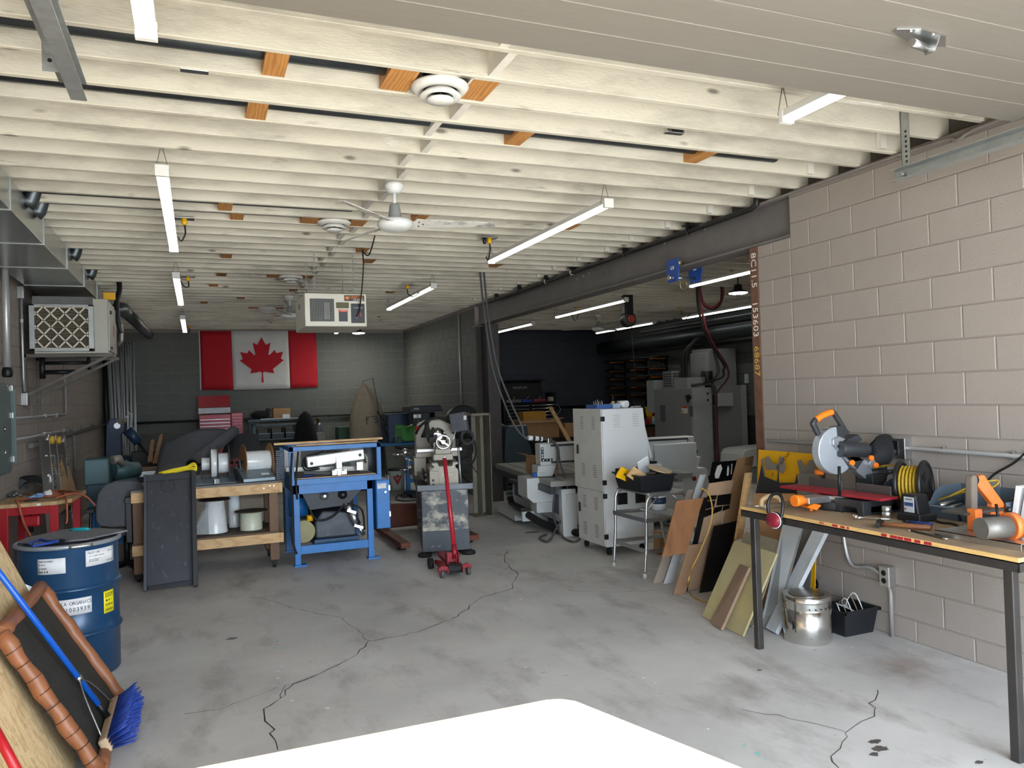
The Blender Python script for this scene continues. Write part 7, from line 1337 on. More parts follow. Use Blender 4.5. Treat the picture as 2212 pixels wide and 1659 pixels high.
part(ms, 'blade_guard', M('guard_grey', 'a9b0b6', .35, .4, var=.05), guard, .006); part(ms, 'upper_guard', sg_, lambda b: b.prism([(q.x, q.z) for q in (S(560, 560, YSW), S(640, 520, YSW), S(740, 560, YSW), S(620, 660, YSW), S(900, 980, YSW), S(830, 950, YSW), S(560, 640, YSW))], 'y', YSW-.045, YSW+.035), .006)
part(ms, 'saw_blade', chrome, lambda b: b.lathe((gcn.x+.01, YSW, gcn.z+.0), [(.125, -.001), (.125, .001)], 36, 'y'))
mo = S(900, 700, YSW)
part(ms, 'motor', sdk, lambda b: (b.cyl((S(720, 690, YSW-.05).x, YSW-.05, S(720, 690, YSW).z), (S(1060, 700, YSW-.05).x, YSW-.07, S(1060, 700, YSW).z), .050, .046, 22), b.prism([(q.x, q.z) for q in (S(700, 640, YSW), S(780, 560, YSW), S(920, 490, YSW), S(980, 570, YSW), S(900, 620, YSW), S(850, 850, YSW), S(1010, 830, YSW), S(900, 990, YSW))], 'y', YSW-.04, YSW+.05)), .008)
part(ms, 'motor_vent', blackp, lambda b: [b.ob((S(1062, 700, YSW).x-.005, YSW-.095+.016*k, S(1060, 700, YSW).z), (.006, .004, .06)) for k in range(4)])
hnd = part(ms, 'handle', sdk, lambda b: (b.tube(spline([S(430, 500, YSW), S(370, 380, YSW), S(360, 340, YSW), S(430, 270, YSW), S(560, 205, YSW), S(625, 190, YSW), S(680, 260, YSW), S(790, 440, YSW)], 5), .018, 10), b.prism([(q.x, q.z) for q in (S(440, 520, YSW), S(520, 430, YSW), S(620, 390, YSW), S(740, 380, YSW), S(830, 470, YSW), S(720, 540, YSW), S(560, 580, YSW))], 'y', YSW-.022, YSW+.022)), .006)
part(hnd, 'orange_grip', orangep, lambda b: b.tube(spline([S(400, 300, YSW-.004), S(480, 245, YSW-.004), S(560, 208, YSW-.004), S(620, 193, YSW-.004)], 4), .0205, 10))
part(ms, 'pivot_casting', sg_, lambda b: (b.cyl((S(1100, 900, YSW).x, YSW-.05, S(1100, 900, YSW).z), (S(1100, 900, YSW).x, YSW+.06, S(1100, 900, YSW).z), .032, n=16), b.prism([(q.x, q.z) for q in (S(900, 980, YSW), S(1010, 830, YSW), S(1090, 860, YSW), S(1140, 1060, YSW), S(1060, 1130, YSW), S(930, 1030, YSW))], 'y', YSW-.03, YSW+.03)), .006)
part(ms, 'slide_rail', sdk, lambda b: (b.cyl(S(1120, 1040, YSW), S(1350, 1020, YSW), .030, n=14), b.cyl(S(1350, 1020, YSW), S(1480, 1010, YSW), .016, n=12)), ); part(ms, 'rear_stand', sdk, lambda b: b.box(3.94, 4.06, 3.66, 3.80, TZ, S(1100, 1040, YSW).z), .008)
for px, py in ((895, 890), (1160, 825), (1225, 925)): q = S(px, py, YSW-.06); part(ms, 'orange_knob', orangep, lambda b: b.lathe((q.x, q.y-.01, q.z), [(.016, 0), (.018, .01), (.016, .02)], 14, 'y'))
part(ms, 'hold_down_rod', blackm, lambda b: (b.cyl((S(500, 1140, 3.95).x, 3.95, TZ+.10), (S(500, 900, 3.95).x, 3.95, TZ+.30), .010, n=10), b.cyl((S(755, 1270, 3.58).x, 3.60, TZ+.10), (S(755, 970, 3.58).x, 3.60, TZ+.28), .010, n=10))); q = S(445, 1020, 3.95); part(ms, 'clamp_knob', orangep, lambda b: b.lathe((q.x, 3.95, q.z), [(.03, -.015), (.03, .015)], 14))
dbg = part(ms, 'dust_bag', M('dust_bag_black', '16171a', .8, var=.15), lambda b: b.grid(lambda u, v: S(1130, 640, 3.78).lerp(S(1350, 550, 3.82), u).lerp(S(1150, 890, 3.72).lerp(S(1355, 860, 3.76), u), v) + Vector((0, -.05*math.sin(math.pi*u)*math.sin(math.pi*v), 0)), 8, 8, .05)); 
for k, (w_, py) in enumerate(((.055, 690), (.06, 710), (.035, 735), (.085, 765), (.085, 785), (.07, 805))): q = S(1245, py, 3.72); part(dbg, 'print_line', inkw, lambda b: b.ob((q.x, q.y-.003, q.z), (w_, .002, .004), rotm('Y', -8)))
# ear protectors hung on bench corner
ep = thing('ear_muffs', 'dark red ear muffs hanging on the workbench front edge', 'ear muffs', (3.27, 3.78, TZ))
EY = 3.80
part(ep, 'headband', blackp, lambda b: b.tube(spline([(3.265, EY+.035, TZ-.02), (3.27, EY+.05, TZ+.05), (3.29, EY+.03, TZ+.105), (3.30, EY-.02, TZ+.115), (3.29, EY-.06, TZ+.08), (3.272, EY-.075, TZ+.02), (3.262, EY-.07, TZ-.03)], 6), .010, 8)); part(ep, 'ear_cup', M('cup_red', '7a1826', .4), lambda b: b.ball((3.245, EY-.02, TZ-.04), .055, 10, (.5, 1.1, .85))); part(ep, 'cushion', black_rub, lambda b: b.tube(arc((3.268, EY-.02, TZ-.045), .045, 0, 2*math.pi, 20, (0, 1, 0), (0, 0, .9))[:-1], .014, 8, True)); part(ep, 'trim_line', inkw, lambda b: b.tube(arc((3.252, EY-.02, TZ-.042), .060, 0, 2*math.pi, 22, (0, 1, 0), (0, 0, .8))[:-1], .003, 5, True))
fh = thing('grout_float', 'flat trowel with a pale wooden handle at the bench corner', 'trowel', (3.40, 4.0, TZ)); part(fh, 'plate', zinc, lambda b: b.box(3.33, 3.52, 3.94, 4.06, TZ+.0005, TZ+.005)); part(fh, 'handle', M('handle_wood', 'b59a70', .6), lambda b: b.tube(spline([(3.345, 4.0, TZ+.006), (3.355, 4.0, TZ+.05), (3.42, 4.0, TZ+.07), (3.48, 4.0, TZ+.055), (3.50, 4.0, TZ+.03)], 5), .015, 10))
# bins, cord reel, charger
def pbin(x0, x1, y0, y1, z0, hgt, label, rz):
    t = thing('storage_bin', label, 'bin', ((x0+x1)/2, (y0+y1)/2, z0), 'open grey bins along the bench back'); m = M('bin_slate', '515d68', .5, var=.06)
    part(t, 'floor', m, lambda b: b.box(x0, x1, y0, y1, z0, z0+.006)); part(t, 'back', m, lambda b: b.box(x1-.006, x1, y0, y1, z0, z0+hgt), .002)
    for y in (y0, y1-.006): part(t, 'side', m, lambda b: b.prism([(x0, z0), (x1, z0), (x1, z0+hgt), (x0+.15, z0+hgt), (x0+.09, z0+hgt*.85), (x0+.05, z0+hgt*.5), (x0-.03, z0+hgt*.45)], 'y', y, y+.006), .002)
    part(t, 'front_lip', m, lambda b: b.slab([(x0, y0, z0), (x0, y1, z0), (x0-.03, y1, z0+hgt*.45), (x0-.03, y0, z0+hgt*.45)], .006)); part(t, 'lip_rim', M('bin_rim_light', '6d7a85', .5), lambda b: b.box(x0-.036, x0-.018, y0, y1, z0+hgt*.40, z0+hgt*.46), .003)
    return t
pbin(3.93, 4.19, 3.44, 3.64, TZ, .17, 'open slate-grey bin right behind the miter saw', 0)
pbin(3.88, 4.19, 3.02, 3.24, TZ, .17, 'open slate-grey bin with steel offcuts between the cord reel and belt sander', 0)
pbin(3.88, 4.19, 2.78, 3.00, TZ, .17, 'open slate-grey bin behind the orange belt sander', 0)
for k in range(3): o = part(None, 'pipe_offcut', alum, lambda b: b.cyl((3.90, 3.06+.05*k, TZ+.045+.012*k), (4.05, 3.09+.045*k, TZ+.05+.012*k), .014, n=12), origin=(3.9, 3.06+.05*k, TZ+.03)); tag(o, ('first', 'second', 'third')[k]+' short steel pipe in the slate-grey bin beside the cord reel', 'pipe')
cr_ = thing('cord_reel', 'black cord reel wound with yellow extension cord on the bench', 'cord reel', (4.0, 3.4, TZ))
R0 = Vector((3.97, 3.38, TZ+.155)); axd = Vector((.42, -.9, .05)).normalized(); 
u_ = Vector((0, 0, 1)); v_ = axd.cross(u_).normalized(); u_ = v_.cross(axd)
for s in (-.065, .065):
    d_ = part(cr_, 'flange', blackp, lambda b: (b.cyl(R0+axd*s-axd*.005, R0+axd*s+axd*.005, .15, n=36), b.tube(arc(R0+axd*s, .142, 0, 2*math.pi, 36, u_, v_)[:-1], .013, 8, True)))
for k in range(3):
    a = math.radians(30+120*k); part(cr_, 'spoke_opening', M('hub_dark', '050506', .6), lambda b: b.slab([R0+axd*.0715+(u_*math.cos(a+d)+v_*math.sin(a+d))*r for d, r in ((-.4, .045), (-.42, .095), (.42, .095), (.4, .045))], .001))
part(cr_, 'wound_cord', M('cord_yellow', 'b08f22', .5, var=.2, scale=60), lambda b: [b.tube(arc(R0+axd*(-.05+.02*j)+u_*.002*math.sin(j*3+k), .115-.013*k, .3*j, 2*math.pi+.3*j, 28, u_, v_)[:-1], .008, 6, True) for j in range(6) for k in range(2)]); part(cr_, 'trailing_cord', MATS['cord_yellow'], lambda b: (b.tube(spline([R0+Vector((-.02, .06, .115)), R0+Vector((.05, .25, .10)), R0+Vector((.06, .42, .06)), R0+Vector((.02, .55, .09))], 6), .006, 6), b.tube(spline([R0+Vector((.03, -.1, -.09)), (4.0, 3.1, TZ+.14), (4.05, 2.95, TZ+.18), (4.08, 2.93, TZ+.22), (4.0, 3.0, TZ+.20), (3.93, 3.12, TZ+.12)], 6), .006, 6)))
chg = thing('battery_charger', 'small black charger box with a printed label on the bench', 'charger', (3.70, 3.16, TZ)); part(chg, 'body', blackp, lambda b: b.prism([(3.105, TZ+.0), (3.235, TZ), (3.225, TZ+.15), (3.13, TZ+.15)], 'x', 3.68, 3.78), .008); part(chg, 'foot', blackp, lambda b: b.box(3.66, 3.80, 3.09, 3.24, TZ, TZ+.045), .008)
lbp = part(chg, 'label', M('label_white', 'b8bec4', .5), lambda b: b.box(3.676, 3.679, 3.135, 3.20, TZ+.05, TZ+.135)); part(lbp, 'label_picture', M('label_blue', '2a4a78', .5), lambda b: b.box(3.674, 3.677, 3.14, 3.195, TZ+.085, TZ+.105)); part(lbp, 'label_mark', M('label_red', 'b03028', .5), lambda b: b.box(3.674, 3.677, 3.185, 3.195, TZ+.062, TZ+.072)); text(lbp, 'lettering', 'DANGER', ink, .011, (3.6748, 3.168, TZ+.122), (0, -1, 0))
for k, y in enumerate((3.335,)):
    t = thing('metal_sleeve', 'small ribbed aluminium sleeve beside the charger box', 'sleeve', (3.66, 3.31, TZ)); part(t, 'sleeve', alum, lambda b: b.lathe((3.665, 3.31, TZ), [(.026, 0), (.026, .03), (.023, .034), (.026, .038), (.026, .07)], 20))
# ratchet, hammer, pliers, wrench
rt = thing('ratchet', 'chrome ratchet wrench lying on the bench', 'ratchet', tuple(at(1885, 1120, Z=TZ))); a, c = at(1855, 1118, Z=TZ+.012), at(1924, 1122, Z=TZ+.012); part(rt, 'head', chrome, lambda b: b.lathe((a.x, a.y, TZ+.001), [(.02, 0), (.022, .01), (.02, .022)], 18)); part(rt, 'handle', chrome, lambda b: b.tube([a, a.lerp(c, .4), a.lerp(c, .6), c], [.007, .006, .009, .008], 8)); part(rt, 'socket', chrome, lambda b: b.lathe((a.x-.02, a.y+.005, TZ), [(.013, 0), (.013, .03)], 14))
hm_ = thing('hammer', 'hammer with a brown wooden handle lying on the bench', 'hammer', tuple(at(1950, 1132, Z=TZ))); a, c = at(1905, 1132, Z=TZ+.02), at(2012, 1140, Z=TZ+.016)
part(hm_, 'handle', M('hammer_wood', '7a4a2a', .45, var=.12), lambda b: b.tube([a, a.lerp(c, .3), a.lerp(c, .6), c.lerp(a, .04), c], [.010, .011, .015, .016, .012], 10)); hv = (c-a).normalized(); sv = hv.cross(Vector((0, 0, 1))); part(hm_, 'head', blackm, lambda b: (b.cyl(a-hv*.015-sv*.045, a-hv*.015+sv*.045, .014, n=12), b.cyl(a-hv*.015-sv*.06, a-hv*.015-sv*.04, .019, n=12)))
t = thing('blue_pliers', 'blue-handled pliers lying behind the hammer', 'pliers', tuple(at(1985, 1128, Z=TZ))); a, c = at(1963, 1127, Z=TZ+.01), at(2008, 1131, Z=TZ+.01); part(t, 'grip', bg_, lambda b: (b.tube([a, a.lerp(c, .5)+Vector((0, .006, 0)), c], .007, 8), b.tube([a, a.lerp(c, .5)-Vector((0, .006, 0)), c-Vector((.0, .02, 0))], .007, 8))); part(t, 'jaw', blackm, lambda b: b.cyl(a, a+(a-c)*.3, .009, .004, 8))
t = thing('wrench', 'long dark spanner lying near the bench front edge', 'wrench', tuple(at(2010, 1155, Z=TZ))); a, c = at(1965, 1145, Z=TZ+.006), at(2042, 1163, Z=TZ+.006); part(t, 'shank', M('wrench_steel', '55534f', .35, .8), lambda b: b.tube([a, c], .006, 8)); part(t, 'jaw', chrome, lambda b: (b.lathe((c.x, c.y, TZ), [(.014, 0), (.014, .010)], 14), b.lathe((a.x, a.y, TZ), [(.012, 0), (.012, .010)], 14)))
# belt and disc sander
bsn = thing('belt_sander', 'orange belt and disc sander at the near end of the bench', 'sander', (3.65, 2.6, TZ)); ora = M('sander_orange', 'd8702e', .5, var=.1, scale=12); layer(ora, '8a8078', 7, (.56, .7), amt=.5)
def Q(px, py, Y): return at(1880+px/4.88, 940+py/4.88, Y=Y)
YB_ = 2.78
part(bsn, 'base_plate', alum, lambda b: (b.box(3.42, 3.78, 2.36, 2.80, TZ+.028, TZ+.034), b.box(3.42, 3.426, 2.36, 2.80, TZ, TZ+.034), b.box(3.774, 3.78, 2.36, 2.80, TZ, TZ+.034)), .001)
part(bsn, 'motor', M('motor_grey', '6f6c66', .45, .4, var=.12), lambda b: b.cyl(at(2118, 1142, Z=TZ+.09), at(2176, 1138, Z=TZ+.09), .05, n=26)); part(bsn, 'pedestal', ora, lambda b: b.box(3.535, 3.585, 2.66, 2.71, TZ+.034, TZ+.14), .005)
part(bsn, 'belt_arm', ora, lambda b: b.prism([(q.x, q.z) for q in (Q(1085, 440, YB_), Q(1115, 412, YB_), Q(1155, 420, YB_), Q(1180, 470, YB_), Q(1390, 760, YB_), Q(1390, 840, YB_), Q(1300, 830, YB_), Q(1210, 830, YB_), Q(1230, 720, YB_), Q(1085, 540, YB_))], 'y', YB_-.03, YB_), .004)
part(bsn, 'abrasive_belt', M('belt_brown', '6d6258', .9, var=.15), lambda b: b.prism([(q.x, q.z) for q in (Q(1010, 800, YB_), Q(1010, 440, YB_), Q(1030, 412, YB_), Q(1065, 420, YB_), Q(1072, 460, YB_), Q(1072, 800, YB_))], 'y', YB_-.035, YB_+.01), .01); part(bsn, 'belt_wheel', blackm, lambda b: b.lathe((Q(1060, 470, YB_).x, YB_-.03, Q(1060, 470, YB_).z), [(.022, 0), (.022, .04)], 16, 'y'))
tq0, tq1 = Q(820, 800, YB_), Q(1240, 815, YB_); part(bsn, 'work_table', M('table_dark', '4b4a48', .5, .4, var=.15), lambda b: b.box(tq0.x, tq1.x, YB_-.09, YB_+.04, tq0.z-.012, tq0.z), .002); part(bsn, 'tension_knob', blackp, lambda b: (b.cyl(Q(1380, 780, YB_-.03), Q(1450, 785, YB_-.08), .010, n=8), b.ball(Q(1460, 785, YB_-.09), .017, 6)))
dq = at(2190, 1130, Y=2.45); part(bsn, 'sanding_disc', M('disc_maroon', '4a1c20', .8, var=.1), lambda b: b.cyl(at(2192, 1136, Z=TZ+.09), at(2193, 1136, Z=TZ+.09), .055, n=30)); part(bsn, 'disc_guard', ora, lambda b: b.cyl(at(2177, 1137, Z=TZ+.09), at(2192, 1136, Z=TZ+.09), .064, n=30))
part(bsn, 'disc_table', M('disc_table_grey', '9aa0a2', .35, .7), lambda b: (b.box(3.52, 3.78, 2.28, 2.40, TZ+.098, TZ+.108), b.prism([(2.29, TZ+.03), (2.39, TZ+.03), (2.39, TZ+.098), (2.29, TZ+.098)], 'x', 3.525, 3.53)), .002); part(bsn, 'disc_table_bracket', M('bracket_orange', 'c9683f', .5), lambda b: b.box(3.53, 3.60, 2.33, 2.39, TZ+.034, TZ+.09), .004); part(bsn, 'clamp_lever', blackm, lambda b: (b.cyl((3.515, 2.37, TZ+.10), (3.51, 2.37, TZ+.02), .008, n=8), b.cyl((3.60, 2.60, TZ+.17), (3.585, 2.58, TZ+.09), .007, n=8)))
mg = thing('catalogue_bin', 'grey bin packed with pale catalogues at the right edge', 'bin', (4.05, 2.5, TZ)); part(mg, 'shell', M('bin_slate', '515d68', .5), lambda b: (b.box(3.86, 4.17, 2.30, 2.74, TZ, TZ+.01), b.box(4.16, 4.17, 2.30, 2.74, TZ, TZ+.16), b.box(3.86, 4.17, 2.73, 2.74, TZ, TZ+.14), b.box(3.86, 3.87, 2.30, 2.74, TZ, TZ+.05)), .002)
for k in range(8): o = part(None, 'catalogue', (inkw, paper, M('pale_blue', 'a9bfd0', .6))[k % 3], lambda b: b.ob((4.0, 2.70-.048*k, TZ+.125), (.24, .022, .21), rotm('X', 10+2*(k % 3))), .001, origin=(4.0, 2.70-.048*k, TZ+.02)); tag(o, ('farthest', 'second', 'third', 'fourth', 'fifth', 'sixth', 'seventh', 'nearest')[k]+' pale catalogue in the grey bin at the right edge', 'catalogue', 'catalogues in the right bin')
t = thing('power_lead', 'black cord sweeping down the wall behind the belt sander', 'cord', tuple(at(2130, 1040, X=4.26))); part(t, 'run', black_rub, lambda b: b.tube(spline([at(2225, 970, X=4.26), at(2190, 1000, X=4.26), at(2150, 1023, X=4.25), at(2133, 1042, X=4.24), (4.22, at(2133, 1042, X=4.24).y+.02, TZ+.08)], 6), .007, 6))
t = thing('power_lead', 'black power cord lying on the bench beside the charger', 'cord', tuple(at(2000, 1120, Z=TZ))); part(t, 'run', black_rub, lambda b: b.tube(spline([at(x, y, Z=TZ+.007) for x, y in ((2005, 1118), (2030, 1128), (2060, 1132), (2078, 1142))], 6), .006, 6))
# ================================================================= sunlit table in the foreground
ft = thing('foreground_table', 'sunlit plywood table top cut off by the bottom edge of the picture', 'table', (.3, 1.5, 0)); FTZ = .85
part(ft, 'top', M('sunlit_plywood', 'd6c6a4', .6, var=.08, scale=5), lambda b: b.prism([(-.75, 2.0), (.885, 1.985), (.925, 1.972), (.955, 1.94), (1.13, 1.40), (1.18, 1.0), (-.75, 1.0)], 'z', FTZ-.02, FTZ), .006, seg=3)
for x, y in ((-.65, 1.9), (.8, 1.88), (1.05, 1.08), (-.65, 1.08)): part(ft, 'leg', frm, lambda b: b.box(x-.025, x+.025, y-.025, y+.025, 0, FTZ-.02), .003)
part(ft, 'apron', frm, lambda b: (b.box(-.65, .8, 1.88, 1.9, FTZ-.07, FTZ-.02), b.box(-.65, 1.05, 1.07, 1.09, FTZ-.07, FTZ-.02)))
# ================================================================= the side room
YT = 16.15
tc = thing('black_tool_chest', 'large black tool chest with its lid up against the side room back wall', 'tool chest', (at(1145, 900, Y=YT).x, YT+.25, 0))
a, c = at(1088, 862, Y=YT), at(1204, 960, Y=YT); K0, K1 = a.x, c.x; zt = at(1150, 868, Y=YT).z; bkm = M('chest_black', '0e0f12', .35, .2, var=.1)
part(tc, 'body', bkm, lambda b: b.box(K0, K1, YT, YT+.5, 0, zt), .006); zl = at(1140, 823, Y=YT+.4).z
part(tc, 'lid', bkm, lambda b: b.slab([(K0+.03, YT+.45, zt+.06), (K1-.16, YT+.45, zt+.06), (K1-.16, YT+.5, zl), (K0+.03, YT+.5, zl)], .02)); part(tc, 'lid_edge', bkm, lambda b: b.box(K0+.0, K1-.10, YT+.32, YT+.52, zl-.0, zl+.03), .004)
part(tc, 'end_box', bkm, lambda b: b.box(K1-.04, K1+.02, YT+.02, YT+.5, zt, zt+.2), .004)
text(tc, 'lettering', 'MAXIMUM', M('logo_grey', '8d9094', .4), .085, ((K0+K1)/2-.06, YT+.445, (zt+zl)/2+.09), (1, 0, 0), (0, .12, 1), sx=.9)
for k in range(8):
    z = zt-.07-k*.078
    for x0, x1 in ((K0+.06, (K0+K1)/2-.03), ((K0+K1)/2+.03, K1-.02)):
        d_ = part(tc, 'drawer', bkm, lambda b: b.box(x0, x1, YT-.012, YT, z-.064, z), .003); part(d_, 'drawer_pull', chrome, lambda b: b.box(x0+.01, x1-.01, YT-.03, YT-.012, z-.02, z-.006), .003)
part(tc, 'side_handle', chrome, lambda b: b.tube(arc((K1+.03, YT+.1, zt-.2), .12, -math.pi/2, math.pi/2, 10, (1, 0, 0), (0, 0, 1)), .012, 6))
for x, m, w_, l in ((K0+.28, M('tool_silver', '8c8f92', .3, .8), .35, 'row of grey tools in the open top of the black tool chest'), (K0+.62, M('tool_blue', '24408f', .5), .22, 'blue tool case in the open top of the black tool chest'), (K0+.92, M('tool_pink', '9a3450', .5), .3, 'pink-red socket rack in the open top of the black tool chest'), (K1-.08, M('tool_white', 'b8b0a4', .5), .10, 'pale bottle at the right end of the black tool chest')):
    t = thing('chest_tools', l, 'tools', (x, YT+.15, zt)); part(t, 'tool_body', m, lambda b: b.box(x-w_/2, x+w_/2, YT+.05, YT+.18, zt+.001, zt+.06+.04*(w_ < .15)), .006); part(t, 'tool_tip', chrome, lambda b: b.cyl((x, YT+.12, zt+.06), (x+.05, YT+.12, zt+.13), .01, n=8))
gm_ = thing('grey_machine_cover', 'dark grey-green machine housing left of the open cartons in the side room', 'machine', (at(1120, 1000, Y=12.6).x, 12.8, 0)); a, c = at(1090, 922, Y=12.6), at(1150, 985, Y=12.6); dgm = M('housing_slate', '33424a', .5, .1, var=.1)
part(gm_, 'housing', dgm, lambda b: b.prism([(a.x-.02, c.z-.10), (a.x+.02, a.z-.05), (a.x+.08, a.z), (c.x-.08, a.z), (c.x+.02, c.z-.05), (c.x+.02, c.z-.10)], 'y', 12.6, 13.2), .015); part(gm_, 'base', M('housing_black', '15171a', .5), lambda b: b.box(a.x-.02, c.x+.02, 12.65, 13.2, 0, c.z-.10), .008); part(gm_, 'top_strip', alum, lambda b: b.box(a.x+.08, c.x-.08, 12.62, 12.7, a.z, a.z+.015))
part(gm_, 'handwheel', blackm, lambda b: (b.tube(arc((c.x-.0, 12.57, (a.z+c.z)/2+.02), .05, 0, 2*math.pi, 18, (1, 0, 0), (0, 0, 1))[:-1], .01, 6, True), b.cyl((c.x, 12.57, (a.z+c.z)/2+.02), (c.x, 12.62, (a.z+c.z)/2+.02), .015, n=8))); part(gm_, 'lever', zinc, lambda b: b.cyl((a.x+.03, 12.6, a.z), (a.x-.14, 12.6, a.z+.10), .012, n=8))
cs = thing('carton_shelf', 'dark shelf table under the open cartons in the side room', 'table', (at(1170, 1000, Y=13.5).x, 13.8, 0)); a, c = at(1130, 946, Y=13.5), at(1240, 944, Y=13.5); part(cs, 'top', blackm, lambda b: b.box(a.x-.3, c.x+.3, 13.5, 14.3, c.z-.05, c.z-.0), .004)
for x in (a.x-.25, c.x+.2): part(cs, 'leg', blackm, lambda b: (b.box(x, x+.05, 13.55, 13.6, 0, c.z-.05), b.box(x, x+.05, 14.2, 14.25, 0, c.z-.05)))
CZ = c.z
def obox_open(name, label, x0, x1, y0, y1, z0, z1, m):
    t = thing(name, label, 'carton', ((x0+x1)/2, (y0+y1)/2, z0)); k = .006
    part(t, 'walls', m, lambda b: (b.box(x0, x1, y0, y0+k, z0, z1), b.box(x0, x1, y1-k, y1, z0, z1), b.box(x0, x0+k, y0, y1, z0, z1), b.box(x1-k, x1, y0, y1, z0, z1), b.box(x0, x1, y0, y1, z0, z0+k)))
    part(t, 'flap', m, lambda b: (b.slab([(x1, y0, z1), (x1, y1, z1), (x1+.12, y1, z1+.03), (x1+.12, y0, z1+.03)], k), b.slab([(x0, y0, z1), (x1, y0, z1), (x1, y0-.12, z1-.04), (x0, y0-.12, z1-.04)], k))); return t
a, c = at(1122, 910, Y=13.6), at(1208, 936, Y=13.6); obox_open('long_carton', 'long open brown carton on the side room shelf table', a.x, c.x, 13.6, 14.0, CZ, a.z, cardb)
a2, c2 = at(1130, 890, Y=14.0), at(1180, 912, Y=14.0); bx3('yellow_tape_carton', 'carton sealed with yellow tape behind the long open carton', 'carton', M('carton_yellow', 'b8862e', .6, var=.1), 1130, 890, 1180, 912, 14.02, .25, zb=CZ)
A1, A2 = at(1225, 955, Y=13.1), at(1187, 880, Y=13.45); A1.z = 0.
o = part(None, 'leaning_stud', MATS['pine_lumber'], lambda b: b.slab([A1+Vector((.3, -.3, 0)), A1+Vector((.38, -.3, 0)), A2+Vector((.04, 0, 0)), A2+Vector((-.04, 0, 0))], .04), .003, origin=tuple(A1)); tag(o, 'pale wooden stud leaning across the cartons in the side room', 'stud')
bx3('tall_carton', 'brown carton half hidden behind the white cabinet', 'carton', cardb, 1220, 915, 1245, 950, 13.6, .3, zb=CZ)
ps = thing('black_stand', 'slim black machine post beside the steel column', 'stand', (at(1065, 1000, Y=12.6).x, 12.6, 0)); xq = at(1064, 950, Y=12.9); part(ps, 'post', blackm, lambda b: b.box(xq.x-.02, xq.x+.03, 12.9, 12.95, 0, at(1064, 876, Y=12.9).z)); part(ps, 'clamp', blackm, lambda b: b.ob((xq.x+.03, 12.9, at(1064, 925, Y=12.9).z), (.12, .1, .1)), .01)
part(ps, 'foot', blackm, lambda b: b.box(xq.x-.15, xq.x+.15, 12.8, 13.1, 0, .03))
# conduit on dark wall
g2 = at(1240, 878, Y=YB-.05); conduit('wall_pipe', 'black pipe along the dark back wall of the side room', [(4.7, YB-.06, g2.z), (XR2-.1, YB-.06, g2.z)], .03, blackm, cat='pipe')
# wall rack with orange arms
wrk = thing('wall_rack', 'wall rack with orange-tipped arms holding dark bar stock in the side room', 'rack', (XR2-.25, 15.5, 1.2))
orm = M('arm_orange', 'c9701e', .5, var=.06)
ys = (16.35, 15.4, 14.55); zs = [at(1425, y, X=9.35).z for y in (774, 796, 815, 836, 853)]
for y in ys: part(wrk, 'upright', blackm, lambda b: b.box(XR2-.05, XR2, y-.03, y+.03, .95, zs[0]+.06))
for z in zs:
    for y in ys:
        o = part(wrk, 'arm', blackm, lambda b: b.prism([(XR2-.05, z-.09), (XR2-.05, z), (XR2-.42, z+.01), (XR2-.42, z-.03)], 'y', y-.015, y+.015)); part(o, 'orange_edge', orm, lambda b: b.box(XR2-.43, XR2-.05, y-.02, y+.02, z+.0, z+.022))
bsm = M('bar_stock', '2b2f33', .4, .6, var=.15)
for i, z in enumerate(zs):
    for j in range(5):
        x = XR2-.12-.06*j; y0, y1 = 14.3+.12*((i*3+j) % 4), 16.75
        o = part(None, 'bar_stock', bsm, lambda b: b.cyl((x, y0, z+.045), (x, y1, z+.045), .02, n=8), origin=(x, y0, z+.03)); tag(o, 'dark metal bar on the %s level of the wall rack' % ('top', 'second', 'third', 'fourth', 'lowest')[i], 'metal bar', 'bar stock on the wall rack')
lr_ = thing('low_bench', 'dark bench cluttered with small parts below the wall rack', 'workbench', (9.3, 14.5, 0)); part(lr_, 'top', blackm, lambda b: b.box(8.3, 9.68, 13.4, 16.5, .95, 1.0), .004); part(lr_, 'cabinet', M('bench_tan', '6d5038', .6), lambda b: b.box(8.35, 9.68, 13.5, 16.4, 0, .95), .004)
yb_ = at(1408, 890, Y=14.2); t = thing('yellow_bucket', 'yellow pail with a red disc sticker below the wall rack', 'pail', tuple(yb_)); zb0, zb1 = 1.001, at(1405, 880, Y=14.2).z
part(t, 'pail', yellowp, lambda b: b.lathe((yb_.x, 14.2, zb0), [(.10, 0), (.14, zb1-zb0)], 24, caps=True)); part(t, 'rim', yellowp, lambda b: b.tube(arc((yb_.x, 14.2, zb1), .145, 0, 2*math.pi, 24, (1, 0, 0), (0, 1, 0))[:-1], .012, 6, True)); part(t, 'red_disc', redp, lambda b: b.lathe((yb_.x-.03, 14.06, (zb0+zb1)/2), [(.05, 0), (.05, .01)], 20, 'y')); part(t, 'bail', zinc, lambda b: b.tube([(yb_.x-.13, 14.2, zb1), (yb_.x, 14.2, zs[4]-.02), (yb_.x+.13, 14.2, zb1)], .006, 6))
t = thing('white_funnel', 'small white funnel hanging beside the wall rack', 'funnel', tuple(at(1405, 855, Y=14.2))); q = at(1404, 857, Y=14.1); part(t, 'cone', inkw, lambda b: b.lathe(q, [(.07, -.06), (.02, .04), (.015, .08)], 16)); part(t, 'string', black_rub, lambda b: b.cyl(q+Vector((0, 0, .08)), (q.x, q.y, q.z+.75), .006, n=6))
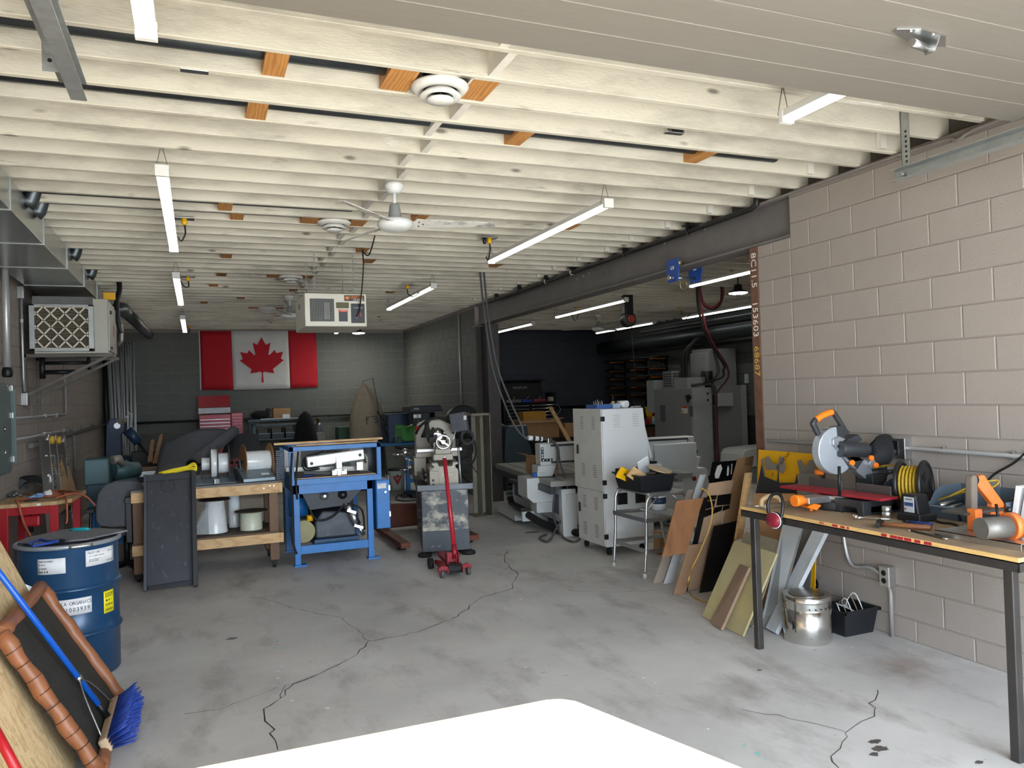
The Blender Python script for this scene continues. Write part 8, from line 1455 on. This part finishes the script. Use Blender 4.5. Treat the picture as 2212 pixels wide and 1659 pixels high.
for k, (px, m, l) in enumerate(((1398, redp, 'red small bottle on the low bench'), (1404, M('skin_tone_bottle', 'a8644a', .5), 'brown small bottle on the low bench'), (1412, inkw, 'white small bottle on the low bench'))):
    q = at(px, 900, Y=13.6); o = part(None, 'small_bottle', m, lambda b: b.lathe((q.x, 13.6, 1.0), [(.035, 0), (.035, .10), (.015, .13), (.015, .16)], 12), origin=(q.x, 13.6, 1.0)); tag(o, l, 'bottle')
# vertical machining centre
vm = thing('machining_centre', 'tall grey machining centre with an electrical cabinet in the side room', 'milling machine', (9.0, 12.2, 0))
vg = M('machine_grey', '8b8e8d', .42, var=.04, scale=4); vd = M('machine_grey_side', 'a2a5a4', .42, var=.04); EX, EY0, EY1 = 8.36, 11.75, 13.02; ez0, ez1 = .09, 1.71
ecab = part(vm, 'electrical_cabinet', vd, lambda b: b.box(EX, EX+.42, EY0, EY1, ez0, ez1), .006)
dr_ = part(ecab, 'cabinet_door', vg, lambda b: b.box(EX-.02, EX, EY0+.04, EY1-.01, ez0+.01, ez1-.01), .005)
def ev(px, py): return at(px, py, X=EX-.02)
q0, q1 = ev(1426, 875), ev(1438, 911); part(dr_, 'vent_panel', M('vent_grey', '5b5f60', .5), lambda b: b.box(EX-.026, EX-.02, q1.y, q0.y, q1.z, q0.z), .003)
q0, q1 = ev(1472, 878), ev(1486, 893); wz = part(dr_, 'warning_label', inkw, lambda b: b.box(EX-.024, EX-.02, q1.y, q0.y, q1.z, q0.z)); part(wz, 'orange_band', MATS['label_orange'], lambda b: b.box(EX-.026, EX-.023, q1.y, q0.y, q0.z-.03, q0.z)); part(wz, 'hazard_mark', yellowp, lambda b: b.box(EX-.026, EX-.023, q0.y-.07, q0.y-.02, q1.z+.01, q1.z+.06)); text(wz, 'lettering', 'WARNING', ink, .022, (EX-.0268, (q0.y+q1.y)/2, q0.z-.016), (0, -1, 0), sx=.9)
q0, q1 = ev(1489, 877), ev(1497, 900); part(dr_, 'vent_panel', MATS['vent_grey'], lambda b: b.box(EX-.026, EX-.02, q1.y, q0.y, q1.z, q0.z), .003)
q = ev(1490, 858); part(dr_, 'rotary_switch', blackp, lambda b: (b.lathe((EX-.05, q.y, q.z), [(.05, 0), (.055, .03)], 18, 'x'), b.ob((EX-.06, q.y+.02, q.z-.03), (.03, .04, .14), rotm('X', -25))), .004); q = ev(1499, 936); part(dr_, 'door_lock', zinc, lambda b: b.lathe((EX-.03, q.y, q.z), [(.018, 0), (.018, .012)], 14, 'x'))
for z in (ez0+.15, .6, 1.0, 1.4, 1.62): part(ecab, 'screw', blackm, lambda b: b.lathe((EX+.39, EY0-.004, z), [(.009, 0), (.009, .006)], 8, 'y'))
part(ecab, 'round_port', blackp, lambda b: (b.lathe((EX+.33, EY0-.004, 1.60), [(.022, 0), (.022, .006)], 14, 'y'), b.lathe((EX+.33, EY0-.004, 1.48), [(.022, 0), (.022, .006)], 14, 'y')))
part(vm, 'machine_feet', blackm, lambda b: (b.box(EX+.03, EX+.39, EY0+.05, EY1-.05, 0, ez0),))
part(vm, 'top_box', vd, lambda b: b.box(EX+.02, EX+.42, EY0+.18, EY0+.62, ez1, ez1+.20), .004); tf = part(vm, 'vented_box', vg, lambda b: b.box(EX+.02, EX+.40, EY0+.68, EY0+.98, ez1, ez1+.34), .004)
part(tf, 'vent_slots', blackp, lambda b: ([b.box(EX+.016, EX+.02, EY0+.70+.09*i, EY0+.77+.09*i, ez1+.05+.045*j, ez1+.07+.045*j) for i in range(3) for j in range(6)], [b.box(EX+.05+.11*i, EX+.14+.11*i, EY0+.676, EY0+.68, ez1+.05+.045*j, ez1+.07+.045*j) for i in range(3) for j in range(6)])); part(vm, 'side_tank', vd, lambda b: b.box(EX-.02, EX+.40, EY1-.02, EY1+.25, 1.25, ez1+.18), .006)
part(vm, 'column', vg, lambda b: b.box(8.98, 9.60, 12.05, 12.6, 1.6, 2.45), .008); part(vm, 'column_side', vd, lambda b: b.box(8.90, 8.98, 12.05, 12.55, 1.65, 2.38), .006); part(vm, 'spindle_motor', blackm, lambda b: b.cyl((8.86, 12.0, 1.72), (8.86, 12.0, 2.02), .12, n=20)); part(vm, 'enclosure', vg, lambda b: b.box(8.96, 9.62, 11.82, 13.0, .12, 1.74), .01); part(vm, 'enclosure_edge', vd, lambda b: b.box(9.50, 9.62, 11.81, 11.82, .12, 1.74))
part(vm, 'arm_housing', vd, lambda b: (b.box(8.84, 9.16, 11.62, 11.82, 1.36, 1.60),), .004); part(vm, 'arm_opening', blackm, lambda b: b.box(8.84-.004, 8.84, 11.66, 11.80, 1.38, 1.58)); part(vm, 'window_strip', M('lit_window', 'c9ddd4', .3, var=.02), lambda b: b.box(9.60, 9.68, 11.8, 11.82, 1.77, 1.95)); part(vm, 'inner_brace', M('brace_grey', '6a6d70', .5), lambda b: b.prism([(8.82, .12), (8.98, .12), (8.95, .45), (8.84, .75), (8.82, .75)], 'y', 11.9, 12.0))
part(vm, 'base', M('vmc_base', '4b4d50', .5), lambda b: b.box(8.8, 9.62, 11.85, 13.0, 0, .12))
part(vm, 'white_console', cw, lambda b: b.prism([(9.62, .30), (8.72, .30), (8.74, .52), (8.80, .60), (8.9, .62), (9.62, .64)], 'y', 10.9, 11.5), .02)
part(vm, 'console_stand', vg, lambda b: b.box(8.85, 9.55, 10.95, 11.45, 0, .30), .006)
part(vm, 'big_conduit', black_rub, lambda b: [b.tube(spline([(8.60+.07*k, 12.35, ez1+.0), (8.58+.07*k, 12.35, 2.1), (8.62+.07*k, 12.35, 2.38), (8.85+.03*k, 12.35, 2.58+.04*k), (9.1, 12.4, 2.60+.04*k), (9.28+.05*k, 12.4, 2.46)], 7), .035, 10) for k in range(2)]); part(vm, 'conduit_flange', blackm, lambda b: b.box(8.52, 8.76, 12.25, 12.45, ez1+.0, ez1+.1))
part(vm, 'cable_loop', M('cable_dark', '3a3d40', .5), lambda b: (b.tube(spline([(8.80, 12.0, 1.72), (8.95, 11.95, 1.85), (9.1, 11.95, 2.0), (9.12, 12.0, 2.2), (9.05, 12.0, 2.4)], 6), .022, 8), b.tube(spline([(8.45, 11.9, 1.76), (8.62, 11.75, 1.78), (8.78, 11.70, 1.74), (8.83, 11.70, 1.5), (8.84, 11.72, .8), (8.86, 11.72, .15)], 6), .028, 8), b.tube(spline([(8.6, 11.75, 1.82), (8.63, 11.8, 2.02), (8.7, 11.9, 2.06)], 5), .008, 6)))
rh = thing('red_air_hose', 'dark red air hose hanging from the side room ceiling in a loop', 'hose', tuple(at(1515, 610, Y=9.3))); rhm = M('hose_red', '6d2a2e', .5)
hp = [at(1512, 608, Y=9.4), at(1513, 650, Y=9.4), at(1520, 690, Y=9.45), at(1530, 720, Y=9.6), at(1548, 755, Y=9.9), at(1570, 790, Y=10.3), at(1573, 815, Y=10.6), at(1556, 838, Y=11.0), at(1546, 860, Y=11.3), at(1548, 920, Y=11.5), at(1550, 1000, Y=11.6)]
part(rh, 'hose', rhm, lambda b: b.tube(spline(hp, 6), .018, 8)); part(rh, 'black_hose', black_rub, lambda b: b.tube(spline([p+Vector((-.05, 0, 0)) for p in hp[:6]] + [at(1562, 800, Y=10.3), at(1560, 815, Y=10.6), at(1520, 828, Y=11.2)], 6), .018, 8)); part(rh, 'coil', rhm, lambda b: b.tube(spline([at(1513, 630, Y=9.4), at(1520, 655, Y=9.42), at(1540, 664, Y=9.45), at(1558, 650, Y=9.5), at(1562, 625, Y=9.5), at(1555, 605, Y=9.5)], 6), .018, 8)); part(rh, 'coil', black_rub, lambda b: b.tube(spline([at(1514, 640, Y=9.42), at(1522, 660, Y=9.44), at(1540, 668, Y=9.47), at(1556, 655, Y=9.52), at(1559, 625, Y=9.52), at(1552, 605, Y=9.52)], 6), .018, 8)); part(rh, 'ceiling_hook', blackm, lambda b: b.cyl(at(1512, 608, Y=9.4), Vector((at(1512, 608, Y=9.4).x, 9.4, ZJ+.02)), .02, n=8))
# cord reel and trolley
kr = thing('ceiling_cord_reel', 'black cord reel with an orange-red hub under the side room ceiling', 'cord reel', tuple(at(1358, 690, Y=10.6))); q = at(1358, 690, Y=10.6)
part(kr, 'case', blackp, lambda b: b.lathe((q.x, 10.55, q.z), [(.10, 0), (.125, .02), (.125, .12), (.10, .14)], 30, 'y')); part(kr, 'hub', M('hub_red', 'b8351f', .45), lambda b: (b.tube(arc((q.x+.02, 10.545, q.z+.01), .045, 0, 2*math.pi, 22, (1, 0, 0), (0, 0, 1))[:-1], .012, 6, True), b.lathe((q.x+.02, 10.535, q.z+.01), [(.018, 0), (.018, .02)], 14, 'y'))); part(kr, 'mount', blackm, lambda b: b.box(q.x-.08, q.x+.08, 10.58, 10.66, q.z+.10, ZJ+.01)); part(kr, 'cord', black_rub, lambda b: b.tube([(q.x+.05, 10.6, q.z-.12), (q.x+.06, 10.6, q.z-.5), (q.x+.10, 10.6, q.z-.95)], .007, 6))
bt3 = thing('beam_trolley', 'blue beam trolley with yellow wheels on the grey steel beam', 'beam trolley', (XR+.1, 6.25, 2.80)); bpl = M('trolley_blue', '1f4a9c', .4, var=.08); TY = at(1455, 580, X=XR-.02).y
for x, s in ((XR-.035, 1), (XR+.225, -1)):
    pq = part(bt3, 'side_plate', bpl, lambda b: b.prism([(TY-.11, 2.83), (TY-.08, 2.74), (TY+.08, 2.74), (TY+.11, 2.83), (TY+.09, 2.96), (TY-.09, 2.96)], 'x', x, x+.012), .004)
    for dy in (-.06, .06): part(pq, 'wheel', M('wheel_gold', 'a8985a', .4, .6), lambda b: b.lathe((x+(.012 if s > 0 else -.045), TY+dy, 2.915), [(.032, 0), (.032, .04)], 18, 'x'))
    part(pq, 'plate_label', inkw, lambda b: b.box(x-.003, x, TY-.025, TY+.025, 2.86, 2.89))
text(bt3, 'lettering', 'PB', ink, .03, (XR-.0392, TY, 2.875), (0, -1, 0))
part(bt3, 'spacer_rod', zinc, lambda b: b.cyl((XR-.07, TY, 2.78), (XR+.28, TY, 2.78), .015, n=12)); part(bt3, 'hook_ring', M('ring_brass', '9a9270', .4, .6), lambda b: b.tube(arc((XR+.09, TY, 2.71), .04, 0, 2*math.pi, 18, (1, 0, 0), (0, 0, 1))[:-1], .006, 6, True)); part(bt3, 'end_nut', zinc, lambda b: b.lathe((XR-.08, TY, 2.78), [(.026, 0), (.026, .03)], 6, 'x'))
# high-bay lamps
def highbay(x, y, z, label):
    t = thing('high_bay_lamp', label, 'lamp', (x, y, z), 'round high-bay lamps'); part(t, 'housing', blackp, lambda b: b.lathe((x, y, z), [(.13, .01), (.125, .03), (.06, .055), (.05, .12), (.03, .13)], 24)); part(t, 'lens', M('lamp_lens', (1, .98, .88), emit=150), lambda b: b.lathe((x, y, z), [(.10, 0), (.122, .006), (.122, .012)], 24)); part(t, 'hook', blackm, lambda b: b.cyl((x, y, z+.12), (x, y, ZJ+.01), .008, n=8)); return t
q = at(772, 718, Y=15.9); highbay(q.x, jn(15.9), 3.05, 'black high-bay lamp glowing over the back wall, right of the flag'); q = at(1607, 632, Z=2.98); highbay(q.x, jn(q.y), 2.98, 'black high-bay lamp beside the rusty jamb in the side room')
for X in (9.25, 9.05, 9.5):
    for y in (9.5, 12.5): 
        t = thing('pipe_strap', 'thin strap holding %s of the side room pipes up %s' % ({9.25: 'the fat one', 9.05: 'the slim dark one', 9.5: 'the bright one'}[X], 'near the jamb' if y < 10 else 'farther back'), 'strap', (X, y, 2.7)); zq = {9.25: at(1560, 716, X=9.25).z+.14, 9.05: at(1560, 687, X=9.05).z+.045, 9.5: at(1560, 734, X=9.5).z+.03}[X]; part(t, 'rod', zinc, lambda b: b.cyl((X, y, zq), (X, y, ZJ+.05), .006, n=6)); part(t, 'clip', zinc, lambda b: b.ob((X, y, zq), (.04, .03, .012)))
